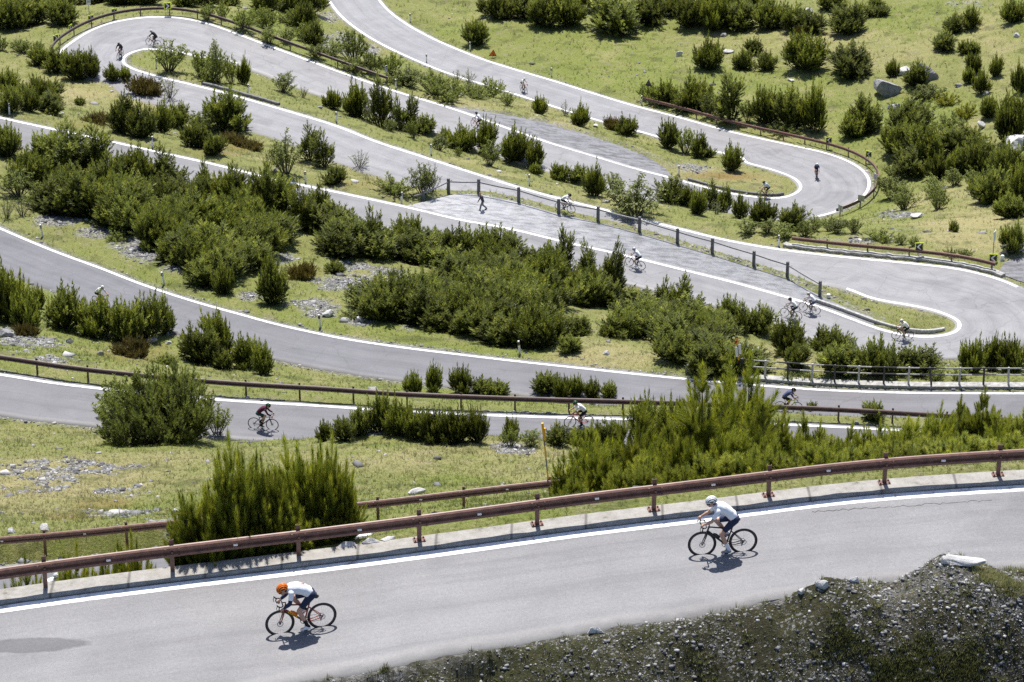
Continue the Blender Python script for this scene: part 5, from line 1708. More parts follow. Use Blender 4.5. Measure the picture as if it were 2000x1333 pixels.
for a in [
    # between the two long legs of the upper hairpin road
    ('P', 1110, 352, 70, 26, 'leading the row below the gravel lay-by'), ('P', 1160, 382, 38, 50, 'left of the tall alder'), ('L', 1196, 380, 46, 52, 'between the dark pine and the tall alder'), ('L', 1240, 418, 120, 74, 'the tall spreading alder behind the stone posts', 1), ('P', 1310, 396, 56, 42, 'right of the tall alder'), ('P', 1340, 404, 34, 36, 'in front of the upper road, right of the alder'), ('P', 1364, 420, 34, 46, 'round and low, right of the alder'),
    ('S', 1391, 408, 28, 48, 'right of the round pine below the road'), ('P', 1415, 413, 28, 42, 'left of the cyclist at the hairpin tip'), ('P', 1447, 426, 30, 42, 'below the cyclist at the hairpin tip'), ('P', 1492, 440, 46, 46, 'in front of the hairpin tip'), ('P', 1545, 446, 50, 42, 'at the mouth of the right hairpin'), ('L', 1480, 456, 80, 34, 'in the row below the hairpin tip'), ('L', 1552, 464, 80, 34, 'at the right end of the row below the hairpin'), ('W', 1400, 418, 26, 32, 'below the dark hairpin kerb'),
    ('P', 650, 212, 32, 32, 'by the end of the hairpin island'), ('P', 700, 232, 50, 58, 'left of the tall pine on the upper bank'), ('S', 745, 248, 50, 82, 'tallest on the upper bank'), ('S', 781, 252, 28, 56, 'right of the tallest pine on the upper bank'), ('S', 798, 252, 26, 64, 'last of the tall row on the upper bank'), ('W', 722, 238, 34, 60, 'in front of the tallest pine on the upper bank'), ('L', 762, 256, 28, 26, 'at the foot of the tallest pine'), ('L', 808, 272, 24, 44, 'below the last tall pine'),
    ('P', 832, 256, 46, 28, 'left of the cyclist riding beside the gravel'), ('P', 870, 278, 30, 26, 'below the road left of the gravel lay-by'), ('L', 858, 292, 44, 36, 'on the bank below the road'), ('P', 905, 294, 52, 40, 'under the cyclist beside the gravel'), ('P', 948, 298, 40, 58, 'tall in front of the cyclist beside the gravel'), ('L', 956, 326, 48, 54, 'round and bright below the tall pine'), ('P', 1005, 318, 50, 58, 'wide and right of the round bright bush'), ('P', 1045, 326, 36, 46, 'right end of the row below the road'), ('p', 1046, 341, 16, 14, 'tiny on the dry verge above the walking man'), ('L', 896, 304, 20, 20, 'on the grass strip below the road'),
    ('P', 1055, 223, 26, 30, 'on the bank below the highest cyclist'), ('W', 1104, 226, 24, 32, 'at the white line below the meadow'), ('P', 1133, 246, 32, 36, 'under the white line left of the flat juniper'), ('J', 1196, 253, 44, 14, 'on the bank beside two small pines'), ('P', 1225, 263, 40, 30, 'beside the flat juniper'), ('P', 1305, 290, 40, 46, 'on the left of the right hairpin island'), ('L', 1338, 298, 50, 52, 'between the pines on the right hairpin island'), ('P', 1366, 306, 34, 40, 'right of the leafy bush on the hairpin island'), ('P', 1429, 334, 34, 46, 'alone on the grassy tip of the right island'), ('p', 1385, 307, 18, 13, 'by the white line of the right island'),
    # inside the upper left hairpin
    ('L', 330, 138, 66, 66, 'at the tip of the left hairpin island', 1), ('L', 392, 150, 50, 56, 'left of the tall willow on the island'), ('L', 426, 162, 50, 92, 'tallest on the left hairpin island', 1), ('L', 452, 166, 36, 60, 'right of the tall bush on the island'), ('P', 474, 164, 22, 46, 'dark at the right end of the island bushes'), ('G', 410, 158, 80, 30, 'under the tall island bushes'), ('L', 553, 180, 50, 46, 'alone on the grass strip right of the island bushes'), ('W', 592, 192, 22, 24, 'on the grass strip by the upper road'),
    ('P', 80, 128, 40, 30, 'leftmost in the clump at the hairpin entry'), ('P', 112, 142, 44, 40, 'in the clump at the hairpin entry'), ('P', 150, 152, 52, 52, 'in front of the hairpin entry'), ('P', 180, 153, 36, 46, 'right end of the clump at the hairpin entry'), ('P', 222, 159, 30, 28, 'on the near verge below the dark cyclist'), ('p', 245, 160, 16, 20, 'beside the small pine below the dark cyclist'), ('J', 282, 182, 70, 20, 'along the near verge of the left hairpin'), ('W', 332, 192, 40, 48, 'against the road below the island'),
    ('P', 15, 182, 50, 36, 'at the left edge of the sloping meadow'), ('P', 60, 200, 80, 38, 'in the clump at the left edge of the meadow'), ('P', 105, 186, 44, 26, 'round and separate beside the left edge clump'), ('P', 40, 217, 70, 38, 'low in the clump at the left edge'), ('P', 98, 222, 60, 34, 'at the right foot of the left edge clump'), ('p', 155, 206, 16, 12, 'alone in the dry left meadow'), ('J', 190, 241, 60, 12, 'at the road verge left of the round clump'),
    ('P', 238, 258, 56, 60, 'left in the round clump below the dry meadow'), ('P', 280, 266, 60, 56, 'in the middle of the round clump'), ('P', 315, 262, 40, 56, 'right in the round clump below the dry meadow'), ('P', 348, 246, 50, 40, 'behind the round clump'), ('P', 440, 250, 90, 56, 'in the wide clump under the paler road'), ('L', 392, 258, 60, 42, 'left of the wide clump'), ('P', 385, 291, 50, 46, 'below the wide clump'), ('P', 420, 301, 40, 36, 'lowest below the wide clump'), ('J', 455, 282, 60, 13, 'right of the lowest pine'), ('J', 490, 292, 50, 11, 'on the slope left of the big leafy bush'),
    ('L', 558, 337, 72, 86, 'tall and many stemmed beside the slim pine pair', 1), ('S', 605, 317, 30, 62, 'left of the slim pair beside the leafy bush'), ('S', 633, 322, 34, 62, 'right of the slim pair at the paler road'), ('W', 702, 326, 40, 36, 'nearly leafless at the edge of the paler road'), ('P', 656, 357, 40, 28, 'low on the bank above the white line'), ('G', 770, 376, 90, 28, 'below the paler road left of the airy bush'), ('L', 826, 378, 58, 66, 'airy and tall left of the stone posts', 1), ('W', 845, 372, 40, 60, 'thin beside the airy bush'),
    ('P', 15, 306, 66, 52, 'at the left edge below the white line'),
    # left part of the hillside
    ('L', 36, 384, 76, 56, 'left of the big thicket'), ('L', 66, 402, 50, 32, 'at the foot of the big thicket, far left'), ('W', 28, 424, 60, 44, 'at the left edge above the broad road'), ('G', 225, 472, 50, 18, 'at the foot of the big thicket above the scree'), ('P', 533, 594, 60, 76, 'alone and round above the white line', 1), ('P', 524, 541, 24, 36, 'small and upright behind the lone round pine', 1), ('P', 440, 576, 40, 50, 'left of the lone round pine'), ('P', 400, 560, 60, 44, 'at the lower tip of the big thicket'), ('J', 590, 546, 60, 20, 'right of the scree heap'), ('p', 655, 537, 24, 18, 'among the stones in the middle'), ('G', 766, 542, 34, 20, 'small and low beside the central thicket'), ('G', 690, 620, 60, 18, 'left foot of the central thicket'), ('L', 735, 478, 60, 50, 'bright at the upper left of the central thicket'), ('L', 790, 490, 60, 50, 'bright behind the central thicket by the road'),
    ('L', 1208, 620, 40, 48, 'bright gap between the two thickets'), ('P', 1128, 655, 44, 30, 'on the pale grass right of the central thicket'), ('P', 1110, 688, 44, 30, 'at the foot of the central thicket near the white line'), ('p', 1186, 658, 20, 16, 'in the pale grass between the thickets'),
    ('P', 1420, 640, 60, 46, 'at the road edge above the railing'), ('P', 1480, 650, 60, 46, 'behind the yellow pole, by the road'), ('P', 1540, 690, 70, 62, 'right of the pale grass above the railing'), ('P', 1555, 716, 50, 44, 'in front above the railing'), ('P', 1620, 684, 70, 40, 'at the road edge opposite the cyclist pair'), ('P', 1640, 728, 80, 52, 'behind the left half of the railing'), ('P', 1715, 728, 80, 54, 'behind the middle of the railing'), ('P', 1790, 728, 80, 46, 'behind the railing below the last cyclist'), ('L', 1650, 694, 44, 36, 'bright above the railing'),
    ('P', 1895, 725, 50, 58, 'in the clump behind the right half of the railing'), ('P', 1935, 722, 40, 60, 'in the tall clump right of the dry grass'), ('P', 1975, 728, 60, 56, 'at the right edge behind the railing'), ('G', 1850, 742, 90, 22, 'along the right half of the railing'), ('G', 1560, 742, 70, 16, 'at the left part of the railing'), ('P', 1440, 730, 60, 40, 'just left of the railing end'), ('P', 1380, 728, 70, 44, 'right of the round topped bollard'),
    # strip between the two lower roads
    ('P', 18, 632, 80, 96, 'at the left edge beside the broad road'), ('P', 55, 642, 60, 62, 'in the left edge clump by the broad road'), ('p', 77, 603, 18, 30, 'slender between the two left clumps'), ('P', 128, 642, 72, 70, 'left end of the clump hiding the cyclist'), ('P', 190, 654, 80, 62, 'in front of the half hidden cyclist'), ('P', 245, 664, 70, 72, 'right of the half hidden cyclist'), ('P', 290, 656, 60, 76, 'right in the cyclist clump'), ('P', 322, 650, 36, 60, 'right end of the cyclist clump'), ('J', 262, 696, 80, 22, 'below the cyclist clump'), ('J', 50, 656, 50, 16, 'below the left edge clump'), ('p', 325, 714, 30, 16, 'alone above the long dark rail'),
    ('P', 392, 706, 70, 66, 'left in the clump above the long rail'), ('P', 432, 700, 60, 90, 'tallest in the clump above the long rail'), ('P', 482, 716, 56, 50, 'right in the clump above the long rail'), ('P', 512, 731, 46, 58, 'separate at the right end above the long rail'), ('p', 436, 722, 30, 28, 'in front of the clump above the long rail'),
    ('P', 806, 767, 32, 42, 'on the narrow strip, left group'), ('P', 845, 767, 34, 44, 'middle of the narrow strip behind the rail'), ('P', 900, 770, 46, 42, 'right of the strip group behind the rail'), ('p', 955, 773, 60, 24, 'low on the narrow strip'), ('p', 1066, 767, 40, 26, 'leftmost above the white jersey cyclist'), ('P', 1100, 775, 38, 36, 'above the white jersey cyclist'), ('P', 1126, 774, 28, 38, 'upright above the white jersey cyclist'), ('P', 1157, 776, 34, 34, 'right above the white jersey cyclist'), ('p', 1190, 777, 26, 20, 'at the right end of the narrow strip row'), ('p', 1710, 818, 34, 26, 'behind the long rail right of the dark cyclist'), ('p', 1585, 799, 14, 12, 'behind the front wheel of the dark cyclist'),
    # crest of the meadow
    ('B', 322, 856, 232, 122, 'as wide as a car beside the purple cyclist', 1), ('L', 222, 834, 80, 84, 'at the left end of the broad round bush', 1), ('L', 424, 852, 52, 72, 'open and pale at the right end of the broad round bush', 1), ('L', 270, 812, 150, 74, 'behind the broad round bush', 2), ('L', 375, 864, 60, 36, 'at the right foot of the broad round bush', 1), ('P', 330, 846, 60, 108, 'rising out of the broad round bush', 1),
    ('p', 634, 860, 22, 30, 'leftmost on the crest of the meadow'), ('P', 672, 858, 46, 40, 'left in the crest row'), ('P', 705, 850, 44, 48, 'left of the stony mound'), ('P', 745, 846, 56, 58, 'behind the stony mound'), ('P', 785, 848, 56, 56, 'right of the stony mound'), ('P', 815, 858, 50, 46, 'in front of the crest row'), ('P', 852, 864, 60, 60, 'in the middle of the crest row'), ('P', 892, 864, 56, 62, 'towards the right of the crest row'), ('P', 932, 866, 44, 60, 'right end of the crest row'), ('L', 1015, 872, 76, 44, 'yellow green behind the tall snow pole'), ('P', 1000, 860, 30, 40, 'behind the yellow green bush'),
    ('P', 1090, 870, 46, 36, 'left below the white jersey cyclist'), ('P', 1130, 873, 50, 32, 'before the white jersey cyclist'), ('P', 1172, 871, 46, 46, 'right of the white jersey cyclist'), ('P', 1205, 869, 36, 42, 'at the road edge right of that cyclist'), ('P', 1262, 890, 64, 86, 'dark behind the bright tree group'), ('P', 1310, 886, 56, 82, 'dark and right, behind the bright tree group'),
]:
    clump(*a[:6], n=a[6] if len(a) > 6 else None)

for a in [('S', 400, 402, 30, 78, 'at the upper edge of the big thicket, towards its middle'), ('S', 452, 408, 40, 80, 'at the upper edge of the big thicket, right half'), ('S', 520, 420, 56, 92, 'wide at the upper edge of the big thicket, near its end'), ('S', 596, 446, 38, 84, 'left of two slim ones over the white line'), ('S', 632, 446, 34, 76, 'right of two slim ones over the white line'), ('S', 140, 345, 70, 96, 'over the left part of the big thicket'), ('S', 190, 352, 50, 92, 'tallest over the left part of the big thicket'), ('S', 320, 372, 40, 76, 'over the middle of the big thicket'),
          ('S', 730, 486, 40, 74, 'at the left end of the central thicket'), ('S', 1105, 545, 36, 84, 'over the right half of the central thicket'), ('S', 1150, 556, 34, 78, 'between the two tallest of the central thicket'), ('S', 1195, 570, 44, 90, 'at the right end of the central thicket'), ('S', 960, 516, 34, 62, 'over the middle of the central thicket'), ('S', 1290, 612, 28, 62, 'over the thicket left of the railing'), ('S', 1325, 622, 46, 76, 'broad over the thicket left of the railing'), ('S', 1450, 655, 26, 56, 'by the road opposite the cyclist pair')]:
    clump(*a, n=1)

# the big bright group behind the near rail: bases hidden by the kerb
for a in [('T', 1104, 897, 98, 44, 'at the left end behind the near rail'), ('T', 1140, 853, 101, 46, 'second from the snow pole'), ('N', 1175, 905, 98, 60, 'low between the first two bright pines'), ('T', 1224, 826, 104, 66, 'broad and third from the snow pole'), ('N', 1255, 905, 98, 70, 'low right of the broad pine'), ('T', 1282, 878, 100, 44, 'short and left of the tall trio'), ('T', 1304, 848, 104, 50, 'just left of the tall trio'),
          ('T', 1369, 766, 105, 62, 'leftmost of the tall trio'), ('T', 1399, 770, 108, 50, 'middle of the tall trio'), ('T', 1452, 760, 105, 60, 'rightmost of the tall trio, tallest of all'), ('T', 1475, 806, 103, 48, 'just right of the tall trio'), ('T', 1503, 826, 104, 52, 'second right of the tall trio'), ('N', 1340, 880, 97, 80, 'at the foot of the tall trio, left'), ('N', 1420, 870, 97, 90, 'at the foot of the tall trio'), ('N', 1500, 880, 97, 80, 'at the foot of the tall trio, right'),
          ('N', 1545, 868, 103, 70, 'left of the forked bright pine'), ('T', 1584, 832, 106, 56, 'forked against the road'), ('N', 1610, 890, 98, 80, 'low below the forked pine'), ('T', 1645, 846, 106, 44, 'spreading against the road'), ('N', 1665, 895, 98, 80, 'low in the middle of the hedge'), ('T', 1692, 850, 105, 40, 'left of a close pair against the road'), ('T', 1712, 846, 105, 40, 'right of a close pair against the road'), ('N', 1740, 885, 98, 90, 'low under the close pair'), ('T', 1762, 837, 106, 60, 'right of the close pair'),
          ('T', 1812, 814, 108, 62, 'over the long dark rail'), ('T', 1860, 805, 110, 60, 'left of the highest right hand pine'), ('T', 1906, 788, 110, 60, 'highest near the right edge'), ('T', 1952, 820, 108, 56, 'right of the highest right hand pine'), ('T', 1994, 824, 106, 56, 'at the right edge of the hedge'), ('N', 1800, 875, 98, 90, 'low under the long dark rail'), ('N', 1860, 870, 98, 90, 'low towards the right edge'), ('N', 1925, 866, 98, 90, 'low near the right edge'), ('N', 1985, 868, 98, 80, 'lowest at the right edge'), ('T', 2040, 810, 106, 60, 'just beyond the right edge'),
          ('N', 1210, 930, 92.5, 60, 'at the rail left of the striped helmet cyclist'), ('N', 1320, 915, 92.5, 80, 'at the rail above the striped helmet cyclist'), ('N', 1120, 940, 93, 50, 'at the rail beside the snow pole'), ('N', 1430, 905, 92.5, 90, 'at the rail right of the striped helmet cyclist'), ('N', 1540, 900, 92, 90, 'at the rail under the left half of the hedge'), ('N', 1700, 890, 92, 100, 'at the rail under the middle of the hedge'), ('N', 1820, 885, 92, 100, 'at the rail under the right half of the hedge'), ('N', 1930, 880, 92, 100, 'at the rail near the right edge'),
          ('N', 1165, 890, 104, 90, 'behind the first bright pines'), ('N', 1330, 862, 109, 110, 'behind the left of the tall trio'), ('N', 1385, 838, 112, 120, 'filling the back of the tall trio'), ('N', 1440, 832, 112, 120, 'filling the back of the tallest pine'), ('N', 1530, 862, 110, 110, 'behind the forked pine'), ('N', 1600, 872, 112, 110, 'behind the gap with the road, left'), ('N', 1680, 874, 112, 110, 'behind the gap with the road, right'), ('N', 1770, 860, 113, 120, 'in the back row under the long rail'), ('N', 1840, 846, 114, 120, 'in the back row right of the long rail'), ('N', 1890, 832, 115, 120, 'in the back row by the highest pine'), ('N', 1945, 838, 114, 120, 'in the back row near the right edge'), ('N', 1995, 842, 114, 120, 'in the back row at the right edge'),
          ('N', 1255, 930, 92.2, 80, 'at the rail between two posts, left'), ('N', 1375, 905, 92.3, 90, 'at the rail right above the cyclist'), ('N', 1485, 895, 92.2, 100, 'at the rail right of that cyclist'), ('N', 1600, 890, 92, 100, 'at the rail below the forked pine'), ('N', 1650, 888, 92, 100, 'at the rail below the spreading pine'), ('N', 1760, 880, 92, 100, 'at the rail left of a post'), ('N', 1880, 872, 92, 110, 'at the rail under the highest pine'), ('N', 1985, 868, 92, 110, 'at the rail beside the right edge'),
          ('N', 1275, 968, 82.0, 44, 'growing under the near rail onto the kerb'),
          # the near clump in front of the second rail
          ('N', 385, 992, 79.2, 60, 'leftmost in the near clump over the rails'), ('N', 425, 965, 79.5, 66, 'left of centre in the near clump'), ('N', 480, 935, 79.9, 70, 'tall and left in the near clump'), ('N', 535, 955, 79.6, 76, 'in the middle of the near clump'), ('N', 590, 930, 80.2, 76, 'tall and right in the near clump'), ('N', 632, 918, 80.3, 66, 'tallest of the near clump'), ('N', 664, 945, 79.9, 52, 'rightmost in the near clump'), ('N', 450, 1010, 79.1, 66, 'in front of the near clump, left'), ('N', 560, 1005, 79.3, 76, 'in front of the near clump, middle'), ('N', 640, 1010, 79.4, 66, 'in front of the near clump, right'), ('N', 395, 1050, 79.0, 46, 'lowest left in the near clump'),
          ('N', 62, 1132, 80.2, 30, 'peeping over the kerb by the hidden cyclist'), ('N', 156, 1117, 80.2, 34, 'peeping over the kerb right of the hidden cyclist'), ('N', 222, 1109, 80.2, 40, 'second tip above the kerb at the lower left'), ('N', 262, 1104, 80.2, 36, 'third tip above the kerb at the lower left')]:
    topped(*a)
print('PLANTS', COUNT, sum(COUNT.values()))

# ------------------------------------------------------------------ boulders
m_rock, nt, b = new_mat('grey_boulder')
P = objco(nt)
rc = ramp(nt, noise(nt, 1.6, 7, 0.7, P), [(0.3, (0.13, 0.13, 0.14)), (0.5, (0.27, 0.27, 0.28)), (0.72, (0.42, 0.41, 0.40))])
rc = mix(nt, 0.6, rc, ramp(nt, noise(nt, 14.0, 5, 0.75, P), [(0.3, (0.6, 0.6, 0.62)), (0.7, (1.2, 1.2, 1.2))]), 'MULTIPLY')
nt.links.new(rc, b.inputs['Base Color']); b.inputs['Roughness'].default_value = 0.9
bump(nt, b, noise(nt, 5.0, 8, 0.75, P), 0.9, 0.12)
m_rock_w, nt, b = new_mat('white_limestone')
P = objco(nt)
rc = ramp(nt, noise(nt, 3.0, 7, 0.7, P), [(0.3, (0.30, 0.295, 0.29)), (0.5, (0.50, 0.49, 0.48)), (0.72, (0.60, 0.59, 0.575))])
nt.links.new(rc, b.inputs['Base Color']); b.inputs['Roughness'].default_value = 0.9
bump(nt, b, noise(nt, 9.0, 8, 0.75, P), 0.9, 0.05)


def boulder_mesh(seed, size, sub=3, cut=16):
    """an ice-scoured block: a ball planed by random cuts, then roughened"""
    r = np.random.default_rng(seed)
    bm = bmesh.new()
    bmesh.ops.create_icosphere(bm, subdivisions=sub, radius=1.0)
    V = np.array([v.co[:] for v in bm.verts])
    for _ in range(cut):
        n = r.normal(size=3); n /= np.linalg.norm(n)
        d = 0.42 + .40 * r.random()
        k = V @ n - d
        V = V - np.maximum(k, 0)[:, None] * n * 0.95
    f = 2.2
    nz = vnoise(V[:, 0] * f + V[:, 2] * 1.7 + 50, V[:, 1] * f - V[:, 2] * 1.3 + 50, 1.0, seed + 5) + .5 * vnoise(V[:, 0] * 5 + V[:, 2] * 4 + 50, V[:, 1] * 5 + 50, 1.0, seed + 6)
    V = V * (1 + 0.16 * nz)[:, None] * np.array(size)[None] / 2
    for v, c in zip(bm.verts, V):
        v.co = c
    me = bpy.data.meshes.new('boulder')
    bm.to_mesh(me); bm.free()
    return me


for i, (lb, x, y, wpx, hpx, dp, mt, rot) in enumerate([
    ('great grey boulder with a steep right face standing in the upper right meadow', 1736, 194, 54, 38, 1.0, m_rock, 0.3),
    ('split grey boulder half hidden by a pine, uphill of the great boulder', 1808, 164, 44, 40, 1.0, m_rock, 1.2), ('pale left half of the split boulder behind the small pine', 1762, 150, 30, 18, .9, m_rock_w, .4),
    ('big white boulder at the right edge above the dark pines', 1982, 303, 60, 32, 1.0, m_rock_w, 0.1), ('small white boulder below the great grey boulder', 1748, 218, 27, 14, .9, m_rock_w, .5),
    ('pale boulder among the pines at the top edge', 1581, 28, 20, 13, .9, m_rock_w, .2), ('small grey boulder in front of a round pine in the meadow', 1377, 132, 18, 12, .9, m_rock, .9), ('flat pale slab between two round pines', 1421, 105, 22, 8, .8, m_rock_w, .2), ('flat grey slab in the meadow under the top row of pines', 1414, 73, 18, 6, .8, m_rock, .1),
    ('round white stone left of the round pine in the meadow', 1326, 112, 16, 12, .9, m_rock_w, .6), ('small grey boulder among the yellow bushes', 1872, 172, 15, 8, .9, m_rock, .3), ('small tilted boulder on the right hand slope', 1926, 188, 12, 9, .9, m_rock, .9), ('pale boulder at the top of the right hand mass of pines', 1918, 253, 20, 16, .9, m_rock_w, 1.1),
    ('white stone in the open meadow at the upper right edge', 1986, 75, 12, 9, .9, m_rock_w, .2), ('small white stone on the lawn right of the hairpin trees', 1544, 160, 13, 6, .9, m_rock_w, .2), ('white flat boulder on the dry slope above the rusty rail', 1791, 428, 24, 10, .9, m_rock_w, -.2), ('small dark stone right of the slope pine', 1995, 140, 12, 8, .9, m_rock, .2),
    ('first white rock lying just behind the near kerb', 679, 1078, 38, 20, .8, m_rock_w, .3), ('second white rock lying just behind the near kerb', 722, 1072, 36, 18, .8, m_rock_w, .6), ('third white rock lying just behind the near kerb', 755, 1065, 34, 16, .8, m_rock_w, .1),
    ('bright white slab lying in the meadow behind the second rail', 815, 967, 32, 12, .7, m_rock_w, .35), ('grey stone under the second rail', 848, 1009, 13, 9, .9, m_rock, .4), ('white boulder farthest left above the second rail', 21, 1044, 22, 15, .9, m_rock_w, .2), ('pointed white boulder touching the second rail at the left', 88, 1040, 20, 18, .9, m_rock_w, .7), ('round white stone by the near pine clump', 343, 1007, 15, 14, .9, m_rock_w, .3),
    ('long white slab on top of the dark near bank', 1868, 1104, 100, 17, .35, m_rock_w, .1), ('narrow tilted white stone on the near bank', 1669, 1141, 26, 16, .5, m_rock_w, .8), ('blunt white stone on the near bank below the edge', 1566, 1164, 17, 18, .8, m_rock_w, .4), ('cracked white stone on the near bank beside the blunt one', 1608, 1154, 28, 18, .7, m_rock_w, .2), ('pale rock at the edge of the near road by the gravel', 1160, 1240, 34, 14, .6, m_rock_w, .2),
    ('grey stone on the slope above the long dark rail', 135, 673, 17, 12, .9, m_rock, .3), ('dark stone left on the slope above the long dark rail', 195, 696, 18, 9, .8, m_rock, .5), ('dark stones pile under the cyclist clump', 298, 672, 26, 11, .8, m_rock, .3), ('pale stone right of the cyclist clump', 330, 674, 12, 9, .9, m_rock_w, .2), ('grey rock at the left edge above the long rail', 12, 662, 28, 18, .9, m_rock, .4),
    ('pale stone on the narrow strip above the white jersey cyclist', 1144, 779, 11, 8, .9, m_rock_w, .2), ('second pale stone on the narrow strip above the white jersey cyclist', 1185, 779, 12, 7, .9, m_rock_w, .5), ('flat pale stone in the grass right of the central thicket', 1185, 695, 16, 8, .8, m_rock_w, .2), ('pale stone on the dry grass behind the yellow pole', 1481, 687, 13, 9, .8, m_rock_w, .9), ('white stone at the foot of the leafy bush left of the post fence', 537, 335, 12, 6, .8, m_rock_w, .2),
    ('pale crumpled rock beside the reflector post below the scree', 640, 622, 24, 14, .9, m_rock_w, .4), ('pale stone at the road verge by the flat juniper', 1163, 249, 12, 6, .8, m_rock_w, .2), ('small pale boulder beside the scree above the leaning post', 702, 630, 20, 10, .8, m_rock_w, .2),
]):
    p = gp(x, y - hpx * .12)
    s = scale_at(p)
    W = wpx / s
    H = hpx / (s * .92)
    me = boulder_mesh(300 + i, (W * 1.25, W * dp * 1.2, H * 1.35), 4 if wpx > 40 else 3)
    o = link('boulder', me, mt, None, tuple(p + np.array([0, W * dp * .3, H * .22])), rot * .4)
    if wpx > 40:
        for pl in me.polygons: pl.use_smooth = False
    tag(o, lb, 'boulder')

# ------------------------------------------------------------------ loose stones, scree and grass
srng = np.random.default_rng(5)


def at_grid(A, x, y):
    fu = np.clip(np.rint((x / y + U0) / (2 * U0) * (NU - 1)), 0, NU - 1).astype(int)
    fv = np.clip(np.rint((np.log(y) - V0) / (V1 - V0) * (NV - 1)), 0, NV - 1).astype(int)
    return A[fv, fu]


def sample_ground(n, y0, y1, weight, umax=0.2):
    """random ground points, denser near the lens, kept where weight(x, y) allows"""
    out = []
    got = 0
    while got < n:
        u = srng.uniform(-umax, umax, n * 2)
        y = np.exp(srng.uniform(math.log(y0), math.log(y1), n * 2))
        x = u * y
        k = srng.random(n * 2) < weight(x, y)
        P = np.stack([x[k], y[k], gz(x[k], y[k])], 1)
        out.append(P); got += len(P)
        if len(out) > 30:
            break
    return np.concatenate(out)[:n]


STV = [np.array([(-1, -1, -1), (1, -1, -1), (1, 1, -1), (-1, 1, -1), (-1, -1, 1), (1, -1, 1), (1, 1, 1), (-1, 1, 1)], float) * .5 for _ in range(5)]
for i, t in enumerate(STV):
    t *= 1 + (srng.random(t.shape) - .5) * .75
    t[4:, :2] *= 0.45 + .35 * srng.random()
    t[:, 2] *= 0.42
    t[:, 0] *= 1.25
STF = np.array([(0, 3, 2, 1), (4, 5, 6, 7), (0, 1, 5, 4), (1, 2, 6, 5), (2, 3, 7, 6), (3, 0, 4, 7)])


def stones(name, P, size, mat, label=None):
    n = len(P)
    D = np.stack([(srng.random(n) - .5) * .6, (srng.random(n) - .5) * .6, np.ones(n)], 1)
    R = frames(D, srng)
    S = size[:, None] * (0.7 + .6 * srng.random((n, 3)))
    Vs, Fs, T, off = [], [], [], 0
    pk = srng.integers(0, 5, n)
    tone = srng.random(n)
    for k in range(5):
        m = pk == k
        V, F = instance(STV[k], STF, P[m] + np.array([0, 0, 1.0]) * (S[m, 2:3] * .12), R[m], S[m])
        Vs.append(V); Fs.append(F + off); off += len(V); T.append(np.repeat(tone[m], 8))
    me = mesh_np(name, np.concatenate(Vs), np.concatenate(Fs))
    vattr(me, 'tone', np.concatenate(T))
    return tag(link(name, me, mat), kind='stuff')


m_pebble, nt, b = new_mat('scree_stone')
pc = ramp(nt, attr(nt, 'tone'), [(0.0, (0.07, 0.07, 0.075)), (0.4, (0.16, 0.16, 0.165)), (0.8, (0.30, 0.297, 0.295)), (1.0, (0.50, 0.49, 0.48))])
pc = mix(nt, 0.6, pc, ramp(nt, noise(nt, 12.0, 4, 0.7, geopos(nt)), [(0.3, (0.6, 0.6, 0.6)), (0.7, (1.15, 1.15, 1.15))]), 'MULTIPLY')
nt.links.new(pc, b.inputs['Base Color']); b.inputs['Roughness'].default_value = 0.9

off_road = lambda x, y, d=0.15: (at_grid(DR, x, y) > d)
bank = lambda x, y: at_grid(_fgbank, x, y) > 0.5
# scree on the hillside
P = sample_ground(34000, 100, 400, lambda x, y: np.clip(at_grid(rock, x, y) * 1.1, 0, 1) * off_road(x, y))
stones('scree', P, np.clip(0.028 * srng.pareto(2.2, len(P)) + .05, .045, .26), m_pebble)
# scattered stones in the grass
P = sample_ground(5200, 72, 400, lambda x, y: off_road(x, y, .6) * (0.15 + .6 * np.clip(at_grid(n1, x, y) + .3, 0, 1)) * ~bank(x, y))
stones('loose_stones', P, np.clip(0.03 * srng.pareto(1.9, len(P)) + .03, .03, .34) * np.clip(P[:, 1] / 110, .7, 1.5), m_pebble)
# the dark stony bank nearest the lens
P = sample_ground(60000, 57, 72, lambda x, y: bank(x, y) * off_road(x, y, .05) * np.clip(.30 + 1.2 * at_grid(n1, x, y), 0.03, 1), 0.2)
stones('gravel', P, np.clip(0.010 * srng.pareto(2.0, len(P)) + .010, .008, .085), m_pebble)
# grit along the verges
P = sample_ground(5000, 60, 400, lambda x, y: ((at_grid(DR, x, y) < .5) & off_road(x, y, .05)) * .8)
stones('verge_grit', P, np.clip(0.015 * srng.pareto(2.2, len(P)) + .02, .02, .10) * np.clip(P[:, 1] / 110, .6, 1.5), m_pebble)

m_grass = bpy.data.materials.new('grass_blades')
m_grass.use_nodes = True
nt = m_grass.node_tree
b = nt.nodes['Principled BSDF']
gc = mix(nt, attr(nt, 'tone'), (0.115, 0.135, 0.036), (0.300, 0.315, 0.105))
gc = mix(nt, attr(nt, 'lushness'), gc, mix(nt, attr(nt, 'tone'), (0.095, 0.128, 0.024), (0.245, 0.280, 0.072)))
gc = mix(nt, attr(nt, 'dark'), gc, mix(nt, attr(nt, 'tone'), (0.022, 0.026, 0.010), (0.085, 0.090, 0.030)))
gc = mix(nt, attr(nt, 'dryness'), gc, mix(nt, attr(nt, 'tone'), (0.27, 0.23, 0.11), (0.54, 0.49, 0.28)))
nt.links.new(gc, b.inputs['Base Color']); b.inputs['Roughness'].default_value = 0.7
b.inputs['Specular IOR Level'].default_value = 0.2
tl = node(nt, 'ShaderNodeBsdfTranslucent'); nt.links.new(gc, tl.inputs['Color'])
ms = node(nt, 'ShaderNodeMixShader'); ms.inputs[0].default_value = .4
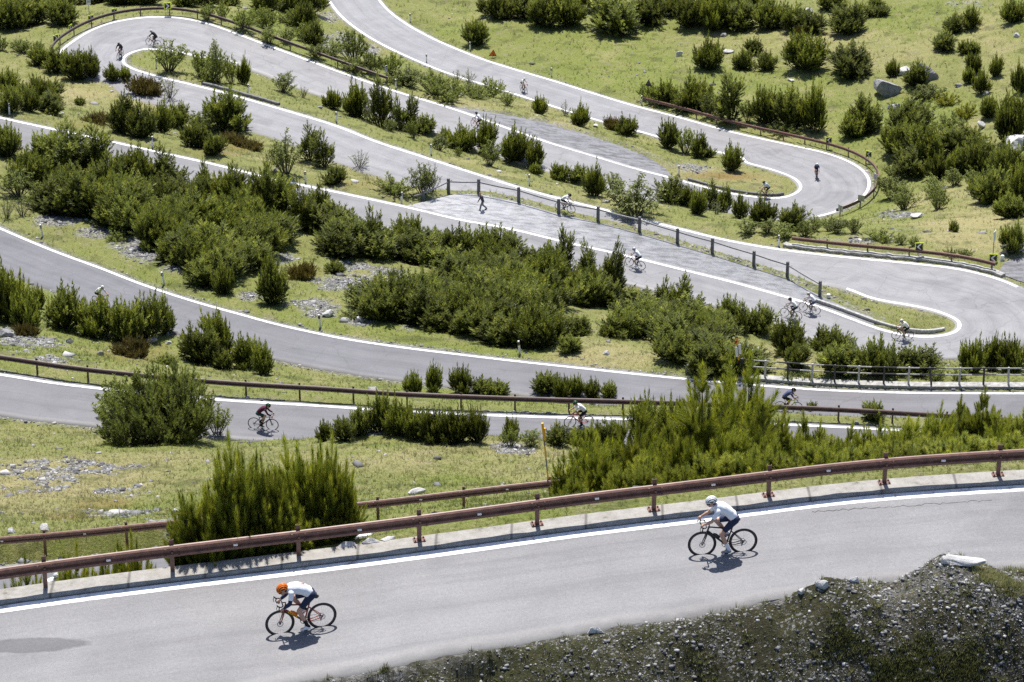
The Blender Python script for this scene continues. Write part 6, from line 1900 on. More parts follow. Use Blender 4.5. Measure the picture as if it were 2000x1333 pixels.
nt.links.new(b.outputs[0], ms.inputs[1]); nt.links.new(tl.outputs[0], ms.inputs[2]); nt.links.new(ms.outputs[0], nt.nodes['Material Output'].inputs['Surface'])


def tuft(n, spread, r):
    V, F = [], []
    for i in range(n):
        a = i * 2.399 + r.random()
        o = np.array([math.cos(a), math.sin(a), 0])
        bs = o * spread * .25 * r.random()
        hgt = .6 + .5 * r.random()
        tip = bs + o * spread * (.4 + .7 * r.random()) + np.array([0, 0, hgt])
        sd = np.array([-o[1], o[0], 0]) * .075
        k = len(V)
        V += [bs - sd, bs + sd, tip]
        F.append((k, k + 1, k + 2))
    return np.array(V), np.array(F)


def grass(name, P, size, blades, spread, dryadd=0.0, dark=0.0):
    n = len(P)
    Vs, Fs, T, Dy, Lu, off = [], [], [], [], [], 0
    tone = srng.random(n)
    dd = np.clip(at_grid(dry, P[:, 0], P[:, 1]) * .9 + (srng.random(n) - .5) * .5 + dryadd, 0, 1)
    ll = np.clip(at_grid(lush, P[:, 0], P[:, 1]) + (srng.random(n) - .5) * .4, 0, 1)
    R = frames(np.stack([(srng.random(n) - .5) * .5, (srng.random(n) - .5) * .5, np.ones(n)], 1), srng)
    pk = srng.integers(0, 4, n)
    for k in range(4):
        m = pk == k
        TV, TF = tuft(blades, spread, srng)
        s = size[m]
        V, F = instance(TV, TF, P[m] - np.array([0, 0, .01]), R[m], np.stack([s, s, s * (.8 + .5 * srng.random(len(s)))], 1))
        q = len(TV)
        Vs.append(V); Fs.append(F + off); off += len(V)
        T.append(np.repeat(tone[m], q)); Dy.append(np.repeat(dd[m], q)); Lu.append(np.repeat(ll[m], q))
    me = mesh_np(name, np.concatenate(Vs), np.concatenate(Fs))
    vattr(me, 'tone', np.concatenate(T)); vattr(me, 'dryness', np.concatenate(Dy)); vattr(me, 'lushness', np.concatenate(Lu)); vattr(me, 'dark', dark * np.clip(1.15 - np.clip((np.concatenate(Vs)[:, 1] - 64.0) / 1.2, 0, 1) * np.clip((np.concatenate(Vs)[:, 0] - 1) / 4, 0, 1), 0, 1))  # shade painted into the bank blades, easing off towards the sunlit crest
    return tag(link(name, me, m_grass), kind='stuff')


no_rock = lambda x, y: np.clip(1.1 - .8 * at_grid(rock, x, y), 0.2, 1)
P = sample_ground(70000, 100, 420, lambda x, y: off_road(x, y, .25) * no_rock(x, y) * np.clip(.7 + .8 * at_grid(n2, x, y), .1, 1))
grass('grass', P, np.clip(0.085 + 0.0005 * P[:, 1], .1, .26) * (.6 + .8 * srng.random(len(P))), 5, .8)
P = sample_ground(52000, 68, 150, lambda x, y: off_road(x, y, .35) * no_rock(x, y) * ~bank(x, y) * np.clip(.65 + 1.1 * at_grid(n1, x, y), .08, 1))
grass('meadow_grass', P, (0.055 + .07 * srng.random(len(P))), 5, .7)
P = sample_ground(46000, 57, 72, lambda x, y: bank(x, y) * off_road(x, y, .05) * np.clip(.10 + 2.6 * at_grid(n2, x, y) + 1.2 * vnoise(x, y, .5, 44) + .6 * np.clip((x - 2) / 8, 0, 1) * np.clip((y - 64.2) / 1.2, 0, 1), .02, 1), .2)
grass('bank_grass', P, (0.04 + .11 * srng.random(len(P))), 7, .8, -0.05, 0.65)

# ------------------------------------------------------------------ cyclists and the walking man
m_tyre = plain('tyre_rubber', (0.018, 0.017, 0.018), 0.7, 0, 0.1)
m_rim = plain('dark_rim', (0.035, 0.030, 0.030), 0.35, 0, 0.1)
m_spoke = plain('steel_spokes', (0.45, 0.45, 0.46), 0.35, 0.7, 0.05)
m_carbon = plain('black_frame', (0.016, 0.016, 0.018), 0.3, 0, 0.1)
m_chrome = plain('brake_steel', (0.35, 0.35, 0.36), 0.35, 0.8, 0.1)
m_tape = plain('bar_tape', (0.02, 0.02, 0.022), 0.6, 0, 0.1)
m_skin = plain('skin', (0.50, 0.29, 0.20), 0.5, 0, 0.08)
m_skin_p = plain('skin_pale', (0.60, 0.40, 0.31), 0.5, 0, 0.08)
m_hair = plain('dark_hair', (0.03, 0.02, 0.015), 0.7)
m_lens = plain('dark_lens', (0.01, 0.01, 0.012), 0.15)


def cloth(name, col, var=0.06):
    m, nt, b = new_mat(name)
    f = noise(nt, 9.0, 4, 0.6, objco(nt))
    c = ramp(nt, f, [(0.3, tuple(v * (1 - var) for v in col)), (0.7, tuple(min(1, v * (1 + var)) for v in col))])
    nt.links.new(c, b.inputs['Base Color'])
    b.inputs['Roughness'].default_value = 0.75
    b.inputs['Specular IOR Level'].default_value = 0.25
    bump(nt, b, noise(nt, 16.0, 3, 0.5, objco(nt)), 0.35, 0.015)
    return m


CL = {k: cloth(k + '_cloth', c) for k, c in dict(white=(0.80, 0.80, 0.82), navy=(0.022, 0.028, 0.065), black=(0.018, 0.018, 0.02), plum=(0.075, 0.012, 0.036), blue=(0.06, 0.075, 0.17), grey=(0.20, 0.21, 0.23), slate=(0.055, 0.06, 0.072), teal=(0.02, 0.06, 0.07), paleblue=(0.45, 0.52, 0.66), tan=(0.30, 0.20, 0.12)).items()}
PT = {k: plain(k + '_gloss', c, 0.3) for k, c in dict(white=(0.80, 0.80, 0.80), orange=(0.80, 0.20, 0.012), black=(0.015, 0.015, 0.016), green=(0.02, 0.10, 0.04), red=(0.45, 0.03, 0.02), yellow=(0.52, 0.60, 0.02), amber=(0.80, 0.42, 0.02), teal=(0.02, 0.12, 0.11), grey=(0.25, 0.25, 0.27), dark=(0.03, 0.03, 0.035), cyan=(0.05, 0.35, 0.62), rust=(0.28, 0.05, 0.03)).items()}


def remeshed(name, segs, voxel, smooth_it=4):
    """one continuous skin over tapered capsules ((a), (b), ra, rb) and ellipsoids ((c), (rx, ry, rz))"""
    mb = MB()
    for s in segs:
        if len(s) == 2:
            mb.ball(s[0], s[1], 16, 10)
        else:
            a, b_, ra, rb = np.array(s[0], float), np.array(s[1], float), s[2], s[3]
            d = b_ - a; L = np.linalg.norm(d); d = d / max(L, 1e-6)
            pts, rs = [], []
            for t in (-.97, -.8, -.5, 0):
                pts.append(a + d * ra * t); rs.append(ra * math.sqrt(1 - t * t))
            for t in (0, .5, .8, .97):
                pts.append(b_ + d * rb * t); rs.append(rb * math.sqrt(1 - t * t))
            mb.tube(pts, rs, 12)
    me = mb.mesh(name)
    o = bpy.data.objects.new(name, me)
    COL.objects.link(o)
    m = o.modifiers.new('r', 'REMESH'); m.mode = 'VOXEL'; m.voxel_size = voxel
    if smooth_it:
        m2 = o.modifiers.new('s', 'SMOOTH'); m2.factor = 0.5; m2.iterations = smooth_it
    bpy.context.view_layer.update()
    dg = bpy.context.evaluated_depsgraph_get()
    out = bpy.data.meshes.new_from_object(o.evaluated_get(dg), depsgraph=dg)
    out.name = name
    bpy.data.objects.remove(o)
    bpy.data.meshes.remove(me)
    out.polygons.foreach_set('use_smooth', np.ones(len(out.polygons), bool))
    return out


def vlerp(a, b_, t): return np.array(a, float) * (1 - t) + np.array(b_, float) * t


# bicycle in its own frame: x forwards, z up, hubs at (-.42, 0, .34) and (.58, 0, .34)
RH, FH, BBK = (-.42, 0, .34), (.58, 0, .34), (0, 0, .275)


def bike_meshes(deep):
    M = {}
    mb = MB()
    st, hb, ht = (-.155, 0, .74), (.455, 0, .665), (.405, 0, .815)
    mb.tube([BBK, st], [.022, .018], 8); mb.tube([vlerp(BBK, st, .93), vlerp(ht, hb, .12)], .019, 8)
    mb.tube([vlerp(hb, ht, .18), BBK], [.028, .027], 8); mb.tube([hb, ht], .023, 8)
    for s in (-1, 1):
        mb.tube([(BBK[0], s * .03, BBK[2]), (-.2, s * .05, .29), (RH[0], s * .06, RH[2])], .012, 6)
        mb.tube([vlerp(BBK, st, .80) + np.array([0, s * .015, 0]), (RH[0], s * .06, RH[2])], .010, 6)
    mb.tube([(0, -.035, .275), (0, .035, .275)], .032, 10)
    M['frame'] = mb.mesh('frame', True)
    mb = MB()
    for s in (-1, 1):
        mb.tube([hb, (.475, s * .05, .60), (.53, s * .055, .45), (FH[0], s * .055, FH[2])], [.024, .018, .014, .011], 6)
    M['fork'] = mb.mesh('fork', True)
    mb = MB(); mb.tube([(-.155, 0, .74), (-.195, 0, .935)], .014, 8); M['seat_post'] = mb.mesh('seat_post', True)
    mb = MB(); mb.tube([(-.34, 0, .955), (-.28, 0, .962), (-.20, 0, .955), (-.10, 0, .95), (-.05, 0, .945)], [.055, .065, .045, .022, .016], 10)
    V = mb.v; mb.v = [(x, y * 1.1, .955 + (z - .955) * .45) for x, y, z in V]
    M['saddle'] = mb.mesh('saddle', True)
    mb = MB()
    mb.tube([ht, (.40, 0, .86), (.49, 0, .885)], .016, 8)
    for s in (-1, 1):
        mb.tube([(.49, 0, .885), (.49, s * .17, .885), (.52, s * .205, .885), (.585, s * .21, .88), (.60, s * .212, .82), (.575, s * .215, .765), (.50, s * .215, .75)], .0155, 8)
        mb.tube([(.575, s * .21, .885), (.625, s * .21, .925), (.635, s * .21, .955)], [.018, .017, .012], 8)
        mb.tube([(.63, s * .21, .93), (.655, s * .215, .86), (.64, s * .22, .80)], .008, 6)
    M['handlebar'] = mb.mesh('handlebar', True)
    for nm, c in (('rear_wheel', RH), ('front_wheel', FH)):
        R = .335
        t = MB(); n = 48
        ring = [(R * math.cos(2 * math.pi * k / n), 0, R * math.sin(2 * math.pi * k / n)) for k in range(n)]
        t.tube(ring, .0145 if deep else .019, 8, close=True)
        M[nm + '_tyre'] = t.mesh('tyre', True)
        rm = MB()
        q0 = R - .012; q1 = R - (.055 if deep else .028)
        prof = [(-.011, q0), (.011, q0), (.012, (q0 + q1) / 2), (.004, q1), (-.004, q1), (-.012, (q0 + q1) / 2)]
        V, F = [], []
        for k in range(n):
            a = 2 * math.pi * k / n
            V += [(rr * math.cos(a), y, rr * math.sin(a)) for y, rr in prof]
        for k in range(n):
            j = (k + 1) % n
            for i in range(6):
                F.append((k * 6 + i, k * 6 + (i + 1) % 6, j * 6 + (i + 1) % 6, j * 6 + i))
        rm.add(V, F)
        M[nm + '_rim'] = rm.mesh('rim', True)
        sp = MB()
        for k in range(20):
            a = 2 * math.pi * k / 20
            a2 = a + (.25 if k % 2 else -.25)
            sp.tube([(.02 * math.cos(a2), .03 * (1 if k % 4 < 2 else -1), .02 * math.sin(a2)), (q1 * math.cos(a), 0, q1 * math.sin(a))], .0016, 3, False)
        M[nm + '_spokes'] = sp.mesh('spokes')
        hbm = MB(); hbm.lathe([(.012, -.05), (.026, -.035), (.016, -.02), (.016, .02), (.026, .035), (.012, .05)], 12, 'y')
        M[nm + '_hub'] = hbm.mesh('hub', True)
        ds = MB()
        for k in range(24):
            pass
        ds.tube([(.066 * math.cos(2 * math.pi * k / 24), -.045 if nm == 'x' else .045, .066 * math.sin(2 * math.pi * k / 24)) for k in range(24)], .009, 4, close=True)
        M[nm + '_brake_disc'] = ds.mesh('brake_disc', True)
    cs = MB(); cs.lathe([(.02, -.03), (.05, -.032), (.048, -.05), (.015, -.055)], 16, 'y'); M['cassette'] = cs.mesh('cassette')
    ch = MB()
    ch.tube([(.092 * math.cos(2 * math.pi * k / 32), -.045, .275 + .092 * math.sin(2 * math.pi * k / 32)) for k in range(32)], .007, 4, close=True)
    for k in range(5):
        a = 2 * math.pi * k / 5
        ch.tube([(0, -.045, .275), (.09 * math.cos(a), -.045, .275 + .09 * math.sin(a))], .008, 4)
    ch.tube([(.0, -.045, .365), (-.42, -.045, .385)], .005, 4); ch.tube([(.0, -.045, .185), (-.40, -.045, .21)], .005, 4)
    M['chainring'] = ch.mesh('chainring')
    dr = MB(); dr.tube([(-.42, -.05, .31), (-.405, -.055, .25), (-.39, -.05, .19)], [.015, .014, .016], 6); M['derailleur'] = dr.mesh('derailleur')
    for nm, s, dz in (('left_crank', 1, -.17), ('right_crank', -1, .17)):
        c = MB(); c.tube([(0, s * .06, .275), (0.01, s * .075, .275 + dz)], [.015, .012], 6)
        c.box((0.012, s * .115, .275 + dz), (.09, .07, .018))
        M[nm] = c.mesh('crank')
    bt = MB(); d = vlerp(BBK, hb, .42); e = vlerp(BBK, hb, .72); up = np.array([-.035, 0, .055])
    ax = (e - d) / np.linalg.norm(e - d)
    bt.tube([d + up, d + up + ax * .12, d + up + ax * .14, d + up + ax * .17, d + up + ax * .19], [.036, .036, .030, .022, .018], 10)
    M['bottle'] = bt.mesh('bottle', True)
    bg = MB(); bg.ball((-.325, 0, .885), (.07, .045, .05), 10, 7); M['saddle_bag'] = bg.mesh('saddle_bag', True)
    return M


BIKE = {True: bike_meshes(True), False: bike_meshes(False)}


def bicycle(label, loc, yaw, frame, fork=None, accent=None, bottle=None, deep=True, bag=None, tape=None):
    r = tag(empty('bicycle', tuple(loc), yaw), label, 'bicycle', 'road bikes')
    B = BIKE[deep]

    def put(name, key, mat, parent=r, at=None):
        o = bpy.data.objects.new(name, B[key]); COL.objects.link(o); o.parent = parent
        if not B[key].materials:
            B[key].materials.append(None)
        o.material_slots[0].link = 'OBJECT'; o.material_slots[0].material = mat
        if at is not None: o.location = at
        return o
    put('frame', 'frame', frame); put('fork', 'fork', fork or frame); put('seat_post', 'seat_post', m_carbon); put('saddle', 'saddle', m_carbon)
    put('handlebar', 'handlebar', tape or m_tape)
    for wn, c in (('rear_wheel', RH), ('front_wheel', FH)):
        w = put('wheel', wn + '_rim', m_rim if deep else m_carbon, r, c)
        put('tyre', wn + '_tyre', m_tyre, w); put('spokes', wn + '_spokes', m_spoke, w); put('hub', wn + '_hub', m_carbon, w); put('brake_disc', wn + '_brake_disc', m_chrome, w)
        if wn == 'rear_wheel':
            put('cassette', 'cassette', m_chrome, w)
    put('chainring', 'chainring', m_carbon); put('crank', 'left_crank', m_carbon); put('crank', 'right_crank', m_carbon); put('derailleur', 'derailleur', m_carbon)
    if bottle: put('bottle', 'bottle', bottle)
    if bag: put('saddle_bag', 'saddle_bag', bag)
    if accent:
        hb, ht = np.array((.455, 0, .665)), np.array((.405, 0, .815))
        a, b_ = vlerp(hb, ht, .18), np.array(BBK)
        mb = MB(); mb.tube([vlerp(a, b_, .18), vlerp(a, b_, .62)], .031, 8)
        mb.build('frame_panel', accent, r)
        for k in range(4):     # dark lettering strokes on the coloured panel
            mb = MB(); c = vlerp(a, b_, .25 + .09 * k); mb.box(c, (.018, .066, .04), Matrix.Rotation(0.7, 3, 'Y'))
            mb.build('lettering', m_carbon, r)
    return r


def hand_segs(palm, fwd, out_, up, s):
    """palm and five fingers curled round a bar; fwd along the forearm, out_ away from the body, up the back of the hand"""
    palm, fwd, out_, up = (np.array(v, float) for v in (palm, fwd, out_, up))
    L = [(palm - fwd * .035, palm + fwd * .025, .026, .030)]
    L.append((palm + out_ * .018, palm - out_ * .018, .027, .027))
    for i, (o, ln) in enumerate(((.030, .040), (.011, .046), (-.009, .043), (-.028, .034))):
        b0 = palm + fwd * .030 + out_ * o
        b1 = b0 + fwd * ln * .7 - up * .012
        b2 = b1 - up * ln * .75 + fwd * .002
        b3 = b2 - fwd * ln * .55 - up * .004
        L += [(b0, b1, .0100, .0095), (b1, b2, .0095, .009), (b2, b3, .009, .008)]
    t0 = palm - fwd * .012 - out_ * .030
    t1 = t0 - out_ * .014 - up * .022 + fwd * .022
    L += [(t0, t1, .0125, .011), (t1, t1 + fwd * .026 - up * .014, .011, .009)]
    return L


def rider_meshes(pose, vox):
    """body, jersey, shorts, socks, shoes, helmet, glasses, hair for a pose, in the bicycle's frame"""
    if pose == 'drops':
        hip = np.array((-.20, 0, 1.00)); ch = np.array((.235, 0, 1.195)); sh = (.265, .175, 1.175); hd = np.array((.435, 0, 1.215)); el = (.335, .235, .945); hn = (.525, .215, .785); look = (.9, 0, -.44)
    else:
        hip = np.array((-.205, 0, 1.00)); ch = np.array((.185, 0, 1.315)); sh = (.215, .178, 1.29); hd = np.array((.345, 0, 1.47)); el = (.375, .245, 1.075); hn = (.60, .212, .945); look = (.96, 0, -.26)
    look = np.array(look) / np.linalg.norm(look)
    upv = np.array((-look[2], 0, look[0]))
    hipL = {1: hip + np.array((0, .085, -.015)), -1: hip + np.array((0, -.085, -.015))}
    knee = {1: np.array((.125, .105, .635)), -1: np.array((.225, -.105, .90))}
    ank = {1: np.array((-.045, .115, .215)), -1: np.array((-.055, -.115, .545))}
    toe = {1: np.array((.105, .12, .135)), -1: np.array((.10, -.12, .475))}
    heel = {1: np.array((-.075, .115, .155)), -1: np.array((-.085, -.115, .485))}
    body, jer, sho, soc, sho2 = [], [], [], [], []
    spine = [hip, vlerp(hip, ch, .35) + np.array((-.015, 0, .05)), vlerp(hip, ch, .7) + np.array((-.01, 0, .055)), ch + np.array((0, 0, .02))]
    for a, b_, ra, rb in ((0, 1, .118, .108), (1, 2, .108, .118), (2, 3, .118, .105)):
        for y in (-.055, .055):
            body.append((spine[a] + np.array((0, y, 0)), spine[b_] + np.array((0, y, 0)), ra * .93, rb * .93))
            jer.append((spine[a] + np.array((0, y, .012)), spine[b_] + np.array((0, y, .006)), ra * .93 + .014, rb * .93 + .014))
    jer[0] = (vlerp(spine[0], spine[1], .35) + np.array((0, -.055, .01)), spine[1] + np.array((0, -.055, 0)), .118, .114)
    jer[1] = (vlerp(spine[0], spine[1], .35) + np.array((0, .055, .01)), spine[1] + np.array((0, .055, 0)), .118, .114)
    jer.append((vlerp(spine[0], spine[1], .45) + np.array((-.045, -.06, .055)), vlerp(spine[0], spine[1], .45) + np.array((-.045, .06, .055)), .060, .060))   # filled back pockets
    body += [((hip[0], -.09, hip[2]), (hip[0], .09, hip[2]), .105, .105), (hipL[1], hipL[-1], .10, .10)]
    sho += [((hip[0], -.085, hip[2]), (hip[0], .085, hip[2]), .116, .116), (spine[0], vlerp(spine[0], spine[1], .6), .125, .118)]
    body += [((sh[0], -sh[1], sh[2]), (sh[0], sh[1], sh[2]), .060, .060)]
    jer += [((sh[0], -sh[1] + .02, sh[2]), (sh[0], sh[1] - .02, sh[2]), .078, .078)]
    neck0 = ch + np.array((.05, 0, .03)); neck1 = hd - upv * .07 - look * .02
    body.append((neck0, neck1, .058, .054))
    jer.append((ch + np.array((0, 0, .02)), vlerp(neck0, neck1, .30), .085, .064))
    # head: skull, face, jaw, nose, ears
    body += [(hd + upv * .02, (.098, .078, .105)), (hd + look * .035 - upv * .035, (.070, .060, .080)), (hd + look * .055 - upv * .085, (.042, .042, .035)), (hd + look * .103 - upv * .025, hd + look * .118 - upv * .045, .010, .016)]
    body.append((hd + look * .095 - upv * .078 + np.array((0, -.02, 0)), hd + look * .095 - upv * .078 + np.array((0, .02, 0)), .010, .010))
    for s in (-1, 1):
        body.append((hd + np.array((0, s * .078, 0)) - upv * .02, (.020, .010, .030)))
        E, H, S = np.array((el[0], s * el[1], el[2])), np.array((hn[0], s * hn[1], hn[2])), np.array((sh[0], s * sh[1], sh[2]))
        f = (H - E) / np.linalg.norm(H - E)
        W = H - f * .075 + np.array((0, 0, .02))
        body += [(S, E, .052, .040), (E, vlerp(E, W, .35), .041, .043), (vlerp(E, W, .35), W, .043, .028)]
        jer.append((S, vlerp(S, E, .62), .066, .056))
        up2 = np.array((0, 0, 1.0)) - f * f[2]; up2 /= np.linalg.norm(up2)
        body += hand_segs(H - f * .02 + up2 * .022, f, np.array((0, s, 0)), up2, s)
        K, A = knee[s], ank[s]
        body += [(hipL[s], K, .088, .056), (K, vlerp(K, A, .35), .054, .057), (vlerp(K, A, .35), A, .057, .036), (A, heel[s], .036, .036), (heel[s] + np.array((0, 0, .02)), toe[s] + np.array((0, 0, .01)), .034, .028)]
        sho.append((hipL[s], vlerp(hipL[s], K, .74), .104, .070))
        soc.append((vlerp(K, A, .62), A, .050, .043)); soc.append((A, heel[s] + np.array((0, 0, .03)), .043, .040))
        sho2.append([(heel[s], toe[s], .044, .036), (heel[s] + np.array((.04, 0, .03)), vlerp(heel[s], toe[s], .55) + np.array((0, 0, .015)), .042, .040)])
    arms = []
    for s in (-1, 1):
        E, H, S = np.array((el[0], s * el[1], el[2])), np.array((hn[0], s * hn[1], hn[2])), np.array((sh[0], s * sh[1], sh[2]))
        f = (H - E) / np.linalg.norm(H - E)
        W = H - f * .075 + np.array((0, 0, .02))
        arms.append(remeshed('sleeve', [(vlerp(S, E, .35), E, .057, .049), (E, vlerp(E, W, .35), .049, .051), (vlerp(E, W, .35), W, .051, .036)], vox * 1.5, 3))
    M = {'sleeves': arms, 'body': remeshed('body', body, vox, 2), 'jersey': remeshed('jersey', jer, vox * 1.5, 8), 'shorts': remeshed('shorts', sho, vox * 1.5, 6), 'socks': [remeshed('sock', soc[:2], vox * 1.5, 3), remeshed('sock', soc[2:], vox * 1.5, 3)],
         'shoes': [remeshed('shoe', q, vox * 1.3, 3) for q in sho2]}
    # helmet: dark shell with raised ribs that run front to back
    Rz = np.stack([look, np.array((0, 1.0, 0)), upv], 1)
    c0 = hd + upv * .035 - look * .005

    def dome(th, ph, k=1.0):
        return c0 + Rz @ np.array((.142 * k * math.cos(ph) * math.cos(th), .104 * k * math.sin(th), .118 * k * math.sin(ph) * math.cos(th)))
    sh_ = MB()
    V, F = [], []
    n, m = 14, 18
    for i in range(n + 1):
        for j in range(m + 1):
            V.append(dome(-1.45 + 2.9 * i / n, .02 + (math.pi - .02 + .30) * j / m, .93))
    for i in range(n):
        for j in range(m):
            a = i * (m + 1) + j
            F.append((a, a + 1, a + m + 2, a + m + 1))
    sh_.add(V, F)
    M['shell'] = sh_.mesh('shell', True)
    rb = MB()
    for i, th in enumerate((-1.12, -.72, -.36, 0, .36, .72, 1.12)):
        pts = [dome(th * (1 - .25 * abs(t - .5)), .06 + (math.pi + .16) * t, 1.0) for t in np.linspace(0, 1, 12)]
        rb.tube(pts, [.008 + .008 * math.sin(math.pi * t) for t in np.linspace(0, 1, 12)], 6)
    rim = [dome(th, .04, 1.0) for th in np.linspace(-1.4, 1.4, 12)]
    rb.tube(rim, .011, 6)
    rim = [dome(th, math.pi + .22, 1.0) for th in np.linspace(-1.4, 1.4, 12)]
    rb.tube(rim, .012, 6)
    M['ribs'] = rb.mesh('helmet', True)
    g = MB()
    g.tube([hd + look * .055 + np.array((0, -.078, 0)) - upv * .0, hd + look * .108 + np.array((0, -.05, 0)), hd + look * .122, hd + look * .108 + np.array((0, .05, 0)), hd + look * .055 + np.array((0, .078, 0))], .019, 6)
    M['glasses'] = g.mesh('glasses', True)
    hr = MB(); hr.ball(tuple(hd - look * .045 - upv * .02), (.060, .074, .070), 10, 7)
    M['hair'] = hr.mesh('hair', True)
    # pocket flap and marks printed on the back of the jersey
    mk = MB()
    for y, dx in ((-.05, 0.0), (.03, .03)):
        c = vlerp(spine[1], spine[2], .35 + dx) + np.array((-.02, y, .123))
        mk.box(c, (.12, .026, .016), Matrix.Rotation(-.62 if pose != 'drops' else -.35, 3, 'Y'))
    M['jersey_mark'] = mk.mesh('jersey_mark')
    return M


RID = {('drops', 1): rider_meshes('drops', .0075), ('hoods', 1): rider_meshes('hoods', .0075), ('hoods', 0): rider_meshes('hoods', .013)}


def rider(label, loc, yaw, pose='hoods', near=0, jersey='white', shorts='black', helmet='white', shell='dark', socks='white', shoes='white', sleeves=None, skin=None, mark=None):
    M = RID[(pose, near)]
    r = tag(empty('person', tuple(loc), yaw), label, 'person', 'cyclists')

    def put(name, me, mat, parent=r):
        o = bpy.data.objects.new(name, me); COL.objects.link(o); o.parent = parent
        if not me.materials:
            me.materials.append(None)
        o.material_slots[0].link = 'OBJECT'; o.material_slots[0].material = mat
        return o
    put('body', M['body'], skin or m_skin)
    if sleeves:
        for q in M['sleeves']: put('sleeve', q, sleeves)
    j = put('jersey', M['jersey'], CL[jersey]); put('shorts', M['shorts'], CL[shorts])
    for q in M['socks']: put('sock', q, CL[socks])
    for q in M['shoes']: put('shoe', q, PT[shoes])
    h = put('helmet', M['ribs'], PT[helmet]); put('shell', M['shell'], PT[shell], h)
    put('glasses', M['glasses'], m_lens); put('hair', M['hair'], m_hair)
    if mark:
        put('print', M['jersey_mark'], mark, j)
    return r


def ride(front, rear, blabel, plabel, bike, person, z=None):
    """set a bicycle and its rider on the road by the two photographed tyre contacts"""
    pts = [gp(*q) if z is None else bp(q[0], q[1], z) for q in (front, rear)]
    d = pts[0] - pts[1]
    yaw = math.atan2(d[1], d[0])
    mid = (pts[0] + pts[1]) / 2 + np.array([0, 0, .012])
    pitch = math.atan2(pts[0][2] - pts[1][2], math.hypot(d[0], d[1]))
    pitch = max(-.12, min(.12, pitch))
    u = np.array([math.cos(yaw), math.sin(yaw), 0])
    loc = mid - u * .08
    print('RIDER wheelbase %.2f' % np.linalg.norm(d), plabel[:40])
    b_ = bicycle(blabel, loc, yaw, **bike)
    p_ = rider(plabel, loc, yaw, **person)
    for o in (b_, p_):
        o.rotation_euler = (0, -pitch, yaw)
    return b_, p_


_zB = z_on('fifth', 1540) + .01
ride((550.6, 1242), (629.6, 1228), 'orange and black road bike with deep rims and saddle bag', 'crouching cyclist with orange helmet, white jersey and navy sleeves',
     dict(frame=PT['rust'], fork=PT['rust'], accent=PT['amber'], bottle=PT['orange'], bag=PT['dark']), dict(pose='drops', near=1, jersey='white', shorts='navy', helmet='orange', shell='black', socks='black', shoes='white', sleeves=CL['navy'], mark=PT['red']))
ride((1373, 1087.5), (1449.8, 1082), 'black road bike ridden below the concrete kerb', 'cyclist with white and dark striped helmet, white jersey and black shorts',
     dict(frame=m_carbon, bottle=PT['dark']), dict(pose='hoods', near=1, jersey='white', shorts='navy', helmet='white', shell='black', socks='white', shoes='grey', mark=PT['dark']))
ride((531.6, 841), (496.5, 838), 'black road bike beside the great bush', 'cyclist in plum purple jersey and dark shorts', dict(frame=m_carbon, deep=False), dict(near=1, jersey='plum', shorts='teal', helmet='green', socks='black', shoes='black', sleeves=CL['plum']))
ride((1112, 836), (1148, 834.5), 'red road bike half hidden by small pines', 'cyclist in white jersey with dark green helmet below the long rail', dict(frame=PT['red'], deep=False), dict(near=1, jersey='white', shorts='black', helmet='green', socks='black', shoes='black'))
ride((1555.5, 806), (1524, 804.5), 'lime yellow road bike partly behind the long dark rail', 'cyclist in dark blue jersey on a yellow bike', dict(frame=PT['yellow'], deep=False), dict(near=1, jersey='blue', shorts='black', helmet='black', socks='black', shoes='black'), z=_zB)
ride((1230, 520.5), (1250, 527), 'dark road bike by the grey lay-by', 'lone cyclist in white jersey beside the long lay-by', dict(frame=m_carbon, deep=False), dict(jersey='white', shorts='navy', helmet='white'))
ride((1533.5, 619), (1554, 625.5), 'teal dark road bike of the left cyclist of the pair', 'left cyclist of the pair, dark helmet and white jersey', dict(frame=PT['teal'], deep=False), dict(jersey='white', shorts='navy', helmet='dark', socks='black'))
ride((1569, 608), (1590.5, 614.5), 'dark road bike of the right cyclist of the pair', 'right cyclist of the pair, white helmet and white jersey', dict(frame=m_carbon, deep=False), dict(jersey='white', shorts='blue', helmet='white', socks='paleblue'))
ride((1749.5, 663.5), (1773, 664.5), 'dark road bike at the tip of the nearest hairpin island', 'cyclist in white jersey rounding the nearest hairpin', dict(frame=m_carbon, deep=False), dict(jersey='white', shorts='black', helmet='white', socks='tan'))
ride((1483.5, 386.5), (1502.5, 386), 'dark road bike at the tip of the right hairpin', 'cyclist in pale blue and white at the tip of the right hairpin', dict(frame=m_carbon, deep=False), dict(jersey='paleblue', shorts='black', helmet='black', socks='black', shoes='red'))
ride((1595, 353), (1593.5, 345), 'road bike seen from the front in the right hairpin', 'cyclist coming straight on in the right hairpin, white helmet', dict(frame=PT['rust'], deep=False), dict(jersey='blue', shorts='navy', helmet='white', socks='white'))
ride((1029, 184), (1017, 178), 'road bike on the topmost road', 'highest cyclist in white jersey on the topmost road', dict(frame=m_carbon, deep=False), dict(jersey='white', shorts='black', helmet='white', socks='black'))
ride((925, 248), (939, 254.5), 'dark red road bike beside the gravel patch', 'cyclist in white and black beside the gravel patch', dict(frame=PT['rust'], deep=False), dict(jersey='white', shorts='black', helmet='dark', socks='black'))
ride((230.7, 117), (239, 110.5), 'dark bike in the left hairpin', 'cyclist all in black inside the left hairpin', dict(frame=m_carbon, deep=False), dict(jersey='black', shorts='black', helmet='dark', socks='black', shoes='black', sleeves=CL['black']))
ride((291, 88.5), (308, 92), 'dark bike half hidden by the island bush', 'cyclist in black with white helmet behind the island bush', dict(frame=m_carbon, deep=False), dict(jersey='black', shorts='black', helmet='white', socks='black', shoes='black', sleeves=CL['black']))
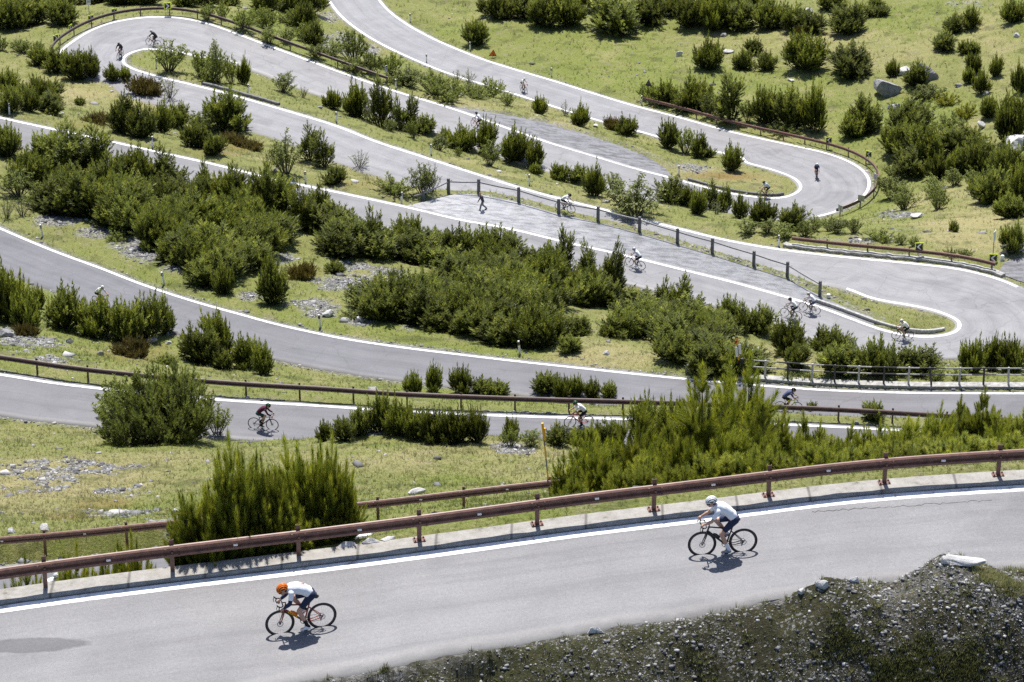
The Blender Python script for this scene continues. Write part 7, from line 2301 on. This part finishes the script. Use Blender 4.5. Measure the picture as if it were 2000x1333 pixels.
ride((209, 604), (187, 597), 'red road bike hidden behind the left pines', 'cyclist in white half hidden behind the left pines', dict(frame=PT['red'], deep=False), dict(jersey='white', shorts='black', helmet='white', socks='black'))
ride((1112, 416.5), (1094, 412), 'dark bike behind the stone post fence', 'cyclist in white behind the stone post fence', dict(frame=m_carbon, deep=False), dict(jersey='white', shorts='black', helmet='dark', socks='black'))
ride((128, 1196), (76, 1202), 'bike almost hidden below the near kerb', 'cyclist glimpsed between rail post and kerb at the lower left', dict(frame=m_carbon, deep=False), dict(near=1, jersey='white', shorts='black', helmet='white', socks='white', skin=m_skin_p), z=-59.7)

# the walking man: grey top, dark trousers, stooped, in mid stride to the left
def walker(label, loc, yaw):
    hip = np.array((0, 0, .86)); ch = np.array((.12, 0, 1.27)); hd = np.array((.24, 0, 1.50))
    look = np.array((.93, 0, -.36)); upv = np.array((.36, 0, .93))
    body, top, tro, sh = [], [], [], []
    body += [(hip, ch, .12, .13), (ch + np.array((0, -.15, 0)), ch + np.array((0, .15, 0)), .07, .07), (ch, hd - upv * .06, .06, .055), (hd, (.092, .076, .112)), (hd + look * .04 - upv * .05, (.06, .055, .06)), (hd + look * .10 - upv * .02, hd + look * .115 - upv * .04, .01, .014)]
    top += [(hip + np.array((.02, -.06, .04)), ch + np.array((0, -.07, 0)), .125, .13), (hip + np.array((.02, .06, .04)), ch + np.array((0, .07, 0)), .125, .13), (ch + np.array((0, -.16, .01)), ch + np.array((0, .16, .01)), .085, .085)]
    tro += [(hip + np.array((0, -.06, .02)), hip + np.array((0, .06, .02)), .13, .13)]
    for s, kn, an in ((1, (.20, .10, .47), (.27, .10, .08)), (-1, (-.02, -.10, .46), (-.33, -.10, .12))):
        kn, an = np.array(kn), np.array(an)
        hp = hip + np.array((0, s * .09, -.02))
        body += [(hp, kn, .085, .06), (kn, an, .058, .04)]
        tro += [(hp, kn, .10, .078), (kn, an + np.array((0, 0, .03)), .078, .066)]
        tl = np.array((.16, 0, -.035)) if s > 0 else np.array((.14, 0, -.09))
        sh.append([(an - np.array((.04, 0, .02)), an + tl, .048, .038)])
        S = ch + np.array((0, s * .19, 0)); E = S + np.array((-.02 if s > 0 else .06, s * .05, -.29)); H = E + np.array((.16 if s < 0 else .06, -s * .02, -.22))
        f = (H - E) / np.linalg.norm(H - E)
        body += [(S, E, .05, .042), (E, H, .042, .03)] + hand_segs(H + f * .05, f, np.array((0.5, s * .8, 0)), np.array((.8, 0, .5)), s)
        top += [(S, E, .068, .056), (E, H - f * .02, .056, .045)]
    r = tag(empty('person', tuple(loc), yaw), label, 'person')
    sc = 0.93
    r.scale = (sc, sc, sc)
    link('body', remeshed('body', body, .011, 2), m_skin, r)
    link('jacket', remeshed('jacket', top, .014, 6), CL['slate'], r)
    link('trousers', remeshed('trousers', tro, .014, 6), CL['grey'], r)
    for q in sh: link('shoe', remeshed('shoe', q, .012, 2), PT['dark'], r)
    hr = MB(); hr.ball(tuple(hd - look * .02 + upv * .045), (.092, .082, .080), 12, 8); hr.build('hair', CL['tan'], r, True)
    return r


_wm = gp(943, 411.5)
walker('man in dark jacket and grey trousers walking across the grey lay-by', _wm, math.pi + .25)
